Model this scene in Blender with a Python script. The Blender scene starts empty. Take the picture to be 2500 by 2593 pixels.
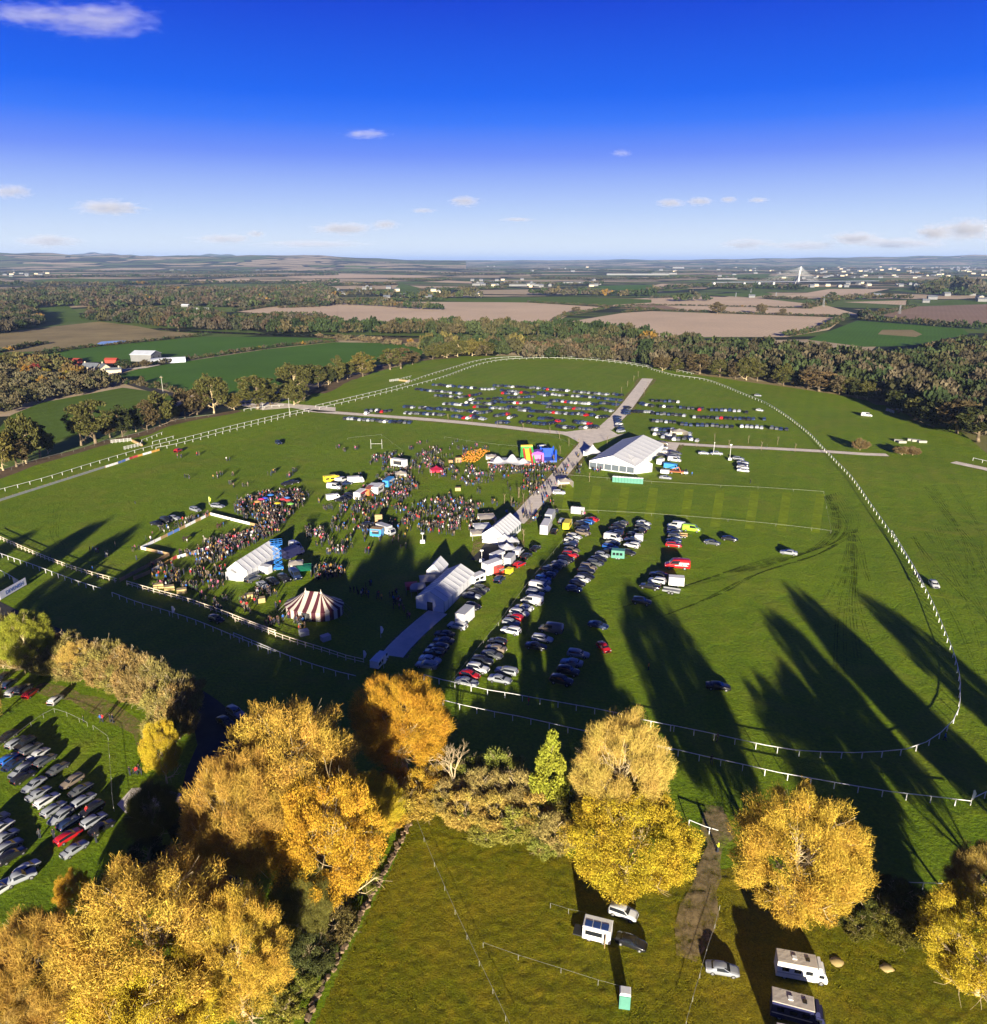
import bpy, math, random
import numpy as np
from mathutils import Vector, Matrix
random.seed(7); NR = np.random.default_rng(11)
S = bpy.context.scene; COL = S.collection
R = math.radians
# ------------------------------------------------------------------ camera, sky, sun, exposure
CAM_H = 78.0; FPX = 1918.0; PW, PH = 2500.0, 2593.0; HORIZON = 657.5
PITCH = math.atan((PH/2-HORIZON)/FPX)
cd = bpy.data.cameras.new('camera'); cam = bpy.data.objects.new('camera', cd); COL.objects.link(cam)
cam.location = (0, 0, CAM_H); cam.rotation_euler = (R(90)-PITCH, 0, 0)
cd.sensor_fit = 'HORIZONTAL'; cd.sensor_width = 36.0; cd.lens = 36.0*FPX/PW
cd.clip_start = 1.0; cd.clip_end = 200000.0
S.camera = cam
SUN_EL, SUN_AZ = 10.2, 0.6          # sun low behind the camera; azimuth of the shadows from +Y, degrees to the left
W = bpy.data.worlds.new('World'); S.world = W; W.use_nodes = True
nt = W.node_tree; nt.nodes.clear()
sky = nt.nodes.new('ShaderNodeTexSky'); sky.sky_type = 'NISHITA'; sky.sun_disc = False
sky.sun_elevation = R(SUN_EL); sky.sun_rotation = R(180+SUN_AZ)
sky.altitude = 80; sky.air_density = 1.0; sky.dust_density = 0.4; sky.ozone_density = 3.0
EXPOSURE = 1.45
# the sky of a clear autumn afternoon opposite a low sun: pale at the horizon, deep blue at 15 degrees, darkened above that to cut blue light on the ground, the same all the way round
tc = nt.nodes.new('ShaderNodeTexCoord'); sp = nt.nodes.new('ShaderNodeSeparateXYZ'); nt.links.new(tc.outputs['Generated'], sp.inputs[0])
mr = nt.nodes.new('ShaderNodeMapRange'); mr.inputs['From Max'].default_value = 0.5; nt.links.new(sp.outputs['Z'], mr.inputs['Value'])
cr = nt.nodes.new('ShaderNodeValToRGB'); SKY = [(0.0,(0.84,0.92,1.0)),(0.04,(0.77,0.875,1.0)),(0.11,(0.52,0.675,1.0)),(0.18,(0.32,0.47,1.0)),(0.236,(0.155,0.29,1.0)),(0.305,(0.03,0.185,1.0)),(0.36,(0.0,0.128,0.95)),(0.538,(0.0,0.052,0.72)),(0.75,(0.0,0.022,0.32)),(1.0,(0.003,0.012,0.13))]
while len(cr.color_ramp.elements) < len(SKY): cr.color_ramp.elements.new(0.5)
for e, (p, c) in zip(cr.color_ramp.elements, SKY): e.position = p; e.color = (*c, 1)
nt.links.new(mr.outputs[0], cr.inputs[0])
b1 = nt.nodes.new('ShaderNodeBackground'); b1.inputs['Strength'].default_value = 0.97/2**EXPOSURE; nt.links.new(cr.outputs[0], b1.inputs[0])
b2 = nt.nodes.new('ShaderNodeBackground'); b2.inputs['Strength'].default_value = 0.05; nt.links.new(sky.outputs[0], b2.inputs[0])
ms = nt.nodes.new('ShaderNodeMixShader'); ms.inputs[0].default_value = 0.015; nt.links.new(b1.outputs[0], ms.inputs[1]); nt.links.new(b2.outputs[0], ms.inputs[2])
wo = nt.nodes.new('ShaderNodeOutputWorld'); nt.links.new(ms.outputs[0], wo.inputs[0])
sd = bpy.data.lights.new('sun', 'SUN'); sd.energy = 5.0; sd.angle = R(0.7); sd.color = (1.0, 0.90, 0.72)
sun = bpy.data.objects.new('sun', sd); COL.objects.link(sun)
sun.rotation_euler = (R(90-SUN_EL), 0, R(SUN_AZ))
S.view_settings.view_transform = 'Standard'; S.view_settings.look = 'None'
S.view_settings.exposure = EXPOSURE; S.view_settings.gamma = 1.0; S.view_settings.use_curve_mapping = False
S.cycles.max_bounces = 5; S.cycles.diffuse_bounces = 2; S.cycles.glossy_bounces = 2; S.cycles.transparent_max_bounces = 12
S.cycles.volume_bounces = 0; S.cycles.use_denoising = True
# ------------------------------------------------------------------ from the photograph's points to places on the ground
CP, SP = math.cos(PITCH), math.sin(PITCH)
def ray(px, py):
    a, b = (px-PW/2)/FPX, (PH/2-py)/FPX
    return (a, CP+b*SP, -SP+b*CP)
def G(px, py, z=0.0):
    d = ray(px, py); t = (z-CAM_H)/d[2]
    return Vector((d[0]*t, d[1]*t, z))
def scale_at(py):                       # photograph pixels to a metre at the ground seen in that row
    return (py-HORIZON)*CP/CAM_H
def height_to(px, py, ytop):            # height of an upright thing based at (px, py) whose top shows in row ytop
    g = G(px, py); d = ray(px, ytop)
    t = g.y/d[1]
    return CAM_H+d[2]*t
class View:
    def __init__(s, ox, oy, k): s.o = (ox, oy, k)
    def px(s, x, y): return (s.o[0]+x/s.o[2], s.o[1]+y/s.o[2])
    def __call__(s, x, y, z=0.0): return G(*s.px(x, y), z)
k1 = 1890/850
V1 = View(0,600,k1); V2 = View(800,600,k1); V3 = View(1650,600,k1); V4 = View(0,1000,k1); V5 = View(800,900,k1); V6 = View(1650,1000,k1)
W1 = View(0,1200,2.7); W2 = View(600,1250,2.7); W3 = View(1100,1200,2.7); W4 = View(1000,1550,2.7); W5 = View(1700,1350,2.3625)
W6 = View(0,1500,2.7); W7 = View(1300,2100,1.575); W8 = View(0,1900,1890/1300); F = View(0,0,0.756)
# ------------------------------------------------------------------ objects
def tag(o, label=None, cat=None, group=None, kind=None):
    if label: o['label'] = label
    if cat: o['category'] = cat
    if group: o['group'] = group
    if kind: o['kind'] = kind
    return o
def link(name, me, parent=None, loc=None, rz=0.0, sc=None, color=None):
    o = bpy.data.objects.new(name, me); COL.objects.link(o)
    if parent is not None: o.parent = parent
    if loc is not None: o.location = loc
    if rz: o.rotation_euler = (0, 0, rz)
    if sc is not None: o.scale = (sc, sc, sc) if not hasattr(sc, '__len__') else sc
    if color is not None: o.color = (*color, 1)
    return o
def thing(name, loc, rz, label, cat, group=None):
    o = link(name, None, None, loc, rz); o.empty_display_size = 0.5
    return tag(o, label, cat, group)
class MB:
    def __init__(s): s.v = []; s.f = []; s.m = []
    def add(s, vs, fs, mi=0):
        b = len(s.v); s.v += [tuple(p) for p in vs]; s.f += [tuple(i+b for i in f) for f in fs]; s.m += [mi]*len(fs); return s
    def box(s, x0, x1, y0, y1, z0, z1, mi=0, tx=0.0, ty=0.0):     # tx, ty: inset of the top
        v = [(x0,y0,z0),(x1,y0,z0),(x1,y1,z0),(x0,y1,z0),(x0+tx,y0+ty,z1),(x1-tx,y0+ty,z1),(x1-tx,y1-ty,z1),(x0+tx,y1-ty,z1)]
        return s.add(v, [(3,2,1,0),(4,5,6,7),(0,1,5,4),(1,2,6,5),(2,3,7,6),(3,0,4,7)], mi)
    def prism(s, prof, y0, y1, mi=0, y0b=None):     # profile in xz extruded along y
        n = len(prof); v = [(x,y0,z) for x,z in prof]+[(x,y1,z) for x,z in prof]
        f = [tuple(range(n)), tuple(range(2*n-1, n-1, -1))]+[(i, n+i, n+(i+1)%n, (i+1)%n) for i in range(n)]
        return s.add(v, f, mi)
    def tube(s, p, q, r0, r1=None, n=6, mi=0, cap=True):
        p, q = Vector(p), Vector(q); r1 = r0 if r1 is None else r1
        d = q-p
        if d.length < 1e-6: return s
        d.normalize(); a = d.orthogonal().normalized(); b = d.cross(a)
        v = []
        for c, r in ((p, r0), (q, r1)):
            for i in range(n):
                t = 2*math.pi*i/n; v.append(c+a*(r*math.cos(t))+b*(r*math.sin(t)))
        f = [(i, (i+1)%n, n+(i+1)%n, n+i) for i in range(n)]
        if cap: f += [tuple(range(n-1,-1,-1)), tuple(range(n, 2*n))]
        return s.add(v, f, mi)
    def path(s, pts, r, n=5, mi=0):
        for a, b in zip(pts[:-1], pts[1:]): s.tube(a, b, r, r, n, mi)
        return s
    def mesh(s, name, mats, smooth=False):
        me = bpy.data.meshes.new(name); me.from_pydata(s.v, [], s.f)
        for m in (mats if isinstance(mats, (list, tuple)) else [mats]): me.materials.append(m)
        if any(s.m): me.polygons.foreach_set('material_index', s.m)
        if smooth: me.polygons.foreach_set('use_smooth', [True]*len(s.f))
        me.update(); return me
def quads_mesh(name, V, mats, mi=None, smooth=False, tri=False):     # V: (n*4, 3) corner array
    V = np.asarray(V, dtype=np.float32).reshape(-1, 3); k = 3 if tri else 4; n = len(V)//k
    me = bpy.data.meshes.new(name); me.vertices.add(n*k); me.vertices.foreach_set('co', V.ravel())
    me.loops.add(n*k); me.loops.foreach_set('vertex_index', np.arange(n*k, dtype=np.int32))
    me.polygons.add(n); me.polygons.foreach_set('loop_start', np.arange(0, n*k, k, dtype=np.int32))
    for m in (mats if isinstance(mats, (list, tuple)) else [mats]): me.materials.append(m)
    if mi is not None: me.polygons.foreach_set('material_index', np.asarray(mi, dtype=np.int32))
    if smooth: me.polygons.foreach_set('use_smooth', np.ones(n, dtype=bool))
    me.update(calc_edges=True); return me
# ------------------------------------------------------------------ materials
class N:
    def __init__(s, name, rough=0.7, spec=0.3):
        s.m = bpy.data.materials.new(name); s.m.use_nodes = True; s.t = s.m.node_tree
        s.b = s.t.nodes['Principled BSDF']; s.b.inputs['Roughness'].default_value = rough
        s.b.inputs['Specular IOR Level'].default_value = spec
    def n(s, kind, **kw):
        x = s.t.nodes.new('ShaderNode'+kind)
        for a, b in kw.items(): setattr(x, a, b)
        return x
    def l(s, a, b): s.t.links.new(a, b)
    def coord(s, kind='Object'): return s.n('TexCoord').outputs[kind]
    def pos(s): return s.n('NewGeometry').outputs['Position']
    def noise(s, vec, scale, detail=4, rough=0.6, dist=0.0):
        x = s.n('TexNoise'); x.inputs['Scale'].default_value = scale; x.inputs['Detail'].default_value = detail
        x.inputs['Roughness'].default_value = rough; x.inputs['Distortion'].default_value = dist
        s.l(vec, x.inputs['Vector']); return x.outputs['Fac']
    def ramp(s, fac, stops):
        r = s.n('ValToRGB'); e = r.color_ramp.elements
        while len(e) < len(stops): e.new(0.5)
        for el, (p, c) in zip(e, stops): el.position = p; el.color = (*c, 1) if len(c) == 3 else c
        s.l(fac, r.inputs[0]); return r.outputs['Color']
    def mix(s, a, b, fac, mode='MIX'):
        x = s.n('Mix', data_type='RGBA', blend_type=mode)
        for sock, val in ((x.inputs[0], fac), (x.inputs[6], a), (x.inputs[7], b)):
            if hasattr(val, 'is_output'): s.l(val, sock)
            elif isinstance(val, tuple): sock.default_value = (*val, 1)
            else: sock.default_value = val
        return x.outputs[2]
    def math(s, op, a, b=0.0):
        x = s.n('Math', operation=op)
        for sock, val in ((x.inputs[0], a), (x.inputs[1], b)):
            if hasattr(val, 'is_output'): s.l(val, sock)
            else: sock.default_value = val
        return x.outputs[0]
    def bump(s, h, strength=0.5, dist=0.1):
        x = s.n('Bump'); x.inputs['Strength'].default_value = strength; x.inputs['Distance'].default_value = dist
        s.l(h, x.inputs['Height']); s.l(x.outputs[0], s.b.inputs['Normal']); return s
    def col(s, c):
        if hasattr(c, 'is_output'): s.l(c, s.b.inputs['Base Color'])
        else: s.b.inputs['Base Color'].default_value = (*c, 1)
        return s
def plain(name, c, rough=0.7, var=0.12, scale=3.0, spec=0.3, metal=0.0):
    a = N(name, rough, spec); f = a.noise(a.coord(), scale, 4)
    a.col(a.ramp(f, [(0.3, tuple(x*(1-var) for x in c)), (0.7, tuple(min(1, x*(1+var)) for x in c))]))
    a.b.inputs['Metallic'].default_value = metal
    return a.m
def objcol(name, rough=0.4, spec=0.5, coat=0.0, dirt=0.15, hue=0.0, metal=0.0):       # colour comes from the object
    a = N(name, rough, spec); oi = a.n('ObjectInfo')
    f = a.noise(a.coord(), 2.5, 3)
    a.col(a.mix(oi.outputs['Color'], a.mix(oi.outputs['Color'], (0.5,0.5,0.5), 1.0, 'MULTIPLY'), a.math('MULTIPLY', f, dirt*2)))
    a.b.inputs['Coat Weight'].default_value = coat; a.b.inputs['Coat Roughness'].default_value = 0.08; a.b.inputs['Metallic'].default_value = metal
    return a.m
# ------------------------------------------------------------------ the ground
def grass_mat(name, c0, c1, c2, bump=1.0, far=False):
    a = N(name, 0.85, 0.15); p = a.pos()
    big = a.noise(p, 0.018, 5, 0.6); mid = a.noise(p, 0.18, 6, 0.7, 0.5); fine = a.noise(p, 1.6, 5, 0.75)
    c = a.mix(a.ramp(big, [(0.3, c0), (0.7, c1)]), c2, a.math('MULTIPLY', a.math('POWER', mid, 2.0), 0.9))
    c = a.mix(c, a.ramp(fine, [(0.28, (0.4,0.42,0.35)), (0.72, (1.5,1.45,1.25))]), 0.8, 'MULTIPLY')
    wv = a.n('TexWave', wave_type='BANDS', bands_direction='DIAGONAL'); wv.inputs['Scale'].default_value = 0.35
    wv.inputs['Distortion'].default_value = 9; wv.inputs['Detail'].default_value = 2; wv.inputs['Detail Scale'].default_value = 0.06
    a.l(p, wv.inputs['Vector'])
    c = a.mix(c, (0.8,0.85,0.7), a.math('MULTIPLY', a.math('POWER', wv.outputs['Fac'], 6.0), 0.35), 'MULTIPLY')
    worn = a.ramp(a.noise(p, 0.045, 6, 0.7, 1.0), [(0.50,(0,0,0)),(0.68,(1,1,1))])
    c = a.mix(c, (0.26,0.23,0.035), a.math('MULTIPLY', worn, 0.38))
    mp = a.n('Mapping'); mp.inputs['Rotation'].default_value = (0,0,0.42); a.l(p, mp.inputs['Vector'])
    mow = a.n('TexWave', wave_type='BANDS', bands_direction='X'); mow.inputs['Scale'].default_value = 0.045; mow.inputs['Distortion'].default_value = 0.6; mow.inputs['Detail'].default_value = 1; a.l(mp.outputs[0], mow.inputs['Vector'])
    c = a.mix(c, (0.86,0.90,0.84), a.math('MULTIPLY', mow.outputs['Fac'], 0.55), 'MULTIPLY')
    a.col(c)
    a.bump(a.math('ADD', a.math('MULTIPLY', fine, 0.5), mid), bump, 0.5)
    return a.m
def grass_far(name):
    """land beyond the racecourse: a patchwork of small fields and hedges that is too far to tell apart"""
    a = N(name, 0.9, 0.1); p = a.pos()
    mp = a.n('Mapping'); mp.inputs['Scale'].default_value = (0.0021, 0.0034, 0); mp.inputs['Rotation'].default_value = (0,0,0.35); a.l(p, mp.inputs['Vector'])
    wob = a.n('Mix', data_type='VECTOR')
    vo = a.n('TexVoronoi', feature='F1', distance='EUCLIDEAN'); vo.inputs['Randomness'].default_value = 0.85; vo.inputs['Scale'].default_value = 1.0
    ve = a.n('TexVoronoi', feature='DISTANCE_TO_EDGE'); ve.inputs['Randomness'].default_value = 0.85; ve.inputs['Scale'].default_value = 1.0
    a.l(mp.outputs[0], vo.inputs['Vector']); a.l(mp.outputs[0], ve.inputs['Vector'])
    sx = a.n('SeparateColor'); a.l(vo.outputs['Color'], sx.inputs[0])
    c = a.ramp(sx.outputs[0], [(0.0,(0.11,0.16,0.03)),(0.22,(0.145,0.20,0.035)),(0.38,(0.21,0.20,0.07)),(0.47,(0.56,0.43,0.27)),(0.66,(0.12,0.17,0.035)),(0.76,(0.50,0.39,0.24)),(0.95,(0.16,0.17,0.05))])
    for r in c.node.color_ramp.elements: pass
    c.node.color_ramp.interpolation = 'CONSTANT'
    hedge = a.math('LESS_THAN', ve.outputs['Distance'], 0.05)
    c = a.mix(c, (0.022,0.028,0.012), hedge)
    woods = a.ramp(a.noise(p, 0.0011, 5, 0.6), [(0.54,(0,0,0)),(0.59,(1,1,1))])
    c = a.mix(c, a.ramp(a.noise(p, 0.03, 4), [(0.3,(0.015,0.022,0.010)),(0.7,(0.045,0.045,0.02))]), woods)
    c = a.mix(c, a.ramp(a.noise(p, 0.05, 4), [(0.3,(0.75,0.75,0.75)),(0.7,(1.2,1.2,1.2))]), 0.8, 'MULTIPLY')
    a.col(c); return a.m
M = {}
M['turf'] = grass_mat('turf', (0.098,0.188,0.004), (0.158,0.268,0.006), (0.285,0.305,0.014))
M['farland'] = grass_far('farland')
def field_mat(name, c, var=0.25, scale=0.02, rows=0.0, bump=0.6):
    a = N(name, 0.9, 0.1); p = a.pos()
    f = a.noise(p, scale, 5, 0.65); g = a.noise(p, 0.5, 4)
    col = a.ramp(f, [(0.25, tuple(x*(1-var) for x in c)), (0.75, tuple(x*(1+var) for x in c))])
    col = a.mix(col, a.ramp(g, [(0.3,(0.8,0.8,0.8)),(0.7,(1.15,1.15,1.15))]), 0.6, 'MULTIPLY')
    if rows:
        wv = a.n('TexWave', wave_type='BANDS', bands_direction='X'); wv.inputs['Scale'].default_value = rows; wv.inputs['Distortion'].default_value = 1.5
        mp = a.n('Mapping'); mp.inputs['Rotation'].default_value = (0,0,0.5); a.l(p, mp.inputs['Vector']); a.l(mp.outputs[0], wv.inputs['Vector'])
        col = a.mix(col, (0.82,0.8,0.78), a.math('MULTIPLY', wv.outputs['Fac'], 0.4), 'MULTIPLY')
    a.col(col); a.bump(g, bump, 0.4); return a.m
M['stubble'] = field_mat('stubble', (0.70,0.525,0.35), 0.12, 0.006, 0.06)
M['plough'] = field_mat('plough', (0.33,0.22,0.15), 0.15, 0.008, 0.05)
M['pasture'] = field_mat('pasture', (0.105,0.17,0.016), 0.2, 0.01, 0.03)
M['winter_crop'] = field_mat('winter_crop', (0.078,0.175,0.014), 0.2, 0.008, 0.08)
M['dry_grass'] = field_mat('dry_grass', (0.31,0.24,0.11), 0.3, 0.02)
M['rough_grass'] = field_mat('rough_grass', (0.16,0.155,0.045), 0.35, 0.02)
M['gravel'] = field_mat('gravel', (0.80,0.70,0.57), 0.12, 0.2, bump=0.3)
M['asphalt'] = field_mat('asphalt', (0.055,0.053,0.055), 0.2, 0.4, bump=0.2)
def fading(name, c, lo, hi):
    """ground cover that breaks up into the turf below"""
    a = N(name, 0.9, 0.1); p = a.pos(); a.col(a.ramp(a.noise(p, 2.5, 5, .7), [(.3, tuple(x*.5 for x in c)), (.7, tuple(x*1.3 for x in c))]))
    tr = a.n('BsdfTransparent'); mx = a.n('MixShader'); a.l(a.ramp(a.noise(p, .55, 6, .75), [(lo,(0,0,0)),(hi,(1,1,1))]), mx.inputs[0])
    a.l(tr.outputs[0], mx.inputs[1]); a.l(a.b.outputs[0], mx.inputs[2]); a.l(mx.outputs[0], a.t.nodes['Material Output'].inputs['Surface']); return a.m
M['leaf_litter'] = fading('leaf_litter', (0.34,0.25,0.12), .36, .62)
M['mud'] = fading('trampled_ground', (0.21,0.175,0.06), .5, .78)
M['dry_fringe'] = fading('dry_fringe', (0.36,0.27,0.11), .38, .66)
M['bare_earth'] = field_mat('bare_earth', (0.16,0.11,0.06), 0.35, 0.15)
def sheet(name, pts, mat, z, kind='structure'):
    me = bpy.data.meshes.new(name); me.from_pydata([(p.x,p.y,z) for p in pts], [], [tuple(range(len(pts)))]); me.materials.append(mat)
    me.update()
    if me.polygons[0].normal.z < 0: me.flip_normals()
    o = link(name, me); o['kind'] = kind; return o
def ribbon(name, pts, w, mat, z, kind='structure', jitter=0.0):
    L = []; Rr = []
    for i, p in enumerate(pts):
        a = pts[max(0,i-1)]; b = pts[min(len(pts)-1,i+1)]; d = (b-a); d.z = 0; d.normalize(); n = Vector((-d.y,d.x,0))
        ww = (w[i] if hasattr(w,'__len__') else w)/2*(1+random.uniform(-jitter,jitter))
        L.append(p+n*ww); Rr.append(p-n*ww)
    v = []
    for a, b in zip(L, Rr): v += [(a.x,a.y,z),(b.x,b.y,z)]
    me = bpy.data.meshes.new(name); me.from_pydata(v, [], [(2*i,2*i+1,2*i+3,2*i+2) for i in range(len(pts)-1)]); me.materials.append(mat); me.update()
    if me.polygons[0].normal.z < 0: me.flip_normals()
    o = link(name, me); o['kind'] = kind
    if name == 'gravel_track' and not hasattr(w,'__len__'): ribbon('verge', pts, w*1.45, M['dry_fringe'], z-0.004, jitter=0.35)
    return o
def smooth_path(pts, step=4.0):
    """Catmull-Rom through ground points, one point about every step metres"""
    P = [pts[0]*2-pts[1]]+list(pts)+[pts[-1]*2-pts[-2]]; out = []
    for i in range(1, len(P)-2):
        n = max(1, int((P[i+1]-P[i]).length/step))
        for k in range(n):
            t = k/n; a, b, c, d = P[i-1], P[i], P[i+1], P[i+2]
            out.append(0.5*((2*b)+(c-a)*t+(2*a-5*b+4*c-d)*t*t+(3*b-a-3*c+d)*t**3))
    out.append(P[-2]); return out
def vp(view, *pts): return [view(x, y) for x, y in pts]
# far land is one huge sheet; the racecourse plateau lies just above it
me = bpy.data.meshes.new('ground'); E = 90000
me.from_pydata([(-E,-600,-0.6),(E,-600,-0.6),(E,E,-0.6),(-E,E,-0.6)], [], [(0,1,2,3)]); me.materials.append(M['farland'])
link('ground', me)['kind'] = 'structure'
edge = vp(V4,(0,455),(420,330),(800,215),(1100,140),(1350,85)) + vp(V2,(0,880),(250,770),(500,705),(800,672),(1100,668),(1500,678),(1890,718)) + \
       vp(V3,(240,765),(500,800),(880,855),(1250,915),(1320,950),(1500,1025),(1750,1100)) + vp(V6,(1890,330))
ends = [edge[0], edge[-1]]
plateau = [Vector((-420,ends[0].y-40,0)), Vector((-380,-300,0)), Vector((420,-300,0)), Vector((460,ends[1].y,0))]
sheet('racecourse_turf', edge+plateau[::-1], M['turf'], 0.0)
# ------------------------------------------------------------------ fields, tracks, water and hills
zz = [-0.56]
def fld(mat, view, *pts, name='field'):
    zz[0] += 0.012
    return sheet(name, vp(view, *pts), M[mat], zz[0])
fld('stubble', V2, (-700,470),(-120,392),(130,362),(1180,366),(1600,392),(1640,402),(1420,440),(1300,500),(900,520),(300,500))
fld('stubble', V3, (-500,480),(-160,425),(0,415),(1090,452),(1000,520),(760,560),(0,560),(-400,540))
fld('stubble', V3, (-180,352),(0,340),(320,333),(620,345),(990,385),(1190,440),(600,432),(0,410),(-220,388))
fld('winter_crop', V3, (880,575),(1010,525),(1160,468),(1450,490),(1760,515),(1790,545),(1450,610),(1200,615))
fld('dry_grass', V3, (1275,545),(1300,520),(1470,520),(1525,545),(1490,560))
fld('plough', V3, (1290,440),(1480,390),(2100,370),(2200,480),(1750,500))
fld('stubble', V3, (740,335),(1000,292),(1340,291),(1180,322))
fld('stubble', V3, (-60,288),(60,262),(380,268),(300,290))
fld('pasture', V3, (1330,300),(1580,268),(1890,262),(1890,300),(1600,318))
fld('pasture', V3, (1560,380),(1700,352),(1890,356),(1890,376))
fld('stubble', V3, (1080,365),(1450,355),(1430,382))
fld('dry_grass', V3, (1310,240),(1890,222),(1890,240),(1400,250))
fld('pasture', V3, (250,240),(380,212),(680,206),(640,226))
fld('pasture', V3, (300,325),(600,305),(700,320),(560,338))
fld('dry_grass', V1, (-120,560),(180,515),(560,474),(770,500),(900,525),(1160,546),(700,595),(330,637),(0,648),(-200,650))
fld('winter_crop', V1, (60,690),(330,640),(700,600),(1150,560),(1500,560),(1890,568),(1890,588),(1500,625),(1000,695),(620,700),(300,700))
fld('winter_crop', V1, (610,785),(760,745),(1000,705),(1500,630),(1890,590),(2420,600),(2350,690),(1950,740),(1750,770),(1500,880),(1250,900),(900,850))
fld('pasture', V1, (-60,1130),(60,1000),(230,930),(690,845),(1000,885),(960,960),(600,1050),(250,1160))
fld('pasture', V1, (165,402),(380,383),(500,470),(330,480),(210,475))
fld('stubble', V1, (1320,418),(1620,380),(1900,374),(1900,440),(1700,445))
fld('rough_grass', V1, (1180,470),(1340,425),(1800,440),(1890,470),(1500,480))
fld('pasture', V1, (180,240),(400,232),(730,240),(560,268),(230,268))
fld('stubble', V1, (1035,242),(1400,232),(1430,248),(1200,256))
fld('stubble', V1, (1610,222),(1890,205),(1890,232),(1700,232))
fld('stubble', V2, (-120,262),(0,237),(290,262),(160,268))
fld('stubble', V2, (-90,222),(150,208),(740,218),(600,228),(0,232))
fld('stubble', V2, (600,252),(740,245),(1080,258),(900,262))
fld('pasture', V2, (440,290),(480,260),(600,290),(520,300))
fld('pasture', V2, (-20,362),(300,345),(1000,340),(1420,335),(1890,352),(1890,368),(1600,385),(1200,368),(200,358))
fld('plough', V2, (1700,400),(1900,372),(2060,405),(1900,412))
fld('rough_grass', V2, (150,182),(240,160),(540,160),(420,180))
fld('rough_grass', V2, (1000,575),(1240,590),(1210,612),(1040,600))
fld('bare_earth', V2, (-20,565),(300,560),(700,575),(900,585),(700,600),(200,580))
fld('winter_crop', V2, (1560,275),(1890,268),(1900,295),(1700,300))
fld('bare_earth', V2, (480,745),(780,672),(980,665),(960,685),(700,700))
# water
M['water'] = N('water', 0.08, 0.5).col((0.012,0.02,0.03)).m
zz[0] += 0.02
sheet('river', vp(V2,(-260,556),(0,548),(400,554),(760,558),(1240,572),(1600,600),(1850,632),(1830,640),(1560,612),(1200,584),(760,568),(0,558)), M['water'], zz[0])
sheet('river', vp(V1,(880,508),(1000,520),(1300,535),(1640,548),(1640,556),(1300,545),(950,530)), M['water'], zz[0])
a = N('pond_water', 0.05, 0.5); a.col((0.05,0.10,0.22)); M['pond'] = a.m
sheet('pond', vp(V1,(545,600),(570,588),(640,584),(705,582),(712,588),(640,604),(570,606)), M['pond'], zz[0]+0.01)
# tracks and roads: each sheet a little above the one below
Z1_, Z2_, Z3_ = 0.012, 0.024, 0.036
ribbon('gravel_track', smooth_path(vp(V2,(-60,975),(60,985),(300,1003),(560,1022),(800,1042),(1040,1066),(1250,1090),(1400,1104)),12), 6.0, M['gravel'], Z1_)
sheet('gravel_track', vp(V2,(1360,1103),(1560,1078),(1640,1075),(1700,1112))+vp(V5,(1740,440),(1640,475),(1590,490),(1500,500),(1420,455)), M['gravel'], Z2_)
ribbon('gravel_track', smooth_path(vp(V5,(1640,410),(1700,345),(1750,288),(1800,222),(1868,130)),14), [6.5]*60, M['gravel'], Z1_) if False else ribbon('gravel_track', smooth_path(vp(V5,(1625,415),(1700,345),(1750,288),(1800,222),(1868,130)),14), 7.5, M['gravel'], Z1_)
ribbon('gravel_track', smooth_path(vp(V5,(1530,485),(1480,545),(1400,640),(1330,720),(1255,800),(1180,885),(1120,940)),10), 6.2, M['gravel'], Z1_)
ribbon('gravel_track', smooth_path(vp(V5,(1790,474),(1890,488))+vp(V6,(150,275),(400,290),(650,300),(950,316),(1200,333),(1330,338)),14), 4.6, M['gravel'], Z1_)
ribbon('gravel_track', smooth_path(vp(V6,(1700,378),(1780,395),(1890,418),(2000,450)),10), 4.5, M['gravel'], Z1_)
ribbon('gravel_track', smooth_path(vp(V6,(125,275),(105,310),(85,350)),8), 5.0, M['gravel'], Z2_)
ribbon('gravel_track', smooth_path(vp(W2,(1375,810),(1290,880),(1200,960),(1110,1050),(1060,1110)),5), 5.0, M['gravel'], Z1_)
ribbon('gravel_track', smooth_path(vp(W3,(340,600),(400,540),(440,480),(470,440)),5), 8.0, M['asphalt'], Z1_)
ribbon('road', smooth_path(vp(W6,(-200,60),(100,210),(380,330),(640,420),(900,545),(1150,650),(1350,790),(1480,900),(1510,1020),(1440,1200),(1400,1420),(1440,1650),(1480,1900),(1440,2150)),6), [7]*400 if False else 7.5, M['asphalt'], Z2_)
sheet('gravel_track', vp(W6,(800,1450),(900,1340),(1050,1330),(1250,1380),(1430,1340),(1430,1420),(1200,1440),(1000,1480),(860,1510)), M['gravel'], Z1_)
ribbon('farm_road', smooth_path(vp(V1,(640,790),(760,832),(900,872),(1010,892),(1100,930)),16), 7, M['asphalt'], zz[0]+0.02)
ribbon('farm_road', smooth_path(vp(V1,(600,775),(700,745),(800,735),(880,718)),16), 8, M['gravel'], zz[0]+0.03)
sheet('gravel_track', vp(V4,(1340,55),(1480,85),(1640,72),(1790,95),(1890,95),(1890,70),(1700,55),(1500,40)), M['gravel'], Z1_)
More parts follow.
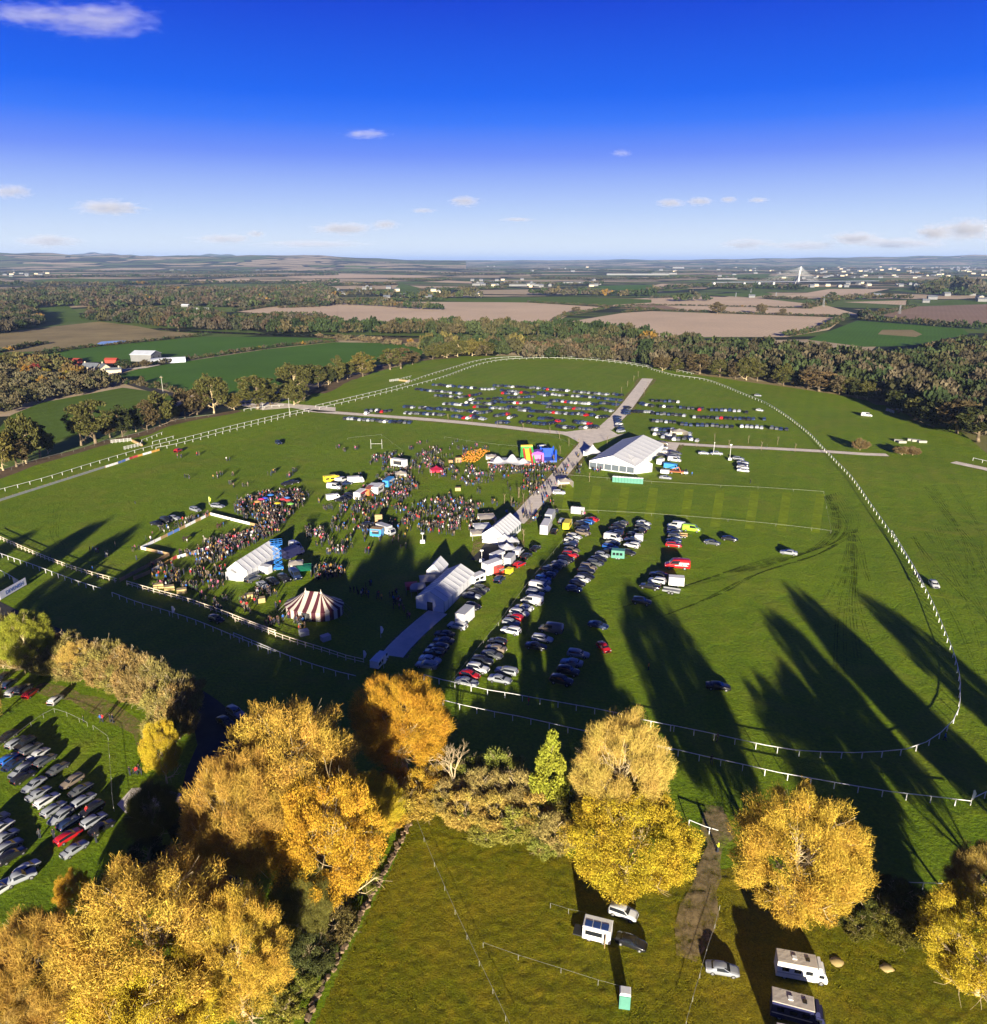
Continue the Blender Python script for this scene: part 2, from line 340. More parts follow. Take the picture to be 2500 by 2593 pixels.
# dry verge along the edge of the racecourse
ribbon('verge', smooth_path(vp(V4,(-60,470),(150,395),(420,322),(620,262),(800,220),(1000,150),(1200,118),(1350,88)),8), 7.5, M['bare_earth'], 0.008, jitter=0.3)
ribbon('verge', smooth_path(vp(V2,(0,880),(120,825),(250,775),(500,705),(800,675)),8), 11.0, M['bare_earth'], 0.008, jitter=0.3)
ribbon('verge', smooth_path(vp(V3,(240,768),(500,803),(880,858),(1250,918),(1310,945)),10), 7.0, M['dry_grass'], 0.008, jitter=0.4)
ribbon('verge', smooth_path(vp(W6,(250,640),(600,745),(800,850),(960,950),(1030,1060)),3), 3.2, M['dry_fringe'], 0.012, jitter=0.4)
# foot track into the wood at the lower right
ribbon('earth_track', smooth_path(vp(W7,(700,500),(720,420),(740,330),(760,230),(790,120),(810,0),(800,-90)),2), 2.2, M['leaf_litter'], 0.2, jitter=0.3)
ribbon('earth_track', smooth_path(vp(W7,(690,520),(715,420),(742,330),(765,230),(790,130),(815,20),(800,-60)),2), 3.4, M['leaf_litter'], 0.19, jitter=0.45)
# ground trampled by the crowd
for vw, pts in [(V5,[(180,850),(300,730),(470,620),(620,600),(640,780),(520,880),(300,920)]),(W2,[(-60,60),(150,-10),(480,0),(520,120),(380,240),(240,300),(60,220)]),(W1,[(1050,640),(1250,560),(1700,420),(1900,330),(1950,460),(1600,640),(1500,800),(1080,790)]),(V5,[(950,590),(1330,590),(1370,680),(1180,760),(960,690)]),(V5,[(1150,960),(1260,760),(1420,600),(1520,560),(1500,700),(1300,800)]),(W2,[(200,860),(420,800),(520,1000),(250,960)]),(V5,[(600,820),(900,800),(980,900),(860,1010),(640,960)])]:
    sheet('trampled_ground', vp(vw, *pts), M['mud'], 0.006)
# hills on the horizon
def ridge(name, y0, y1, prof, mat, n=40):
    """prof: (photograph column, row of the crest) at distance y1"""
    vs = []; fs = []
    xs = np.linspace(prof[0][0], prof[-1][0], n)
    top = np.interp(xs, [p[0] for p in prof], [p[1] for p in prof])
    ts = np.linspace(0, 1, 7)
    for j, t in enumerate(ts):
        y = y0+(y1-y0)*t
        for i in range(n):
            d = ray(xs[i], top[i]); k = y1/d[1]; zt = max(0, CAM_H+d[2]*k)
            vs.append((d[0]*k*(y/y1), y, -0.6+(zt+0.6)*(math.sin(t*math.pi/2)**2)*(1+0.06*math.sin(i*1.7+j))))
    for j in range(6):
        for i in range(n-1): fs.append((j*n+i, j*n+i+1, (j+1)*n+i+1, (j+1)*n+i))
    b = len(vs)
    for i in range(n): x, y, z = vs[6*n+i]; vs.append((x*1.08, y*1.08, -0.6))
    for i in range(n-1): fs.append((6*n+i, 6*n+i+1, b+i+1, b+i))
    me = bpy.data.meshes.new(name); me.from_pydata(vs, [], fs); me.materials.append(mat); me.polygons.foreach_set('use_smooth', [True]*len(fs)); me.update()
    link(name, me)['kind'] = 'structure'
ridge('hills', 5200, 9500, [(-600,646),(0,640),(90,640),(200,646),(420,648),(600,648),(690,646),(720,645),(800,647),(870,650),(960,655),(1060,659),(1180,660)], M['farland'])
ridge('hills', 9000, 16000, [(500,661),(700,656),(1000,658),(1150,659),(1500,658.5),(1570,656),(1640,658),(1720,661),(1900,662)], M['farland'])
ridge('hills', 9000, 14000, [(1500,661),(1800,656.5),(2000,653.5),(2250,650),(2500,645.5),(2900,642)], M['farland'])  # added ridge standing in for the raised band of sea
ridge('hills', 11000, 16000, [(120,655),(210,641),(240,639.5),(300,644),(380,648),(440,650),(500,645.5),(540,643),(590,645),(640,652)], M['farland'])
# ------------------------------------------------------------------ trees
def leaf_mat(name, dark=0.55, light=1.25, rough=0.8):
    a = N(name, rough, 0.1); oi = a.n('ObjectInfo'); g = a.n('NewGeometry')
    f = a.ramp(g.outputs['Random Per Island'], [(0.0,(dark,dark*0.95,dark*0.8)),(0.6,(1,1,1)),(1.0,(light,light,light))])
    c = a.mix(oi.outputs['Color'], f, 1.0, 'MULTIPLY')
    hue = a.n('HueSaturation'); a.l(c, hue.inputs['Color'])
    cl = a.noise(a.pos(), 0.35, 3)
    a.l(a.math('ADD', a.math('MULTIPLY', cl, 0.07), 0.465), hue.inputs['Hue'])
    hue.inputs['Saturation'].default_value = 1.0
    a.col(hue.outputs[0]); return a.m
M['leaf'] = leaf_mat('autumn_leaf'); M['twig'] = leaf_mat('twig', 0.6, 1.5); M['bark'] = plain('bark', (0.20,0.15,0.09), 0.9, 0.35, 6)
M['pale_bark'] = plain('pale_bark', (0.50,0.39,0.22), 0.9, 0.3, 6)
def rand_dirs(n, zmin=-0.35):
    z = NR.uniform(zmin, 1, n); t = NR.uniform(0, 2*np.pi, n); r = np.sqrt(1-z*z)
    return np.stack([r*np.cos(t), r*np.sin(t), z], 1)
def orient_quads(C, D, Ln, Wd, jitter=0.0):
    """n quads centred at C, long axis D (unit), length Ln, width Wd, random roll"""
    n = len(C); D = D+NR.normal(0, jitter, (n,3)) if jitter else D
    D = D/np.linalg.norm(D, axis=1, keepdims=True)
    Q = NR.normal(0, 1, (n,3)); U = np.cross(D, Q); U /= np.linalg.norm(U, axis=1, keepdims=True)
    a = D*(Ln/2)[:,None]; b = U*(Wd/2)[:,None]
    return np.stack([C-a-b*0.7, C-a+b*0.7, C+a+b, C+a-b], 1).reshape(-1, 3)
def crown_shape(lobes, flat):
    """radius factor for a direction: a lumpy ellipsoid"""
    L = rand_dirs(lobes, -0.2)
    A = NR.uniform(0.75, 1.12, lobes)
    def f(D):
        w = np.exp(8*(D@L.T-1)); return 0.80+0.24*np.max(w*A[None,:], axis=1)
    return f
def tree_proto(name, h=18.0, r=8.0, base=0.22, clumps=150, per=150, leaf=0.30, twig=1.0, twigs=40, limbs=9, lobes=16, conical=0.0, bark='bark', wleaf=None, droop=0.0, spread=0.20):
    """trunk mesh (with limbs) and crown mesh for a tree h high whose crown has radius r"""
    cz = h*(base+(1-base)*0.46); rz = h*(1-base)*0.50; f = crown_shape(lobes, 0)
    mb = MB(); top = Vector((NR.normal(0,0.3), NR.normal(0,0.3), h*0.62)); r0 = h*0.020+0.06
    p1 = Vector((NR.normal(0,0.15), NR.normal(0,0.15), h*base)); mb.tube((0,0,-0.3), p1, r0*1.25, r0*0.9, 8); mb.tube(p1, top, r0*0.9, r0*0.35, 7); mb.tube(top, top+Vector((NR.normal(0,.6),NR.normal(0,.6),h*0.25)), r0*0.35, 0.04, 5)
    tips = []
    for i in range(limbs):
        t = i/limbs; az = i*2.4+NR.uniform(-.4,.4); el = R(NR.uniform(5,30)+50*t)
        d = Vector((math.cos(az)*math.cos(el), math.sin(az)*math.cos(el), math.sin(el)))
        s = p1.lerp(top, t*0.9); L = r*NR.uniform(0.85,1.05)*(1-0.25*t); cur = s; rr = r0*(0.5-0.2*t)
        for k in range(4):
            d = (d+Vector((NR.normal(0,.16),NR.normal(0,.16),NR.uniform(0.0,.22)-droop))).normalized(); nx = cur+d*(L/4); r2 = rr*0.72
            mb.tube(cur, nx, rr, r2, 5, cap=False)
            for q in range(4):
                bd = (d+Vector(NR.normal(0,.7,3))).normalized(); bl = L*NR.uniform(.22,.4); m_ = nx+bd*bl*0.5; e = m_+(bd+Vector((NR.normal(0,.3),NR.normal(0,.3),.15))).normalized()*bl*0.5
                mb.tube(nx, m_, r2*0.6, r2*0.4, 4, cap=False); mb.tube(m_, e, r2*0.4, 0.02, 3, cap=False); tips.append(e)
            cur = nx; rr = r2
        tips.append(cur)
    trunk = mb.mesh(name+'_trunk', M[bark], True)
    D = rand_dirs(clumps, -0.75); fr = np.cbrt(NR.uniform(0.18, 1.0, clumps)); F_ = f(D)*fr
    sc = np.ones(clumps)
    if conical: sc = 1-conical*np.clip((D[:,2]+0.6)/1.6, 0, 1)
    Cc = np.stack([D[:,0]*r*F_*sc, D[:,1]*r*F_*sc, cz+D[:,2]*rz*F_], 1)
    Cc[:,2] = np.maximum(Cc[:,2], h*base*0.6)
    n = clumps*per; ci = np.repeat(np.arange(clumps), per)
    cr = (r*spread)*NR.uniform(0.65,1.3,clumps)
    off = rand_dirs(n, -1.0)*np.cbrt(NR.uniform(0.05,1,n))[:,None]*cr[ci][:,None]*np.array([1,1,0.75])
    P = Cc[ci]+off; out = P-np.array([0,0,cz-rz*0.5]); out /= np.linalg.norm(out, axis=1, keepdims=True)
    lv = orient_quads(P, out, leaf*NR.uniform(0.7,1.5,n), (wleaf or leaf*0.7)*NR.uniform(0.7,1.3,n), 0.75)
    m = clumps*twigs; ci = np.repeat(np.arange(clumps), twigs)
    P2 = Cc[ci]+rand_dirs(m,-1)*np.cbrt(NR.uniform(0.05,1,m))[:,None]*cr[ci][:,None]
    o2 = P2-np.array([0,0,cz-rz*0.9]); o2 /= np.linalg.norm(o2, axis=1, keepdims=True)
    tw = orient_quads(P2, o2, twig*NR.uniform(0.6,1.4,m), np.full(m, 0.022)*NR.uniform(.7,1.5,m), 0.6)
    mi = np.concatenate([np.zeros(n), np.ones(m)])
    crown = quads_mesh(name+'_crown', np.concatenate([lv, tw]), [M['leaf'], M['twig']], mi)
    return dict(trunk=trunk, crown=crown, h=h, r=r)
def put_tree(proto, loc, h, r, color, label=None, group=None, name='tree', rz=None, cat='tree'):
    t = link(name, None, None, (loc.x, loc.y, loc.z), random.uniform(0,6.28) if rz is None else rz)
    t.scale = (r/proto['r'], r/proto['r'], h/proto['h'])
    link('trunk', proto['trunk'], t); c = link('crown', proto['crown'], t, color=color)
    return tag(t, label, cat, group)
BIG = [tree_proto('beech', 18, 8, 0.10, 210, 330, 0.125, 1.0, 150, 17, 26, bark='pale_bark', spread=.155),
       tree_proto('oak', 17, 9, 0.12, 190, 360, 0.14, 0.9, 120, 16, 22, bark='pale_bark', spread=.15),
       tree_proto('ash', 18, 7.5, 0.12, 200, 170, 0.11, 1.1, 300, 20, 26, bark='pale_bark', spread=.155),
       tree_proto('maple', 16, 8, 0.08, 210, 380, 0.14, 0.8, 90, 15, 24, bark='pale_bark', spread=.155)]
FIR = tree_proto('fir', 12, 4, 0.05, 110, 120, 0.28, 0.6, 20, 8, 10, conical=0.75)
BUSH = [tree_proto('bush', 5, 3.2, 0.02, 70, 110, 0.17, 0.8, 90, 9, 10, bark='pale_bark'), tree_proto('shrub', 4, 2.8, 0.02, 60, 120, 0.17, 0.7, 60, 8, 9, bark='pale_bark')]
MID = [tree_proto('mid_oak', 16, 7.5, 0.05, 95, 40, 0.75, 1.6, 8, 7, 12, bark='pale_bark'), tree_proto('mid_beech', 17, 6.5, 0.03, 95, 40, 0.70, 1.6, 10, 6, 14),
       tree_proto('mid_tall', 18, 5.2, 0.10, 80, 36, 0.70, 1.6, 10, 6, 12)]
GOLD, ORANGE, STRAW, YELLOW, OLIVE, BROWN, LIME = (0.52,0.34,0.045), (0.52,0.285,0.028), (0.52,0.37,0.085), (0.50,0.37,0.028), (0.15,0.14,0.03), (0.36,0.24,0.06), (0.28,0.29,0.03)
def ftree(proto, bx, by, top, rpx, color, label, rmul=1.0, **kw):
    """F-view pixels: base, top row and crown half-width of a tree in the photograph"""
    px, py = F.px(bx, by); _, ty = F.px(0, top); g = G(px, py)
    h = height_to(px, py, ty); r = rpx/0.756/scale_at((py+ty*1.0)/2*0.5+py*0.5)*rmul
    # a crown stands above its base, nearer the lens: bring the radius to the depth of the crown
    return put_tree(proto, g, h, r, color, label, **kw)
T = [(2,776,1480,1296,90,ORANGE,'tall orange beech with a rounded crown, beside the rails above the meadow'),
 (0,572,1640,1340,126,(0.52,0.33,0.055),'broad straw-coloured twiggy tree left of the tall orange beech'),
 (3,640,1735,1478,98,(0.52,0.30,0.028),'low bright orange tree in front of the broad straw-coloured tree'),
 (2,722,1600,1488,54,YELLOW,'pale yellow tree with bare forked trunk showing, at the top of the stone wall'),
 (2,480,1720,1436,94,(0.44,0.27,0.05),'brown twiggy tree half in shade beside the dark road'),
 (2,1180,1610,1362,84,STRAW,'straw-coloured twiggy tree standing behind the yellow tree over the parked caravan'),
 (3,1198,1690,1538,118,YELLOW,'wide yellow tree whose crown overhangs the white car and caravan'),
 (0,1512,1768,1518,120,GOLD,'large golden tree right of the earth track'),
 (1,1870,1905,1728,112,YELLOW,'yellow tree cut by the right edge near the motorhomes'),
 (2,1852,1770,1618,58,BROWN,'thin brown tree in shade near the right edge, behind the yellow one'),
 (0,318,1950,1668,162,(0.54,0.35,0.055),'largest straw-gold tree at the lower left, above the shaded lane'),
 (2,112,1985,1745,95,(0.42,0.26,0.05),'brown twiggy tree left of the largest straw-gold tree'),
 (0,470,1955,1715,92,GOLD,'golden orange tree right of the largest straw-gold tree'),
 (1,300,2075,1862,132,YELLOW,'yellow-green tree with pale limbs cut by the bottom edge'),
 (2,25,2060,1878,92,BROWN,'dull brown tree in the bottom left corner'),
 (3,60,1285,1170,50,LIME,'round yellow-green tree at the left end of the hedge bank'),
 (3,320,1500,1372,34,YELLOW,'small yellow tree at the bend of the hedge bank'),
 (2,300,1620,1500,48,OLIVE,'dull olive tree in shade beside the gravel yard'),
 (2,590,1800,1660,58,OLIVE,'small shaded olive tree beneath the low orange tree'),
 (1,148,1745,1672,34,ORANGE,'small orange tree behind the brown twiggy tree at the lower left'),
 (2,150,1300,1232,32,STRAW,'small pale bare tree on the hedge bank near the yellow-green tree')]
for k, bx, by, tp, rp, col, lab in T: ftree(BIG[k], bx, by, tp, rp, col, lab)
ftree(FIR, 1052, 1560, 1398, 44, LIME, 'small pointed yellow-green tree among the scrub by the rails')
# trees of the same belt that stand just outside the picture; their shadows fall across it
for i, (bx, by, hh, rr, k) in enumerate([(1985,1800,17,4.6,2),(2120,1780,19,5.0,2),(2250,1900,18,4.6,1),(2400,1800,19,5,0),(-110,1290,17,4.6,1),(-250,1300,18,4.6,2),(-390,1290,16,4.5,0),(-30,1400,13,4,3)]):
    g = G(*F.px(bx, by)); put_tree(BIG[k], g, hh, rr, [GOLD,BROWN,STRAW][i%3], f'tree of the belt outside the picture, {["first","second","third","fourth","fifth","sixth","seventh","eighth"][i]} of those that cast long shadows in', 'trees beyond the frame')
# bare dead tree
def bare_tree(name, loc, h, label, depth=5, spread=0.5, color='pale_bark', seed=3):
    rnd = random.Random(seed); mb = MB()
    def grow(p, d, L, r, k):
        q = p+d*L; mb.tube(p, q, r, r*0.66, 5 if k > 2 else 3, cap=False)
        if k == 0: return
        for i in range(3 if k > 1 else 2):
            nd = (d+Vector((rnd.gauss(0,spread), rnd.gauss(0,spread), rnd.gauss(0.12,spread*0.5)))).normalized()
            grow(q, nd, L*rnd.uniform(.62,.85), r*0.62, k-1)
    grow(Vector((0,0,-0.2)), Vector((0.05,0,1)), h*0.28, h*0.022, depth)
    t = link(name, None, None, loc); link('trunk', mb.mesh(name, M[color]), t); return tag(t, label, 'tree')
px, py = F.px(868, 1525); bare_tree('bare_tree', G(px,py), height_to(px,py,F.px(0,1425)[1]), 'leafless pale tree beside the tall orange beech')
# scrub between the rails and the meadow, and the hedge bank by the road
def ordinal(i): return ['first','second','third','fourth','fifth','sixth','seventh','eighth','ninth','tenth','eleventh','twelfth','thirteenth','fourteenth','fifteenth','sixteenth','seventeenth','eighteenth','nineteenth','twentieth','twenty-first','twenty-second','twenty-third','twenty-fourth','twenty-fifth','twenty-sixth','twenty-seventh','twenty-eighth','twenty-ninth','thirtieth'][i] if i < 30 else f'{i+1}th'
def scrub(spots, labels, group, cols, name='bush'):
    for i, (x, y, h, r) in enumerate(spots):
        g = G(*F.px(x, y)); put_tree(BUSH[i%2], g, h, r, cols[i%len(cols)], labels.format(ordinal(i)), group, name, cat='bush')
SC = (0.36,0.28,0.09)
scrub(sorted([(855,1545,4,3.4),(890,1575,4.5,3.6),(925,1530,5,4),(950,1580,4.5,4),(985,1545,6,4.2),(1000,1605,4,3.6),(1030,1585,5,3.8),(1065,1620,5,3.8),(905,1500,4,3.2),(960,1495,5,3.4),(1085,1580,4.5,3.4),(870,1500,3.5,2.6),(1040,1630,3,2.8),(930,1610,2.6,2.6)]),
      'pale scrub bush in the thicket between beech and pointed tree, {} from the left', 'scrub bushes by the rails', [SC,(0.30,0.28,0.05),STRAW,(0.26,0.28,0.05)])
scrub([(745,1585,4,3),(775,1560,4.5,3.4),(800,1535,5,3.6),(825,1515,4,3),(760,1530,5,3.6),(815,1560,3.4,2.8)], 'orange undergrowth bush beneath the tall orange beech, {} in the clump', 'undergrowth beneath the beech', [(0.46,0.27,0.03),(0.42,0.29,0.05)])
bank = smooth_path(vp(W6,(-60,470),(120,520),(300,560),(520,580),(760,660),(950,730),(1100,800),(1160,900),(1130,1010)), 2.4)
bank2 = smooth_path(vp(W6,(30,420),(250,480),(480,520),(700,590),(900,650),(1080,720),(1230,790),(1260,900),(1220,1020)), 2.5)
HB = [(0.29,0.20,0.065),(0.31,0.225,0.08),(0.25,0.205,0.065),(0.27,0.23,0.06)]
for i, p in enumerate(bank):
    q = p+Vector((random.uniform(-.8,.8), random.uniform(-.8,.8), 0)); put_tree(BUSH[i%2], q, random.uniform(5.6,6.8), random.uniform(3.4,4.2), random.choice(HB), f'brown hedge bush on the front side of the bank, {ordinal(i)} from the left', 'hedge bushes on the bank', 'hedge_bush', cat='bush')
for i, p in enumerate(bank2):
    q = p+Vector((random.uniform(-.8,.8), random.uniform(-.8,.8), 0)); put_tree(BUSH[(i+1)%2], q, random.uniform(6.4,8.0), random.uniform(3.4,4.4), random.choice(HB), f'brown hedge bush on the road side of the bank, {ordinal(i)} from the left', 'hedge bushes on the bank', 'hedge_bush', cat='bush')
# shaded shrubs by the yard and the lane, brush beside the stone wall, low bushes at the right edge
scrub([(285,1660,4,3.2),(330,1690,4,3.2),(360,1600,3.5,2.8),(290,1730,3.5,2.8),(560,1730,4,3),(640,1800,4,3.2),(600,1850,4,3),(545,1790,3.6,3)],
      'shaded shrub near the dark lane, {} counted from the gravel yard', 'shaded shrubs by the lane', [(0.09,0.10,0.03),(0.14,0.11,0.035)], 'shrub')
wl = vp(W8,(1480,330),(1440,430),(1400,510),(1340,600),(1290,690),(1240,790),(1190,890),(1140,980))
for i, p in enumerate(smooth_path(wl, 3.2)):
    put_tree(BUSH[i%2], p+Vector((-2.2-random.random()*1.5,0,0)), random.uniform(1.6,2.6), random.uniform(1.7,2.4), random.choice([(0.24,0.25,0.04),(0.33,0.29,0.05),(0.20,0.22,0.04)]), f'low bramble bush along the left of the stone wall, {ordinal(i)} from the top', 'brambles along the stone wall', 'bramble', cat='bush')
    put_tree(BUSH[(i+1)%2], p+Vector((-5.6-random.random()*2,0,0)), random.uniform(1.6,2.8), random.uniform(1.9,2.6), random.choice([(0.17,0.20,0.035),(0.28,0.26,0.045)]), f'low bramble bush one step further from the stone wall, {ordinal(i)} from the top', 'brambles along the stone wall', 'bramble', cat='bush')
scrub(sorted([(1650,1760,3,2.6),(1690,1770,3,2.8),(1640,1790,2.2,2),(1730,1740,3.5,3),(1760,1800,3,2.6),(1700,1720,3,2.6),(1600,1760,2.5,2.4),(1780,1760,3.2,2.8),(1720,1800,2,2)]),
      'low bush by the wire on the right, {} from the golden tree', 'low bushes at the right', [(0.10,0.11,0.02),(0.13,0.12,0.02)])
# ------------------------------------------------------------------ woods, hedges and the trees round the course
def tint_mat(name):
    a = N(name, 0.9, 0.05); at = a.n('Attribute', attribute_name='tint'); g = a.n('NewGeometry')
    c = a.mix(at.outputs['Color'], a.ramp(g.outputs['Random Per Island'], [(0,(0.65,0.65,0.65)),(1,(1.3,1.3,1.3))]), 1.0, 'MULTIPLY')
    a.col(c); return a.m
M['tint'] = tint_mat('wood_foliage')
def blob_quads(clumps, per, size):
    f = crown_shape(8, 0); D = rand_dirs(clumps, -0.6); C = D*(f(D)*np.cbrt(NR.uniform(.3,1,clumps)))[:,None]*np.array([1,1,0.5])+np.array([0,0,0.52])
    ci = np.repeat(np.arange(clumps), per); n = clumps*per
    P = C[ci]+rand_dirs(n,-1)*np.array([.24,.24,.12])*np.cbrt(NR.uniform(.1,1,n))[:,None]
    o = P-np.array([0,0,.3]); o /= np.linalg.norm(o, axis=1, keepdims=True)
    return orient_quads(P, o, size*NR.uniform(.7,1.3,n), size*.85*NR.uniform(.7,1.3,n), 2.5).reshape(-1,4,3)
BLOB = [blob_quads(30, 8, 0.19) for _ in range(6)]; BLOB_LO = [blob_quads(18, 5, 0.30) for _ in range(6)]
def grid_points(poly, spacing):
    P = np.array([(p.x,p.y) for p in poly]); lo, hi = P.min(0), P.max(0)
    nx, ny = int((hi[0]-lo[0])/spacing)+1, int((hi[1]-lo[1])/spacing)+1
    X, Y = np.meshgrid(np.arange(nx), np.arange(ny)); Q = np.stack([X.ravel()+(Y.ravel()%2)*.5, Y.ravel()], 1)*spacing+lo+NR.uniform(-.38,.38,(nx*ny,2))*spacing
    inside = np.zeros(len(Q), bool); j = len(P)-1
    for i in range(len(P)):
        a, b = P[i], P[j]
        cr_ = ((a[1] > Q[:,1]) != (b[1] > Q[:,1])) & (Q[:,0] < (b[0]-a[0])*(Q[:,1]-a[1])/(b[1]-a[1]+1e-9)+a[0])
        inside ^= cr_; j = i
    return Q[inside]
BROWNS = [(0.056,0.054,0.023),(0.066,0.057,0.029),(0.078,0.062,0.033),(0.043,0.052,0.021),(0.035,0.049,0.018),(0.086,0.070,0.042),(0.058,0.048,0.028)]
GREENS = [(0.034,0.050,0.018),(0.044,0.056,0.020),(0.060,0.056,0.024),(0.026,0.040,0.014),(0.074,0.060,0.028)]
GREYS = [(0.070,0.060,0.040),(0.055,0.052,0.030),(0.085,0.070,0.044),(0.038,0.042,0.022),(0.066,0.048,0.030)]
def foliage(name, Q, h, r, pal, label, cat, lo=False, z=-0.6, accents=0.006, vary=0.3):
    """one mass of trees: nobody could count them"""
    src = BLOB_LO if lo else BLOB; V_ = []; C_ = []
    for x, y in Q:
        b = src[NR.integers(len(src))]; t = NR.uniform(0,6.28); c, s_ = math.cos(t), math.sin(t)
        hh = h*NR.uniform(1-vary,1+vary*.8); rr = r*NR.uniform(.75,1.3)
        p = np.empty_like(b); p[...,0] = (b[...,0]*c-b[...,1]*s_)*rr+x; p[...,1] = (b[...,0]*s_+b[...,1]*c)*rr+y; p[...,2] = b[...,2]*hh+z
        V_.append(p); col = pal[NR.integers(len(pal))] if NR.random() > accents else (0.17,0.10,0.02)
        C_.append(np.tile(np.array([*col,1.0])*NR.uniform(.8,1.25), (len(b),1)))
    if not V_: return
    V_ = np.concatenate(V_); C_ = np.concatenate(C_)
    me = quads_mesh(name, V_.reshape(-1,3), M['tint'])
    at = me.attributes.new('tint', 'FLOAT_COLOR', 'FACE'); at.data.foreach_set('color', C_.astype(np.float32).ravel())
    return tag(link(name, me), label, cat, kind='stuff')
foliage('wood', grid_points(vp(V3,(-60,735),(0,738),(240,762),(500,795),(880,848),(1250,905),(1340,955),(1500,1030),(1700,1100),(2100,1180),(2300,900),(2200,640),(1890,640),(1550,680),(1450,735),(1200,728),(900,680),(600,650),(0,625),(-60,630)), 10.5), 13.5, 8.4, BROWNS+GREENS[:2], 'mixed brown and green wood along the right of the racecourse', 'wood')
foliage('wood', grid_points(vp(V2,(1180,692),(1500,690),(1890,728),(1930,640),(1500,612),(1230,612)), 10), 11, 7.4, BROWNS+[(0.095,0.066,0.036)], 'low autumn-brown trees behind the far bend of the rails', 'wood')
foliage('wood', grid_points(vp(V2,(600,680),(850,672),(1180,672),(1130,628),(900,610),(640,622)), 11), 13, 7.2, GREENS+[(0.12,0.10,0.03)], 'olive trees at the top of the course left of the far bend', 'wood')
foliage('wood', grid_points(vp(V2,(-260,552),(0,544),(760,552),(1240,566),(1700,600),(1900,640),(1900,575),(1300,534),(800,524),(0,522),(-260,530)), 12), 14, 8.2, GREENS, 'tall green-brown trees on the far bank of the river', 'wood')
foliage('wood', grid_points(vp(V1,(-300,345),(-300,430),(170,402),(400,388),(560,398),(900,388),(1300,400),(1890,388),(1890,310),(1750,285),(1400,305),(1000,300),(600,310),(200,310)), 19), 13, 11, GREYS+GREENS[:2], 'broad dark wood across the upper left valley', 'wood', lo=True)
foliage('wood', grid_points(vp(V1,(470,470),(760,498),(1000,520),(1200,530),(1890,545),(1890,492),(1300,484),(1180,455),(900,432),(560,440)), 14), 13, 8, GREYS+GREENS, 'grey-brown trees along the river on the left', 'wood')
foliage('wood', grid_points(vp(V1,(-200,560),(60,545),(240,492),(200,440),(0,405),(-200,420)), 13), 13, 8, GREENS+GREYS, 'dark trees beside the tan field at the left edge', 'wood')
foliage('scrub', grid_points(vp(V1,(-100,1010),(60,985),(230,925),(640,850),(680,815),(520,800),(300,790),(100,770),(-100,730)), 7.5), 6.5, 5, [(0.105,0.086,0.045),(0.085,0.072,0.035),(0.058,0.056,0.024),(0.10,0.09,0.05)], 'brown scrub between the farm and the lower left pasture', 'scrub')
foliage('scrub', grid_points(vp(V1,(-60,760),(100,755),(250,770),(420,800),(500,810),(460,760),(330,720),(160,715),(-60,690)), 9), 8, 5, [(0.12,0.105,0.035),(0.09,0.085,0.03),(0.115,0.08,0.028),(0.075,0.07,0.025)], 'yellow and brown garden trees left of the farmhouse', 'garden trees', accents=.02)
foliage('scrub', grid_points(vp(V2,(150,590),(350,600),(620,640),(640,610),(300,565),(0,560)), 14), 4, 5, [(0.15,0.11,0.06),(0.12,0.10,0.05)], 'low scrub on the near bank of the river', 'scrub')
def hedge(view, pts, h=5.0, r=4.0, step=6.0, pal=GREENS, lab='dark hedge between the far fields', lo=True):
    P = smooth_path(vp(view, *pts), step); return [(p.x+NR.normal(0,.8), p.y+NR.normal(0,.8)) for p in P], h, r
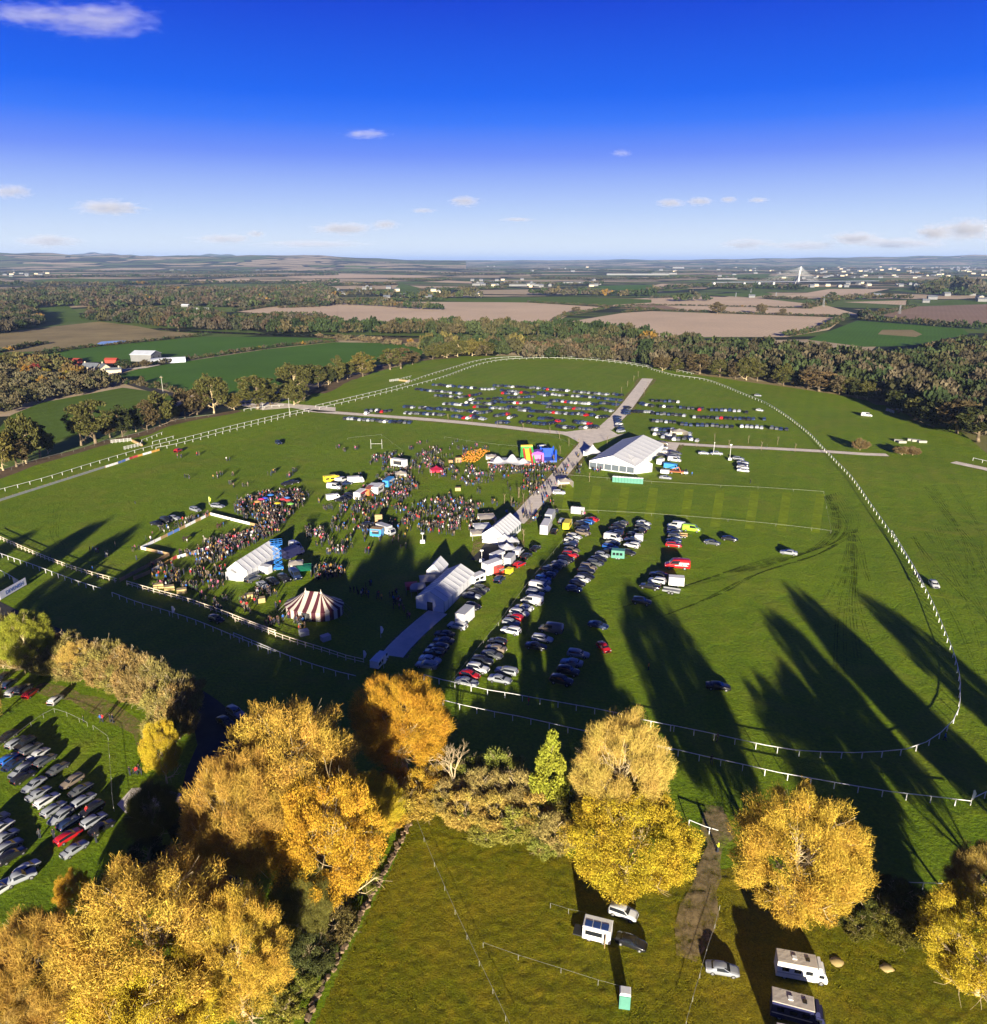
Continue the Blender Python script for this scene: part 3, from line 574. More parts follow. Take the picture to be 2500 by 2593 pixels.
HL = [(V1,[(330,637),(700,600),(1160,552)],3,3),(V1,[(640,745),(1000,700),(1500,628),(1890,588)],3.5,3),(V1,[(680,820),(900,852),(1040,888)],3.5,2.6),(V1,[(60,690),(330,645)],4,4),
      (V1,[(1200,470),(1500,440),(1800,440)],5,5),(V1,[(1320,420),(1620,383),(1890,376)],5,4),(V1,[(250,600),(40,640),(-80,660)],4,4),
      (V2,[(120,378),(360,388),(540,402),(700,408)],10,8),(V2,[(0,372),(130,364),(700,358)],8,8),(V2,[(1200,368),(1600,390),(1890,408)],4,4),(V2,[(1640,402),(1420,440),(1340,470)],4,4),(V2,[(0,392),(-200,400)],6,6),
      (V3,[(-150,425),(0,413),(500,432),(1090,452)],4,4),(V3,[(-180,388),(0,384),(500,392),(900,402)],3,3),(V3,[(1090,452),(960,520),(760,560)],6,5),(V3,[(1190,440),(1300,435),(1480,392)],5,5),(V3,[(870,402),(930,390),(1000,375)],9,7),
      (V3,[(1200,470),(1450,488),(1750,512),(1890,520)],8,6),(V3,[(1190,440),(1230,462)],10,8),(V3,[(1000,360),(1250,345),(1450,350)],10,10),(V3,[(160,362),(230,358),(310,358)],16,14),(V3,[(0,345),(140,340)],6,6),
      (V3,[(640,345),(860,352)],7,8),(V3,[(380,280),(640,290),(830,300)],14,16),(V3,[(0,300),(300,285),(560,300)],12,14),(V3,[(1520,322),(1700,330),(1890,325)],18,16),(V3,[(1560,305),(1700,285),(1830,310)],26,22),
      (V3,[(1320,262),(1600,258),(1890,250)],10,18),(V2,[(0,335),(300,330),(560,345),(700,345)],14,16),(V2,[(720,345),(900,345)],18,14),(V2,[(900,262),(1250,272),(1600,268)],10,14),(V2,[(1240,325),(1500,330),(1890,335)],16,16),
      (V2,[(600,300),(800,300),(1050,290)],9,12),(V2,[(0,268),(300,275),(440,270)],10,14),(V2,[(420,240),(640,250),(740,240)],9,16),(V2,[(0,205),(400,200),(800,210),(1250,212)],9,26),(V2,[(100,182),(500,186),(1000,188),(1500,190),(1890,196)],10,34),(V2,[(1250,235),(1600,240),(1890,240)],9,20),
      (V1,[(0,268),(300,272),(600,275),(1000,262),(1400,262),(1890,258)],12,18),(V1,[(200,232),(600,225),(1000,228),(1450,225),(1890,215)],12,22),(V1,[(0,205),(300,198),(700,200),(1200,205),(1890,195)],12,26),(V1,[(0,180),(500,175),(1000,180),(1890,172)],12,34),
      (V3,[(0,240),(250,232),(500,238),(800,250)],10,18),(V3,[(0,205),(300,200),(700,200),(1100,215),(1890,205)],10,24),(V3,[(300,180),(900,176),(1400,182),(1890,180)],10,34)]
for i, (vw, pts, h, r) in enumerate(HL):
    Q, _, _ = hedge(vw, pts, step=max(4.0, r*1.1)); foliage('hedge', Q, h, r, GREENS+GREYS[:2], f'dark hedge line among the far fields, {ordinal(i)} counted from the farm outwards', 'hedge', lo=True)
# ---- single trees of the left boundary, counted along the verge
def dtree(view, bx, by, ty, wpx, color, label, k=None, name='tree', group=None, proto=None):
    px, py = view.px(bx, by); _, yt = view.px(0, ty); g = G(px, py); h = height_to(px, py, yt)
    r = wpx/view.o[2]/scale_at(py)*1.3
    return put_tree(proto or MID[k if k is not None else random.randrange(3)], g, h, r, color, label, group, name)
OL = (0.078,0.076,0.020); DK = (0.042,0.048,0.014); BR = (0.086,0.064,0.028); YB = (0.11,0.092,0.022)
LT = [(V4,20,425,190,70,YB),(V4,95,405,225,60,BR),(V4,150,385,95,70,OL),(V4,225,350,130,55,DK),(V4,270,330,200,35,DK),(V4,458,282,25,55,OL,2),(V4,540,272,0,80,OL,2),(V4,620,240,120,40,BR),(V4,690,235,60,55,DK),(V4,765,205,75,50,DK),(V4,830,195,30,50,BR),(V4,900,175,-20,70,OL),(V4,960,150,30,45,OL),
      (V4,1040,125,-35,62,BR),(V4,1110,110,-50,50,BR),(V4,1150,70,60,30,YB),(V4,1205,100,-125,72,OL),(V4,1320,82,-15,40,YB),(V4,1300,30,40,24,YB),(V4,1450,80,-130,90,OL),(V4,1520,60,-60,55,OL),(V4,1655,55,-80,62,OL),(V4,1660,-20,-185,78,OL),(V4,1735,-40,-180,72,DK),(V4,1790,-60,-150,52,DK),(V4,1850,-70,-175,46,OL),
      (V2,15,850,705,36,OL),(V2,70,832,730,36,DK),(V2,125,818,668,46,OL),(V2,180,800,695,36,OL),(V2,265,785,648,60,YB),(V2,420,748,612,52,OL),(V2,480,742,610,52,BR),(V2,545,718,640,36,BR),(V2,660,688,600,40,OL),(V2,740,680,590,44,OL),(V2,800,672,575,52,OL),(V2,880,668,570,48,YB),(V2,960,665,580,40,OL)]
for i, t in enumerate(LT):
    vw, bx, by, ty, wp, col = t[:6]
    dtree(vw, bx, by, ty, wp, col, f'{"yellowish" if col==YB else "brown" if col==BR else "dark" if col==DK else "olive"} tree of the left boundary row, {ordinal(i)} counted from the left edge', t[6] if len(t) > 6 else None, group='trees of the left boundary row')
for i, (bx, by, ty, wp, col) in enumerate([(60,752,665,40,BR),(140,760,680,36,OL),(270,772,645,60,BR),(385,786,690,52,OL),(470,800,705,40,BR),(535,806,670,50,OL),(595,812,700,40,OL),(745,835,712,56,OL),(815,842,800,22,BR),(880,856,735,46,BR),(945,870,745,70,(0.13,0.09,0.04)),(1055,888,780,48,(0.12,0.095,0.05)),(1110,895,790,40,OL),(1160,908,800,40,DK),(1215,918,805,50,OL),(1280,925,825,42,DK),(1390,990,850,58,DK),(1480,1030,900,60,OL),(1590,1070,915,70,DK),(1720,1105,900,80,BR),(1840,1150,930,90,DK)]):
    dtree(V3, bx, by, ty, wp, col, f'{"brown" if col[0]>.08 else "dark" if col==DK else "olive"} tree on the near edge of the right-hand wood, {ordinal(i)} from the left', group='trees on the edge of the right-hand wood')
SING = [(V3,370,430,365,34,'bare round tree in the stubble field, left of two others'),(V3,618,434,372,26,'bare tall tree in the stubble field, middle of three'),(V3,740,437,400,16,'small bare tree in the stubble field, right of two taller ones'),(V2,1465,426,388,20,'single tree by the track through the stubble field'),(V2,1400,436,415,10,'small bush beside the single tree in the stubble field'),
        (V3,1012,350,303,20,'dark pointed tree beside the white farmhouse'),(V3,1295,432,396,16,'thin tree at the corner of the brown field'),(V3,1440,392,350,8,'narrow dark tree near the right-hand farm'),
        (V1,800,822,782,12,'thin tree by the farm lane'),(V1,1375,642,620,12,'small pale tree in the hedge of the green fields, left of two'),(V1,1460,632,610,10,'small yellow tree in the hedge of the green fields, right of two'),(V1,1250,662,636,8,'thin bare tree in the hedge of the green fields'),
        (V1,410,755,715,34,'red-leaved tree beside the farmhouse'),(V1,450,770,730,26,'second red-leaved tree, touching the farmhouse wall'),(V1,430,810,762,22,'yellow round tree in front of the farmhouse, right of its pair'),(V1,385,805,752,22,'yellow round tree in front of the farmhouse, left of its pair'),(V1,155,795,720,24,'orange-brown tree left of the farm'),(V1,205,785,708,26,'orange tree left of the red-leaved trees'),(V1,265,790,735,22,'brown tree left of the yellow garden trees'),(V1,700,735,690,36,'dark round bush between farmhouse and barn'),(V1,820,730,690,26,'bush beside the barn yard')]
for vw, bx, by, ty, wp, lab in SING:
    c = (0.20,0.035,0.03) if 'red-leaved' in lab else (0.26,0.22,0.03) if 'yellow' in lab else (0.26,0.13,0.02) if 'orange' in lab else (0.04,0.06,0.02) if 'dark' in lab else (0.11,0.085,0.04)
    dtree(vw, bx, by, ty, wp, c, lab)
for vw, bx, by, ty, wp, lab in [(V6,1175,312,245,36,'round brown bush left of its pair beside the right-hand track'),(V6,1410,338,290,34,'wide brown bush right of its pair, its left half, by the track'),(V6,1470,340,292,36,'wide brown bush right of its pair, its right half, by the track')]:
    dtree(vw, bx, by, ty, wp, (0.17,0.12,0.05), lab, name='bush', proto=BUSH[0])
# young avenue trees along the tracks
def sapling_mesh():
    mb = MB(); rnd = random.Random(5); mb.tube((0,0,-.1),(0,0,3.2),.09,.05,4)
    for i in range(16):
        a = rnd.uniform(0,6.28); z = rnd.uniform(1.4,3.2); l = rnd.uniform(.6,1.2); mb.tube((0,0,z),(math.cos(a)*l*.6,math.sin(a)*l*.6,z+l),.03,.012,3,cap=False)
    return mb.mesh('sapling', M['bark'])
SAP = sapling_mesh()
sap = [(V5,x,y) for x,y in [(745,370),(880,388),(1022,408),(1168,425),(1318,442),(1372,470),(1425,510),(1480,515),(1375,555),(1340,610),(1145,800),(1100,855),(1168,835),(1240,760),(1215,890),(1690,290),(1720,210),(1755,175),(1790,145),(1815,120),(1850,215),(1870,180),(1640,500)]]+[(V6,x,y) for x,y in [(255,292),(355,262),(435,300),(545,272),(618,312),(710,280),(808,322)]]+[(W3,x,y) for x,y in [(575,165),(610,460),(480,210),(1060,55),(625,260)]]
for i, (vw, x, y) in enumerate(sap): 
    o = link('young_tree', None, None, vw(x,y), random.uniform(0,6)); o.scale = (1,1,1); link('trunk', SAP, o); tag(o, f'thin bare young tree along the gravel tracks, {ordinal(i)} counted from the left lane', 'tree', 'young trees along the tracks')
# ------------------------------------------------------------------ the tussocky meadow in the foreground: real relief
a = N('meadow_grass', 0.85, 0.12); p = a.pos()
fine = a.noise(p, 5.0, 5, .75); mid = a.noise(p, .5, 4, .6); big = a.noise(p, .05, 4, .6)
c = a.mix(a.ramp(mid, [(0.3,(0.15,0.165,0.003)),(0.5,(0.20,0.195,0.004)),(0.74,(0.30,0.24,0.008))]), (0.38,0.26,0.015), a.math('MULTIPLY', a.ramp(big,[(0.45,(0,0,0)),(0.7,(1,1,1))]), .55))
c = a.mix(c, a.ramp(fine, [(0.3,(.3,.3,.3)),(.7,(1.6,1.6,1.6))]), .9, 'MULTIPLY'); a.col(c); a.bump(fine, 1.0, .35); M['meadow'] = a.m
def value_noise(X, Y, seed):
    rs = np.random.default_rng(seed); T_ = rs.random((256,256)); xi = np.floor(X).astype(int); yi = np.floor(Y).astype(int); fx = X-xi; fy = Y-yi
    fx = fx*fx*(3-2*fx); fy = fy*fy*(3-2*fy); g = lambda a, b: T_[a%256, b%256]
    return (g(xi,yi)*(1-fx)+g(xi+1,yi)*fx)*(1-fy)+(g(xi,yi+1)*(1-fx)+g(xi+1,yi+1)*fx)*fy
def relief(name, poly, step, amp, mat, z0):
    P = np.array([(p.x,p.y) for p in poly]); lo, hi = P.min(0), P.max(0)
    nx, ny = int((hi[0]-lo[0])/step)+2, int((hi[1]-lo[1])/step)+2
    X, Y = np.meshgrid(lo[0]+np.arange(nx)*step, lo[1]+np.arange(ny)*step); Q = np.stack([X.ravel(), Y.ravel()], 1)
    inside = np.zeros(len(Q), bool); dist = np.full(len(Q), 1e9); j = len(P)-1
    for i in range(len(P)):
        A, B = P[i], P[j]
        inside ^= ((A[1] > Q[:,1]) != (B[1] > Q[:,1])) & (Q[:,0] < (B[0]-A[0])*(Q[:,1]-A[1])/(B[1]-A[1]+1e-9)+A[0])
        ab = B-A; t = np.clip(((Q-A)@ab)/(ab@ab), 0, 1); dist = np.minimum(dist, np.linalg.norm(Q-(A+t[:,None]*ab), axis=1)); j = i
    Xf, Yf = Q[:,0]+500, Q[:,1]+500
    n1 = value_noise(Xf/.75, Yf/.9, 1); n2 = value_noise(Xf/.45, Yf/.5, 2); n3 = value_noise(Xf/6, Yf/7, 3)
    Z = z0+np.clip(dist/2,0,1)*amp*(np.clip(n1-.5,0,1)*.7*(.4+n3)+.7*n2+.4*n3)
    idx = np.where(inside, np.arange(len(Q)), -1); I = idx.reshape(ny,nx)
    q = np.stack([I[:-1,:-1],I[:-1,1:],I[1:,1:],I[1:,:-1]], -1).reshape(-1,4); q = q[(q >= 0).all(1)]
    used = np.unique(q); re = np.full(len(Q), -1); re[used] = np.arange(len(used)); q = re[q]
    me = bpy.data.meshes.new(name); me.vertices.add(len(used)); me.vertices.foreach_set('co', np.stack([Q[used,0],Q[used,1],Z[used]],1).astype(np.float32).ravel())
    me.loops.add(len(q)*4); me.loops.foreach_set('vertex_index', q.astype(np.int32).ravel()); me.polygons.add(len(q)); me.polygons.foreach_set('loop_start', np.arange(0,len(q)*4,4,dtype=np.int32))
    me.polygons.foreach_set('use_smooth', np.ones(len(q),bool)); me.materials.append(mat); me.update(calc_edges=True)
    o = link(name, me); o['kind'] = 'structure'; return o
relief('meadow', vp(W8,(1130,1060),(1300,700),(1440,430),(1540,210),(1640,250),(1900,330))+vp(W7,(350,150),(640,170),(900,150),(1250,250),(1500,400),(2000,420),(2200,900),(-200,900)), .27, .14, M['meadow'], .01)

# tufts of longer grass standing in the meadow, catching the low sun
TP = grid_points(vp(W8,(1160,1050),(1310,710),(1450,430),(1545,225),(1640,270),(1900,350))+vp(W7,(350,170),(640,190),(760,330),(900,170),(1250,270),(1500,420),(1900,440),(2000,850),(-180,850)), .215)
TP = TP[NR.random(len(TP)) < np.clip(value_noise(TP[:,0]/3.2+300, TP[:,1]/3.2+300, 9)*1.5-.1, .25, 1)]
nT = len(TP); hT = NR.uniform(.05,.13,nT); C_ = np.stack([TP[:,0], TP[:,1], hT*.5+.02], 1); D_ = np.stack([NR.normal(0,.6,nT), NR.normal(0,.6,nT), np.ones(nT)], 1)
M['tuft'] = leaf_mat('meadow_tuft', .65, 1.35)
o = link('meadow_tufts', quads_mesh('meadow_tufts', orient_quads(C_, D_, hT, NR.uniform(.06,.15,nT)), M['tuft']), color=(.155,.14,.005)); tag(o, 'tufts of longer golden-green grass in the near meadow', 'grass', kind='stuff')
# ------------------------------------------------------------------ vehicles
M['paint'] = objcol('car_paint', 0.32, 0.5, 0.5, 0.12)
def glass_mat():
    a = N('car_glass', 0.06, 0.6); a.col((0.012,0.015,0.02)); return a.m
M['glass'] = glass_mat(); M['tyre'] = plain('tyre', (0.015,0.015,0.015), .85); M['rim'] = plain('rim', (0.35,0.35,0.36), .35, .1, metal=.6)
M['lamp'] = plain('headlamp', (0.75,0.75,0.72), .15); M['tail'] = plain('tail_lamp', (0.35,0.01,0.01), .25); M['chassis'] = plain('chassis', (0.03,0.03,0.03), .7)
M['white_body'] = plain('white_body', (0.72,0.71,0.68), .45, .06); M['wood_box'] = plain('wood_box', (0.32,0.2,0.1), .8); M['steel'] = plain('steel', (0.32,0.33,0.34), .45, .15, metal=.5)
PAINT = {'w':((.58,.58,.57),'white'),'s':((.27,.285,.31),'silver'),'g':((.085,.09,.095),'dark grey'),'k':((.014,.014,.017),'black'),'b':((.018,.032,.085),'dark blue'),'B':((.02,.11,.42),'bright blue'),'r':((.42,.012,.016),'red'),'n':((.20,.16,.12),'beige'),'l':((.30,.50,.04),'lime green'),'y':((.75,.50,.02),'yellow')}
# stations from tail to nose: x, belt height, top height, half width
CAR = {'hatchback':[(-2.02,.70,.80,.76),(-1.95,.90,1.02,.84),(-1.62,.93,1.40,.86),(-.6,.93,1.49,.87),(.15,.92,1.45,.87),(.98,.90,.96,.87),(1.7,.80,.84,.84),(2.02,.55,.62,.70)],
 'saloon':[(-2.3,.66,.86,.76),(-2.1,.86,1.0,.84),(-1.55,.90,1.04,.87),(-.85,.92,1.40,.88),(.1,.92,1.43,.88),(1.02,.90,.96,.88),(1.9,.78,.83,.85),(2.3,.52,.6,.70)],
 'estate':[(-2.32,.7,.85,.78),(-2.24,.9,1.06,.85),(-1.95,.92,1.43,.87),(-.6,.92,1.50,.88),(.2,.92,1.46,.88),(1.06,.9,.96,.88),(1.9,.78,.83,.85),(2.3,.55,.6,.72)],
 'jeep':[(-2.25,.85,1.0,.84),(-2.18,1.05,1.25,.90),(-1.95,1.08,1.66,.92),(-.6,1.08,1.74,.93),(.25,1.08,1.70,.93),(.98,1.06,1.12,.93),(1.85,.98,1.03,.91),(2.22,.65,.75,.80)],
 'van':[(-2.7,.9,1.1,.92),(-2.66,1.25,2.1,.97),(-2.3,1.25,2.22,.98),(-.5,1.25,2.24,.98),(1.0,1.25,2.12,.98),(1.75,1.18,1.28,.97),(2.35,.95,1.02,.94),(2.7,.6,.7,.84)],
 'pickup':[(-2.6,.8,.92,.88),(-2.5,1.0,1.06,.92),(-1.2,1.02,1.08,.93),(-.75,1.05,1.66,.93),(.4,1.05,1.70,.93),(1.1,1.04,1.1,.93),(2.1,.95,1.0,.91),(2.5,.65,.72,.82)]}
WHEELX = {'hatchback':(1.28,-1.25),'saloon':(1.42,-1.38),'estate':(1.42,-1.38),'jeep':(1.38,-1.35),'van':(1.75,-1.55),'pickup':(1.6,-1.55)}
def car_meshes(kind):
    st = CAR[kind]; mb = MB(); van = kind == 'van'; gl = MB(); ss = []
    def wr(z): x, zb, zr, w = z; return w*.76 if zr-zb > .25 and not van else w*.90 if zr-zb > .25 else w*.93
    z0 = .24 if kind not in ('jeep','pickup','van') else .34
    secs = []
    for q in st:
        x, zb, zr, w = q; r = wr(q); lo = z0+(.12 if q in (st[0], st[-1]) else 0)
        secs.append([(x,-w*.9,lo),(x,-w,lo+.22),(x,-w,zb),(x,-r,zr-.05*(zr-zb>.25)),(x,-r*.55,zr+.02),(x,r*.55,zr+.02),(x,r,zr-.05*(zr-zb>.25)),(x,w,zb),(x,w,lo+.22),(x,w*.9,lo)])
    v = [p for s_ in secs for p in s_]; n = 10; f = []
    for i in range(len(st)-1):
        for k in range(n): f.append((i*n+k, i*n+(k+1)%n, (i+1)*n+(k+1)%n, (i+1)*n+k))
    f += [tuple(range(n)), tuple(range(len(v)-1, len(v)-n-1, -1))]; mb.add(v, f)
    body = mb.mesh(kind+'_body', M['paint'], True)
    cab = [i for i in range(len(st)) if st[i][2]-st[i][1] > .25]; a, b = cab[0], cab[-1]
    def pane(c):
        n_ = (Vector(c[1])-Vector(c[0])).cross(Vector(c[2])-Vector(c[0])).normalized()*.02; m = MB(); m.add([Vector(p)+n_ for p in c]+[Vector(p)-n_ for p in c], [(0,1,2,3),(7,6,5,4),(0,4,5,1),(1,5,6,2),(2,6,7,3),(3,7,4,0)]); return m
    A_, B_ = st[b], st[b+1]; ra, rb = wr(A_)*.9, wr(B_)*.88
    ws = pane([(A_[0]+.06,-ra,A_[2]-.06),(A_[0]+.06,ra,A_[2]-.06),(B_[0]-.04,rb,B_[2]+.05),(B_[0]-.04,-rb,B_[2]+.05)][::-1]).mesh(kind+'_windscreen', M['glass'])
    A_, B_ = st[a], st[a-1]; ra, rb = wr(A_)*.88, wr(B_)*.84
    rw = pane([(A_[0]-.03,-ra,A_[2]-.08),(A_[0]-.03,ra,A_[2]-.08),(B_[0]+.03,rb,B_[2]+.04),(B_[0]+.03,-rb,B_[2]+.04)]).mesh(kind+'_rear_window', M['glass'])
    side = []
    for sgn in (-1, 1):
        m = MB(); i0 = a if not van else b-1
        for i in range(i0, b+1):
            p, q = st[i], st[i+1] if i < b else st[i+1]
            def pt(s_, up):
                t = .86 if up else .10; y = (s_[3]+(wr(s_)-s_[3])*t+.018)*sgn; return (s_[0], y, s_[1]+(s_[2]-s_[1])*t)
            x0, x1 = p[0]+.05, q[0]-.05
            c = [pt(p,0), pt(q,0) if i < b else (q[0]-.1, (q[3]+.01)*sgn, q[1]+.06), pt(q,1) if i < b else (p[0]+(q[0]-p[0])*.12, pt(p,1)[1], pt(p,1)[2]-.06), pt(p,1)]
            m.add(c, [(0,1,2,3) if sgn < 0 else (3,2,1,0)])
        side.append(m.mesh(kind+'_side_window', M['glass']))
    return dict(body=body, ws=ws, rw=rw, side=side)
CM = {k: car_meshes(k) for k in CAR}
def tyre_mesh(r, w): return MB().tube((0,-w/2,0),(0,w/2,0), r, r, 12, 0).mesh('tyre', M['tyre'])
def rim_mesh(r, w):
    mb = MB()
    for s_ in (-1,1): mb.tube((0,s_*(w/2+.002),0),(0,s_*(w/2+.012),0), r*.6, r*.55, 8)
    return mb.mesh('rim', M['rim'])
def wheel_mesh(r, w):
    mb = MB(); mb.tube((0,-w/2,0),(0,w/2,0), r, r, 12, 0); 
    for s_ in (-1,1): mb.tube((0,s_*(w/2+.002),0),(0,s_*(w/2+.012),0), r*.6, r*.55, 8, 1)
    return mb.mesh('wheel', [M['tyre'], M['rim']])
WH = wheel_mesh(.32,.22); WHB = wheel_mesh(.38,.25); TY, TYB, RM, RMB = tyre_mesh(.32,.22), tyre_mesh(.38,.25), rim_mesh(.32,.22), rim_mesh(.38,.25)
HLM = MB().box(-.05,.05,-.16,.16,-.07,.07).mesh('headlight', M['lamp']); TLM = MB().box(-.03,.03,-.10,.10,-.13,.13).mesh('tail_light', M['tail'])
def car(kind, loc, rz, code, label, group=None, lights=False, name=None, sc=1.0):
    o = thing(name or {'van':'parked_van','pickup':'pickup_truck'}.get(kind,'parked_car'), loc, rz, label, 'van' if kind == 'van' else 'pickup' if kind == 'pickup' else 'car', group)
    if sc != 1.0: o.scale = (sc,)*3
    c = CM[kind]; pc = PAINT[code][0] if isinstance(code, str) else code; st = CAR[kind]
    link('body', c['body'], o, color=pc); link('windscreen', c['ws'], o)
    if kind != 'van': link('rear_window', c['rw'], o)
    for s_ in c['side']: link('side_window', s_, o)
    big = kind in ('jeep','van','pickup'); w = max(q[3] for q in st)-.10
    for x in WHEELX[kind]:
        for s_ in (-1,1):
            if lights: q = link('wheel', TYB if big else TY, o, (x, s_*w, .38 if big else .32)); link('rim', RMB if big else RM, q)
            else: link('wheel', WHB if big else WH, o, (x, s_*w, .38 if big else .32))
    if lights:
        for s_ in (-1,1):
            q = st[-1]; link('headlight', HLM, o, (st[-2][0]+.16, s_*(q[3]-.12), st[-2][1]-.13)); p = st[1]; link('tail_light', TLM, o, (p[0]-.03, s_*(p[3]-.14), p[1]-.02))
    return o
def heading(view, x, y, ax):
    d = view(x+ax[0], y+ax[1])-view(x, y); return math.atan2(d.y, d.x)
KINDS_ = ['hatchback','saloon','estate','hatchback','jeep','saloon','estate','jeep']
def kind_for(i): return KINDS_[(i*5+3)%8]
cars_made = [0]
def row(view, spots, ax, where, group, lights=False, flip=0.5, count_from='top', sc=1.0):
    """spots: x, y, colour code and perhaps a kind; labels count along the row"""
    for i, sp_ in enumerate(spots):
        x, y, c = sp_[:3]; k = sp_[3] if len(sp_) > 3 else kind_for(i+len(where)); rz = heading(view, x, y, ax)+R(random.uniform(-4,4))
        if random.random() < flip: rz += math.pi
        kn = {'jeep':'off-roader','pickup':'pickup'}.get(k,k)
        car(k, view(x,y), rz, c, f'{PAINT[c][1]} {kn}, {ordinal(i)} from the {count_from} {where}', group, lights, sc=sc); cars_made[0] += 1
AXN = (110,22)
row(W3, [(1075,322,'r'),(1040,340,'B'),(1010,362,'k'),(1010,388,'b'),(1018,418,'n','jeep'),(958,440,'w'),(938,468,'w'),(933,494,'b'),(940,532,'n'),(930,568,'r','jeep'),(900,602,'k'),(855,628,'s','jeep'),(815,652,'k'),(790,675,'k'),(778,706,'b'),(745,730,'B'),(735,756,'s'),(722,795,'w','van'),(690,836,'s'),(668,888,'w','van'),(612,930,'w'),(583,965,'w'),(548,996,'r'),(527,1032,'s'),(523,1090,'w','jeep')], AXN, 'of the row right of the rope fence', 'cars in the long row right of the rope fence', True, .3)
row(W3, [(1282,350,'g'),(1262,370,'k'),(1245,392,'k'),(1240,412,'b'),(1235,432,'k'),(1222,456,'w','van'),(1215,488,'b'),(1205,513,'B'),(1200,540,'k'),(1150,568,'s'),(1122,596,'k'),(1100,622,'g'),(1055,654,'n'),(1040,680,'k'),(1035,712,'k'),(1012,735,'w','hatchback'),(978,766,'k'),(955,802,'b')], AXN, 'of the middle row, left of the short row', 'cars in the middle row', True, .3)
row(W3, [(1430,348,'w'),(1427,374,'g','estate'),(1405,402,'k'),(1365,432,'k'),(1360,468,'b','pickup'),(1350,503,'w','jeep'),(1327,552,'k','hatchback')], AXN, 'of the short row beside the middle row', 'cars in the short row', True, .4)
row(W3, [(1652,370,'w','van'),(1645,396,'b'),(1635,418,'k'),(1645,440,'g'),(1635,470,'b'),(1637,498,'r')], (110,12), 'of the stack above the red van', 'cars stacked above the red van', True, .4)
row(W3, [(1530,702,'k','saloon'),(1520,748,'w','jeep'),(1472,786,'k','pickup')], (110,18), 'of the three beside the white trailer', 'cars beside the white trailer', True, 1)
for x, y, c, k, ax, lab in [(1758,392,'l','van',(110,14),'lime green van beside the small stack of cars'),(1418,890,'k','jeep',(110,18),'black off-roader alone in the tree shadow'),(1120,1050,'b','saloon',(110,25),'dark blue saloon alone at the tip of a tree shadow'),(1158,1205,'r','hatchback',(60,55),'red hatchback parked askew at the shadow edge'),
      (255,848,'s','saloon',(105,14),'silver saloon right of the large marquee, lowest of four'),(290,822,'k','saloon',(105,25),'black saloon right of the large marquee, second from below'),(325,800,'g','hatchback',(105,30),'grey hatchback right of the large marquee, top of four'),(265,920,'k','hatchback',(105,30),'black hatchback behind the white box trailer'),(447,735,'b','jeep',(70,-70),'dark blue off-roader beside the mobile kitchen'),(583,632,'r','hatchback',(90,-40),'red hatchback beside the grey trailer'),(632,575,'k','estate',(80,-60),'black estate right of the white caravan'),(693,522,'k','saloon',(80,-55),'black saloon on the grass above the black estate'),(575,555,'w','van',(70,-70),'white van below the pavilion')]:
    car(k, W3(x,y), heading(W3,x,y,ax), c, lab, lights=True)
o = car('van', W3(1660,645), heading(W3,1660,645,(-120,-8)), 'r', 'tall red van alone between the parked cars', sc=1.22, lights=True)
for x0, x1, z0, z1 in [(-1.9,-1.2,1.15,1.6),(-.9,-.3,1.1,1.7),(-2.2,.6,.95,1.05)]: link('lettering', MB().box(x0,x1,.985,1.0,z0,z1).mesh('lettering', M['white_body']), o)
row(W4, [(428,112,'w','jeep'),(340,168,'k'),(333,213,'b','saloon'),(297,262,'b','jeep'),(268,296,'k'),(243,342,'w','saloon'),(218,378,'s','estate')], (110,18), 'of the row left of the rope fence', 'cars in the row left of the rope fence', True, .5)
row(W4, [(702,218,'k'),(690,265,'n'),(665,308,'g','saloon'),(600,355,'k'),(570,405,'w'),(515,447,'r','hatchback'),(493,495,'s','saloon')], (110,22), 'of the row against the rope fence', 'cars against the rope fence', True, .6)
row(W4, [(1067,136,'n','van'),(1010,197,'w','estate'),(965,250,'k','saloon')], (110,20), 'of the three shaded with a grey van', 'three cars in the shade', True, .4)
row(W4, [(1255,302,'s','estate'),(1208,362,'s','saloon'),(1185,424,'k','jeep'),(1140,488,'k','jeep')], (110,20), 'of the four in deep shade', 'four cars in deep shade', True, .4)
row(W4, [(762,420,'s','estate'),(720,478,'s','saloon')], (110,18), 'of the pair right of the red hatchback', 'pair of silver cars', True, .4)
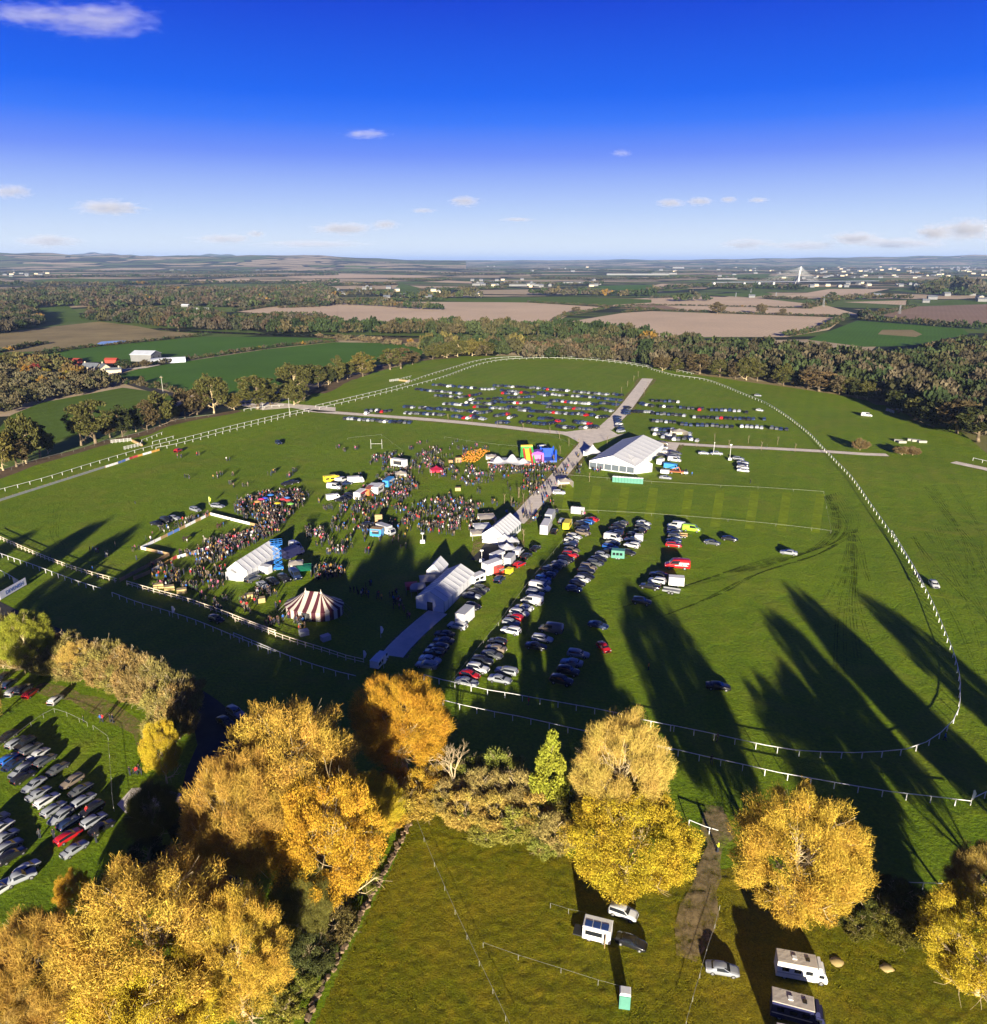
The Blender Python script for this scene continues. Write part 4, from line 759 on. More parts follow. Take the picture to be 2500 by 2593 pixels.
for vw, x, y, c, k, ax, lab in [(V6,342,842,'g','saloon',(90,14),'grey saloon, left of two alone on the open grass'),(V6,440,820,'k','saloon',(90,12),'black saloon, right of two alone on the open grass'),(V6,772,898,'s','saloon',(-90,-12),'silver saloon alone on the open grass'),(V6,1212,122,'w','van',(90,8),'white van alone on the far right grass'),(V6,600,8,'s','hatchback',(60,5),'silver hatchback beside the outer rail, far right'),(V6,610,92,'w','hatchback',(60,8),'white hatchback at the end of the far right car park'),
      (W5,280,932,'k','saloon',(120,12),'dark car standing alone on the grass left of the rail bend'),(V6,1590,1080,'w','hatchback',(40,50),'white and yellow patrol car outside the right-hand rail'),
      (V6,295,335,'s','saloon',(80,4),'silver saloon beside the crane pickup'),(V6,490,366,'s','estate',(80,10),'silver estate, top of the group of five by the lamp tower'),(V6,515,388,'s','saloon',(80,8),'silver saloon, second of the group of five'),(V6,515,402,'k','saloon',(80,8),'black saloon, third of the group of five'),(V6,515,416,'w','estate',(80,8),'white estate, fourth of the group of five'),(V6,517,433,'w','saloon',(80,8),'white saloon, lowest of the group of five'),(V6,80,474,'s','saloon',(80,8),'silver saloon beside the flatbed lorry'),
      (V6,140,336,'g','estate',(70,8),'grey estate right of the big marquee, top of three'),(V6,133,354,'s','estate',(70,8),'silver estate right of the big marquee, middle of three'),(V6,130,376,'w','van',(70,8),'white van right of the big marquee'),(V6,65,278,'n','estate',(70,6),'beige estate behind the big marquee'),(V6,63,302,'s','estate',(70,6),'silver estate behind the big marquee'),(V6,60,324,'w','saloon',(70,6),'white saloon behind the big marquee'),(V6,55,346,'k','saloon',(70,6),'black saloon behind the big marquee'),
      (V4,885,735,'k','saloon',(60,12),'black saloon, left of three by the parade ring'),(V4,938,716,'k','jeep',(60,18),'black off-roader, middle of three by the parade ring'),(V4,980,702,'s','saloon',(60,10),'silver saloon, right of three by the parade ring'),(V4,1102,654,'s','estate',(60,20),'silver estate above the parade ring, left of a pair'),(V4,1228,634,'s','estate',(70,8),'silver estate above the parade ring, right of a pair'),(V4,1620,508,'k','saloon',(60,-12),'black saloon, left of a pair behind the crowd'),(V4,1655,500,'k','estate',(60,-12),'black estate, right of a pair behind the crowd'),(V4,1570,278,'b','jeep',(40,20),'blue off-roader on the open left field'),(V4,1005,322,'r','jeep',(60,-25),'red off-roader beside the left rail'),
      (V4,1425,1048,'g','jeep',(70,-30),'grey off-roader in front of the ringside tent'),(V4,1482,1082,'s','saloon',(50,30),'silver saloon in front of the ringside tent'),(V4,1537,1060,'k','saloon',(50,25),'black saloon in front of the ringside tent'),(V4,1603,1048,'k','jeep',(50,30),'black off-roader below the blue lift'),(V4,1665,1030,'b','van',(50,50),'dark blue van beside the green awning'),(V4,1668,870,'w','van',(70,40),'white van behind the ringside tent'),
      (W6,1482,200,'k','jeep',(90,30),'black off-roader between the two rails below the parade ring'),(W6,1612,840,'s','jeep',(100,62),'silver off-roader on the shaded road'),(W6,1542,900,'k','saloon',(90,60),'black saloon on the shaded road'),(W6,1745,1575,'s','saloon',(80,-55),'silver car glimpsed under the trees by the dark lane'),
      (W7,438,345,'w','jeep',(115,42),'white off-roader beside the caravan with solar panels'),(W7,470,462,'k','saloon',(110,40),'black saloon beside the caravan with solar panels'),(W7,833,570,'s','saloon',(130,22),'silver saloon left of the motorhome'),
      (V5,143,715,'w','van',(40,-14),'white van beside the yellow ambulance'),(V5,175,728,'b','saloon',(50,-10),'dark blue saloon behind the white vans'),(V5,105,752,'w','van',(70,6),'white van below the yellow ambulance'),(V5,140,824,'k','saloon',(70,10),'black saloon, left of three by the food trucks'),(V5,165,812,'k','saloon',(70,8),'black saloon, middle of three by the food trucks'),(V5,195,798,'k','estate',(70,8),'black estate, right of three by the food trucks'),(V5,1370,782,'w','jeep',(70,2),'white off-roader beside the gravel path'),(V5,1362,588,'k','jeep',(40,4),'black off-roader right of the bouncy castle'),(V5,1280,530,'w','van',(60,-12),'white van behind the bouncy castle'),(V5,300,965,'k','jeep',(40,-8),'black off-roader behind the blue stall')]:
    car(k, vw(x,y), heading(vw,x,y,ax), c, lab, lights=True, sc=.82 if vw is W7 else .88 if vw is W6 else 1.0); cars_made[0] += 1
# the car park at the lower left
LLAX = (120,-78)
row(W6, [(20,600,'k'),(62,640,'b','estate'),(95,690,'w'),(165,680,'g'),(212,705,'r','hatchback'),(383,750,'w','hatchback')], (90,-70), 'of the back row by the hedge bank', 'cars in the lower left car park', True, .3, 'left', .82)
row(W6, [(55,1000,'k'),(118,1040,'s'),(172,1056,'k'),(218,1090,'g'),(268,1122,'w'),(313,1165,'g'),(400,1222,'g','saloon'),(495,1308,'n','estate'),(557,1366,'g'),(575,1438,'s'),(630,1506,'k'),(648,1580,'s'),(700,1626,'k')], LLAX, 'of the second slanting row', 'cars in the lower left car park', True, .25, 'upper end', .8)
row(W6, [(65,1155,'B'),(95,1190,'b'),(140,1238,'s'),(165,1280,'k','estate'),(235,1332,'s','saloon'),(268,1392,'s'),(325,1438,'w'),(372,1498,'s','estate'),(418,1548,'s','estate'),(472,1596,'b','hatchback'),(472,1686,'r','estate'),(513,1775,'s','saloon')], LLAX, 'of the third slanting row', 'cars in the lower left car park', True, .25, 'upper end', .8)
row(W6, [(-20,1580,'s'),(12,1630,'w'),(38,1692,'s'),(62,1758,'s','estate'),(85,1818,'k','estate'),(190,1905,'w')], LLAX, 'of the slanting row at the left edge', 'cars in the lower left car park', True, .25, 'upper end', .8)
car('pickup', W8(72,482), heading(W8,72,482,(80,-34)), 's', 'silver pickup with a canopy, nearest in the lower left car park', lights=True, sc=.82)
car('hatchback', W8(2,522), heading(W8,2,522,(60,-40)), 'w', 'white hatchback cut by the left edge below the pickup', lights=True, sc=.8)
# the far car parks: the nearest as cars of their own, the rest one mass
FAR = []
def frow(view, x0, y0, x1, y1, n, pal='kkkkkkkbbbbggggsskwbsr', ax=(24,-9), gap=.03):
    for i in range(n):
        if random.random() < gap: continue
        t = i/max(1,n-1); x, y = x0+(x1-x0)*t+random.uniform(-2,2), y0+(y1-y0)*t+random.uniform(-1.5,1.5)
        FAR.append((view, x, y, random.choice(pal), random.choice(['hatchback','saloon','estate','jeep','hatchback']), heading(view,x,y,ax)+R(random.uniform(-6,6))))
for a_ in [(665,836,930,860,17),(940,862,1000,862,4),(570,862,815,886,16),(680,898,765,904,6),(1010,842,1255,856,13),(1290,860,1420,872,8),(1460,876,1640,892,10),(1680,890,1722,895,3),(1050,868,1195,884,10),(1060,885,1130,890,5),
      (790,912,925,890,8),(880,920,1080,912,12),(1090,910,1225,906,8),(1230,880,1305,886,4),(1260,890,1310,898,4),(1320,892,1450,900,8),(1460,900,1570,908,6),(1600,915,1720,925,8),(730,945,850,952,9),(855,936,1000,946,10),(1000,932,1180,942,11),(1200,935,1320,946,8),(1330,926,1460,938,9),(1470,940,1580,948,7),(1610,940,1700,950,6),
      (505,962,620,966,9),(620,972,770,978,9),(780,982,900,990,8),(900,960,1080,972,11),(1090,962,1200,972,7),(1150,980,1300,992,10),(1310,962,1430,970,8),(1460,970,1580,980,8),(1620,975,1665,985,3),(510,996,600,1000,7),(620,1002,715,1006,7),(900,1000,985,990,6),(880,1018,950,1030,5),(780,1016,860,1026,5),(1010,1015,1080,1002,5),(1030,1050,1080,1050,4),(1095,1024,1120,1016,2),(1210,1016,1225,1012,1),(1245,1026,1325,1028,5),(1240,1055,1290,1060,4),(1310,990,1430,1002,8),(1450,1002,1500,998,4),(1510,1006,1560,1010,4),(1590,1020,1640,1018,4),(1320,1058,1390,1040,4),(1370,1075,1450,1080,5),(1160,1050,1200,1052,3),(1470,1050,1540,1056,5),(1500,1080,1580,1078,4)]:
    frow(V2, *a_)
for a_ in [(165,1028,210,1030,3),(225,1032,350,1040,6),(370,1045,530,1050,7),(285,985,345,985,3),(350,990,420,985,4),(290,998,310,998,1)]: frow(V2, *a_, ax=(22,-14))
for a_ in [(5,926,150,934,7),(5,956,230,970,11),(340,980,495,984,7),(10,998,185,1010,9),(240,1020,575,1032,14),(10,1040,130,1048,6),(170,1060,220,1064,3),(260,1066,480,1074,9),(510,1072,760,1088,10),(285,972,270,978,2),(635,1030,636,1030,1),(537,992,537,992,1)]: frow(V3, *a_, ax=(8,-22), gap=.02)
for a_ in [(1760,965,1750,1000,4),(1700,1020,1720,1100,7),(1840,945,1890,955,4),(1800,990,1890,990,5)]: frow(V2, *a_, ax=(26,-4), pal='wskskgbb')
for a_ in [(10,200,120,205,6),(20,225,130,232,6),(70,245,150,258,5),(215,225,220,250,3),(190,250,260,262,3)]: frow(V6, *a_, ax=(20,-20), pal='wskgbw')
FAR.sort(key=lambda a_: a_[0](a_[1],a_[2]).y)
def flat_car():
    """one plain car mesh with the same outline: body, dark glass band, tyres, for cars a few pixels long"""
    out = {}
    for k in CAR:
        b = CM[k]['body']; mb = MB(); mb.add([v.co for v in b.vertices], [tuple(p.vertices) for p in b.polygons], 0)
        for g in (CM[k]['ws'], CM[k]['rw'], *CM[k]['side']): mb.add([v.co for v in g.vertices], [tuple(p.vertices) for p in g.polygons], 1)
        w = max(q[3] for q in CAR[k])-.1
        for x in WHEELX[k]:
            for s_ in (-1,1): mb.tube((x,s_*w-.1,.32),(x,s_*w+.1,.32),.32,.32,8,2)
        out[k] = mb
    return out
FC = flat_car(); FCM = {k: m.mesh(k+'_whole', [M['paint'], M['glass'], M['tyre']]) for k, m in FC.items()}
FN = {}
n_own = max(0, 300-cars_made[0]-14)
for i, (vw, x, y, c, k, rz) in enumerate(FAR[:n_own]):
    side = 'right of the gravel lane' if vw in (V3, V6) or x > 1700 else 'left of the gravel lane'
    o = link('parked_car', FCM[k], None, vw(x,y), rz, color=PAINT[c][0])
    kn = "off-roader" if k == "jeep" else k; key = (c, k, side); FN[key] = FN.get(key, 0)+1
    tag(o, f'{ordinal(FN[key]-1)} nearest {PAINT[c][1]} {kn} in the far car park {side}', 'car', 'cars in the far car park')
mbs = MB(); tints = []; 
for vw, x, y, c, k, rz in FAR[n_own:]:
    m = FC[k]; g = vw(x,y); cc, s_ = math.cos(rz), math.sin(rz); mbs.add([(p[0]*cc-p[1]*s_+g.x, p[0]*s_+p[1]*cc+g.y, p[2]) for p in m.v], m.f)
    tints += [PAINT[c][0] if q == 0 else (.012,.015,.02) for q in m.m]
a = N('far_car', .3, .5); at = a.n('Attribute', attribute_name='tint'); a.col(at.outputs['Color']); M['far_car'] = a.m
me = mbs.mesh('parked_cars', M['far_car'], False); at = me.attributes.new('tint','FLOAT_COLOR','FACE'); at.data.foreach_set('color', np.array([(*t,1) for t in tints], np.float32).ravel())
tag(link('parked_cars', me), 'rows of many small parked cars in the back of the far car park', 'cars', kind='stuff')
# ------------------------------------------------------------------ running rails, fences, ropes
M['rail'] = plain('white_rail', (.64,.63,.59), .5, .05); M['fence_wood'] = plain('fence_wood', (.38,.25,.12), .85, .25); M['cream'] = plain('cream_rail', (.74,.62,.47), .6, .1); M['rope'] = plain('rope', (.34,.33,.28), .8, .1)
POST = MB().box(-.05,.05,-.05,.05,-.1,1.18).mesh('post', M['rail']); POSTC = MB().box(-.05,.05,-.05,.05,-.1,1.1).mesh('post', M['cream']); POSTW = MB().box(-.06,.06,-.06,.06,-.1,1.1).mesh('post', M['fence_wood'])
STAKE = MB().box(-.016,.016,-.016,.016,-.1,.9).mesh('stake', M['rope'])
def rail(view, pts, label, spacing=3.0, h=1.2, r=.085, second=True, mat='rail', post=None, name='running_rail', lean=.35, low=None):
    P = smooth_path(vp(view, *pts) if view else pts, 3.0); o = thing(name, P[0], 0, label, 'rail' if 'rail' in name else 'fence'); b = P[0]
    r *= .8; mb = MB(); mb.path([p-b+Vector((0,0,h)) for p in P], r, 5)
    link('rail', mb.mesh('rail', M[mat]), o)
    if low: 
        m2 = MB(); m2.path([p-b+Vector((0,0,low)) for p in P], r*.8, 4); link('rail', m2.mesh('low_rail', M[mat]), o)
    acc = 0.0; last = None
    for a_, c in zip(P[:-1], P[1:]):
        L = (c-a_).length; d = (c-a_).normalized()
        while acc <= L:
            p = a_+d*acc-b; q = link('post', post or POST, o, p); q.rotation_euler = (0,0,math.atan2(d.y,d.x)); q.scale = (1.2,1.2,h/1.2); acc += spacing
        acc -= L
    return o
rail(V4, [(-40,562),(0,550),(250,483),(500,405),(750,330),(900,290),(1000,265),(1300,188),(1500,140),(1650,105),(1740,88)], 'upper white running rail along the left side of the course', 4.6)
rail(V4, [(880,310),(1000,288),(1300,208),(1500,158),(1650,120),(1760,95)], 'lower white running rail beside the upper one on the left', 4.6)
rail(V2, [(0,960),(200,912),(450,850),(600,795),(760,745),(900,705),(1050,685),(1300,678),(1500,683),(1700,705),(1890,735)], 'outer white running rail round the far bend', 6.0, r=.11)
rail(V2, [(20,972),(220,926),(450,868),(700,800),(850,745),(950,715),(1080,695),(1300,687),(1500,694),(1700,713),(1890,743)], 'inner white running rail round the far bend', 6.0, r=.11)
rail(V3, [(-20,728),(120,752),(238,778)], 'short outer white rail beyond the far bend', 5.0, r=.14)
rail(V6, [(-650,-260),(-500,-225),(-300,-150),(-100,-90)][:0] or [(250-1020+1020-250+20,-140)][:0] or [(0,-140),(130,-105),(300,-80),(420,-40),(510,-2),(640,52),(740,112),(830,178),(900,238),(960,302),(1040,385),(1130,480),(1220,610),(1310,740),(1400,872),(1470,985),(1530,1105)], 'long white running rail down the right side of the course', 4.2, r=.12)
rail(W5, [(1318,5),(1400,140),(1480,280),(1560,440),(1640,630),(1690,760),(1718,880),(1722,980),(1715,1080),(1680,1155),(1610,1225),(1520,1285),(1400,1328),(1250,1343),(1080,1350),(900,1345),(740,1335),(560,1305),(400,1270),(200,1225),(0,1184)], 'white running rail round the near right-hand bend', 3.4, r=.09)
rail(W5, [(-320,1245),(0,1325),(200,1372),(420,1420),(640,1470),(850,1508),(1090,1550),(1300,1585),(1500,1608),(1640,1625),(1785,1642)], 'outer white rail below the near right-hand bend', 3.4, r=.09)
rail(W5, [(1790,1628),(1890,1580),(2000,1530)], 'short white rail rising to the right edge', 3.4, r=.09)
rail(W4, [(200,465),(330,500),(470,530),(640,570),(800,595),(960,625),(1130,655),(1340,692),(1500,725),(1670,770),(1890,815)], 'white running rail between the parked cars and the tree belt', 3.4, r=.09)
rail(W4, [(330,640),(470,675),(680,720),(850,752),(1000,785),(1150,820),(1310,855),(1500,900),(1750,950),(1900,985)], 'lower white rail nearest the tree belt', 3.4, r=.09)
rail(W1, [(-60,545),(0,568),(250,655),(400,712),(560,770),(695,812)], 'white running rail in the home straight, left piece', 3.0, r=.09)
rail(W6, [(770,30),(940,95),(1140,155),(1350,225),(1580,320),(1750,390),(1890,440)], 'white running rail in the home straight, middle piece', 3.0, r=.09)
rail(W2, [(-20,985),(150,1055),(350,1140),(550,1210),(700,1255),(815,1282)], 'white running rail in the home straight, right piece', 3.0, r=.09)
rail(W1, [(-60,420),(0,450),(200,540),(400,622),(600,690),(800,745)], 'cream double rail in front of the left field', 2.2, r=.10, mat='cream', post=POSTC, low=.55)
rail(W1, [(870,762),(1050,815),(1250,870),(1400,920),(1550,975),(1700,1035),(1890,1105)], 'cream double rail along the enclosure, left piece', 2.0, r=.13, mat='cream', post=POSTC, low=.55)
rail(W2, [(-10,880),(130,930),(300,995),(450,1045),(600,1090),(750,1140),(870,1168)], 'cream double rail along the enclosure, right piece', 2.2, r=.09, mat='cream', post=POSTC, low=.55)
rail(W1, [(-40,665),(60,715),(150,770)], 'short white rail at the left edge', 3.0, r=.09)
rail(W7, [(-140,-90),(700,-10)][:0] or [(700,-10),(760,15),(815,32)], 'short white rail behind the yellow tree', 3.0, r=.09)
rail(W7, [(1340,205),(1440,225),(1540,240),(1720,246)], 'low white rail at the right by the bushes', 3.0, r=.07)
rail(V6, [(1810,370),(1850,380),(1885,388)], 'short white rail at the right edge by the track', 4.0, r=.12)
rail(V4, [(1375,92),(1450,82),(1530,72),(1600,68)], 'short white rail beside the boundary trees', 4.0, r=.1)
rail(V4, [(0,445),(150,395),(420,322),(620,262),(800,222),(1000,152),(1220,120)], 'pale post and wire fence along the left verge', 6.0, r=.05, mat='rope', post=STAKE, name='verge_fence')
def boards(view, x0, y0, x1, y1, label, h=1.1, wood='fence_wood', n=None, name='board_fence'):
    """upright pale fence made of short panels"""
    a_, b_ = view(x0,y0), view(x1,y1); L = (b_-a_).length; n = n or max(2, int(L/2.5)); o = thing(name, a_, math.atan2(b_.y-a_.y, b_.x-a_.x), label, 'fence')
    me = MB()
    for i in range(8): me.box(i*L/n/8+.02, (i+1)*L/n/8-.03, -.02,.02, .05, h-(i%2)*.04)
    me.box(0, L/n, .022,.06, .3,.38); me.box(0, L/n, .022,.06, .8,.88)
    me = me.mesh('panel', M[wood])
    for i in range(n): link('panel', me, o, (i*L/n,0,0)); link('post', POSTW, o, (i*L/n,.1,0))
    return o
boards(W1, 825,738, 1160,562, 'brown picket fence along the walkway from the ring, upper side')
boards(W1, 918,728, 1030,682, 'brown picket fence along the walkway from the ring, lower side')
M['ban'] = objcol('banner', .7, .2, 0, .05)
def banners(view, pts, cols, label, h=1.0, name='banner_barrier'):
    """barrier hung with coloured banners, each its own part"""
    P = vp(view, *pts); o = thing(name, P[0], 0, label, 'barrier'); b = P[0]; tot = sum((q-p).length for p, q in zip(P[:-1], P[1:])); i = 0
    for p, q in zip(P[:-1], P[1:]):
        L = (q-p).length; n = max(1, round(L/tot*len(cols))); d = (q-p)/n
        me = MB().box(.03, L/n-.03, -.03,.03, .12, h).mesh('banner', M['ban'])
        for k in range(n):
            c = cols[min(i,len(cols)-1)]; i += 1; x = link('banner', me, o, p-b+d*k, math.atan2(d.y,d.x), color=c); link('post', POSTW, o, p-b+d*k)
    return o
Wt, Or, Bl, Rd, Wd_ = (.75,.75,.75), (.55,.30,.06), (.12,.22,.55), (.5,.06,.06), (.40,.27,.13)
banners(W1, [(1440,284),(1230,388),(965,518)], [Or,Wt,Wd_,Wt,Wt,Wd_,Bl,Bl,Wd_,Wt,Wt,Wt], 'left side of the parade ring hung with white and blue banners')
banners(W1, [(1440,284),(1600,325),(1710,352),(1810,375)], [Wt,Wt,Wt,Wt,Wt,Wt,Wd_,Wd_], 'back side of the parade ring hung with white banners')
banners(W1, [(965,518),(1155,562)], [Wt,Wd_,Wd_,Wt,Wd_], 'short near side of the parade ring')
banners(W1, [(1215,582),(1330,548),(1480,500),(1640,440),(1740,405),(1810,378)], [Wt,Wd_,Wt,Wt,Wd_,Wt,Wt,Wd_,Wt,Wt,Wt,Wd_], 'near side of the parade ring behind the standing crowd')
banners(W1, [(1210,578),(1120,630),(1040,672)], [Rd,Or,Or,Wt,Wt,Wt], 'banner barrier with orange panels beside the walkway')
banners(V4, [(595,412),(665,390),(750,358),(830,335),(900,315)], [Wt,Wt,Wt,Bl,Bl,Wt,Rd,Rd,Or,Wt,Wt,Or,Or], 'row of banners hung on the left running rail')
boards(V4, 0,600, 595,410, 'grey board fence under the left running rail', .9, 'steel')
# steeplechase hurdles with white wings
def hurdle(view, x0, y0, x1, y1, wing, label):
    a_, b_ = view(x0,y0), view(x1,y1); L = (b_-a_).length; o = thing('hurdle', a_, math.atan2(b_.y-a_.y,b_.x-a_.x), label, 'hurdle')
    link('brush', MB().box(0,L,-.4,.4,0,1.0,ty=.15).mesh('brush', M['fence_wood']), o)
    for x, s_ in ((0,-1),(L,1)):
        mb = MB(); 
        for k in range(6): mb.box(x+s_*k*.9*.5-.04, x+s_*k*.9*.5+.04, -.4-wing*k/6, -.3-wing*k/6, 0, 1.9-k*.1)
        for z in (.5,1.0,1.5): mb.path([Vector((x,-.35,z)), Vector((x+s_*2.4,-.4-wing*.9,z))], .09, 4)
        link('wing', mb.mesh('wing', M['rail']), o)
    return o
hurdle(V4, 745,262, 800,288, 9, 'white-winged hurdle beside the left running rail'); hurdle(V2, 470,810, 530,816, 8, 'white-winged hurdle on the far left straight'); hurdle(V6, 1320,90, 1375,85, 8, 'white-winged hurdle by the right-hand wood')
for vw, a_, b_, lab in [(V4,(800,268),(918,222),'white wing rail behind the left hurdle, upper'),(V4,(860,278),(982,245),'white wing rail behind the left hurdle, lower'),(V2,(480,806),(540,790),'white wing rail by the far left hurdle'),(V2,(1700,1),(1701,2),'')][:3]:
    rail(vw, [a_, b_], lab, 4.0, r=.1)
def lettering(parent, text, size, loc, mat):
    cu = bpy.data.curves.new('lettering', 'FONT'); cu.body = text; cu.size = size; cu.extrude = .01; cu.resolution_u = 2; cu.materials.append(mat)
    tmp = bpy.data.objects.new('lettering', cu); COL.objects.link(tmp); me = bpy.data.meshes.new_from_object(tmp.evaluated_get(bpy.context.evaluated_depsgraph_get()))
    bpy.data.objects.remove(tmp); o = link('lettering', me, parent, loc); o.rotation_euler = (R(90),0,0); return o
M['print_blue'] = plain('print_blue', (.02,.06,.30), .6)
def sign_board(view, x, y, ax, L, h, col, label, text=None):
    g = view(x,y); o = thing('sign_board', g, heading(view,x,y,ax), label, 'sign'); link('board', MB().box(0,L,-.06,.06,.3,h).mesh('board', M['ban']), o, color=col)
    for k in (0.05, L-.1): link('leg', MB().box(k,k+.08,.07,.15,0,h).mesh('leg', M['fence_wood']), o)
    return o
lettering(sign_board(W1, 5,868, (120,-70), 9.0, 2.2, (.6,.6,.68), 'white sign board with blue lettering at the left edge by the rail'), 'DEVENISH', 1.35, (1.9,-.085,.75), M['print_blue']); sign_board(W1, 95,752, (45,20), 2.6, 1.8, (.62,.58,.5), 'small white board at the end of the short rail')
# ropes and tapes on stakes
def rope(view, pts, label, stakes=None, h=.9, r=.035):
    P = vp(view, *pts); o = thing('rope_fence', P[0], 0, label, 'fence'); b = P[0]; mb = MB(); mb.path([p-b+Vector((0,0,h)) for p in P], r*.7, 4); link('rope', mb.mesh('rope', M['rope']), o)
    for p in P: link('stake', STAKE, o, p-b)
    return o
rope(W8, [(1525,245),(1562,340),(1600,432),(1638,520),(1676,607),(1720,700),(1765,797),(1815,900),(1862,1000),(1900,1080)], 'white wire on stakes crossing the meadow on the left', r=.026)
rope(W7, [(822,325),(803,400),(770,500),(743,597),(715,690),(688,790)], 'white wire on stakes beside the silver saloon', r=.028)
rope(W7, [(-120,475),(20,525),(190,578),(338,625),(430,650)], 'thin wire on stakes across the lower meadow', r=.014); rope(W7, [(148,318),(220,340),(290,355)], 'thin wire left of the white off-roader', r=.014)
rope(W6, [(0,1090),(100,1010),(215,920),(300,860),(375,824),(460,850),(545,890),(600,918)], 'white tape along the top of the lower left car park', r=.03); rope(W6, [(640,940),(742,1012),(752,1130),(764,1290),(770,1400),(782,1500)], 'white tape down the right side of the lower left car park', r=.03)
rope(W4, [(380,510),(495,360),(607,220),(708,95)]+[], 'rope fence between the two rows of cars, lower part', r=.035); rope(W3, [(440,1040),(530,915),(620,790),(720,665),(815,550),(880,470)], 'rope fence between the two rows of cars, upper part', r=.035)
rope(V6, [(-560,455),(-250,480),(0,500),(390,522),(600,532),(800,545),(970,557)], 'tape along the top of the marked grass strip', r=.035); rope(V6, [(-560,660),(-300,665),(0,682),(200,697),(430,715),(700,742),(900,765),(1010,780)], 'tape along the bottom of the marked grass strip', r=.035); rope(V6, [(970,557),(985,640),(1010,780)], 'tape closing the right end of the marked grass strip', r=.025)
rope(V5, [(540,372),(740,385),(1000,412),(1160,430),(1290,450),(1380,480),(1480,530)], 'tape below the gravel lane', r=.03); rope(V5, [(180,475),(370,455),(430,500),(490,545)], 'tape round the small goal posts', r=.025); rope(V5, [(725,468),(850,490),(1030,512),(1150,522)], 'tape above the pumpkin patch', r=.025)
# low stone wall up the meadow's edge: stones laid one by one along it
M['stone'] = plain('wall_stone', (.22,.15,.085), .9, .35, 1.5)
SM = []
for s_ in range(5):
    mb = MB(); rnd = random.Random(s_); mb.box(-.34,.34,-.22,.22,0,.3); mb.v = [(x+rnd.uniform(-.07,.07), y+rnd.uniform(-.06,.06), z+rnd.uniform(-.05,.05)) for x,y,z in mb.v]; SM.append(mb.mesh('stone', M['stone']))
wp = smooth_path(vp(W8,(1538,205),(1500,290),(1450,385),(1390,500),(1330,610),(1290,690),(1235,790),(1180,890),(1130,990),(1100,1060)), .72); b = wp[0]; o = thing('stone_wall', b, 0, 'low stone wall running down the left edge of the meadow', 'wall'); n_s = 0
for i, (p, q) in enumerate(zip(wp[:-1], wp[1:])):
    az = math.atan2(q.y-p.y, q.x-p.x)
    for c in range(2):
        if n_s < 300: x = link('stone', random.choice(SM), o, p-b+Vector((random.uniform(-.25,.25),random.uniform(-.15,.15),c*.26)), az+random.uniform(-.7,.7), random.uniform(.6,1.1)); n_s += 1
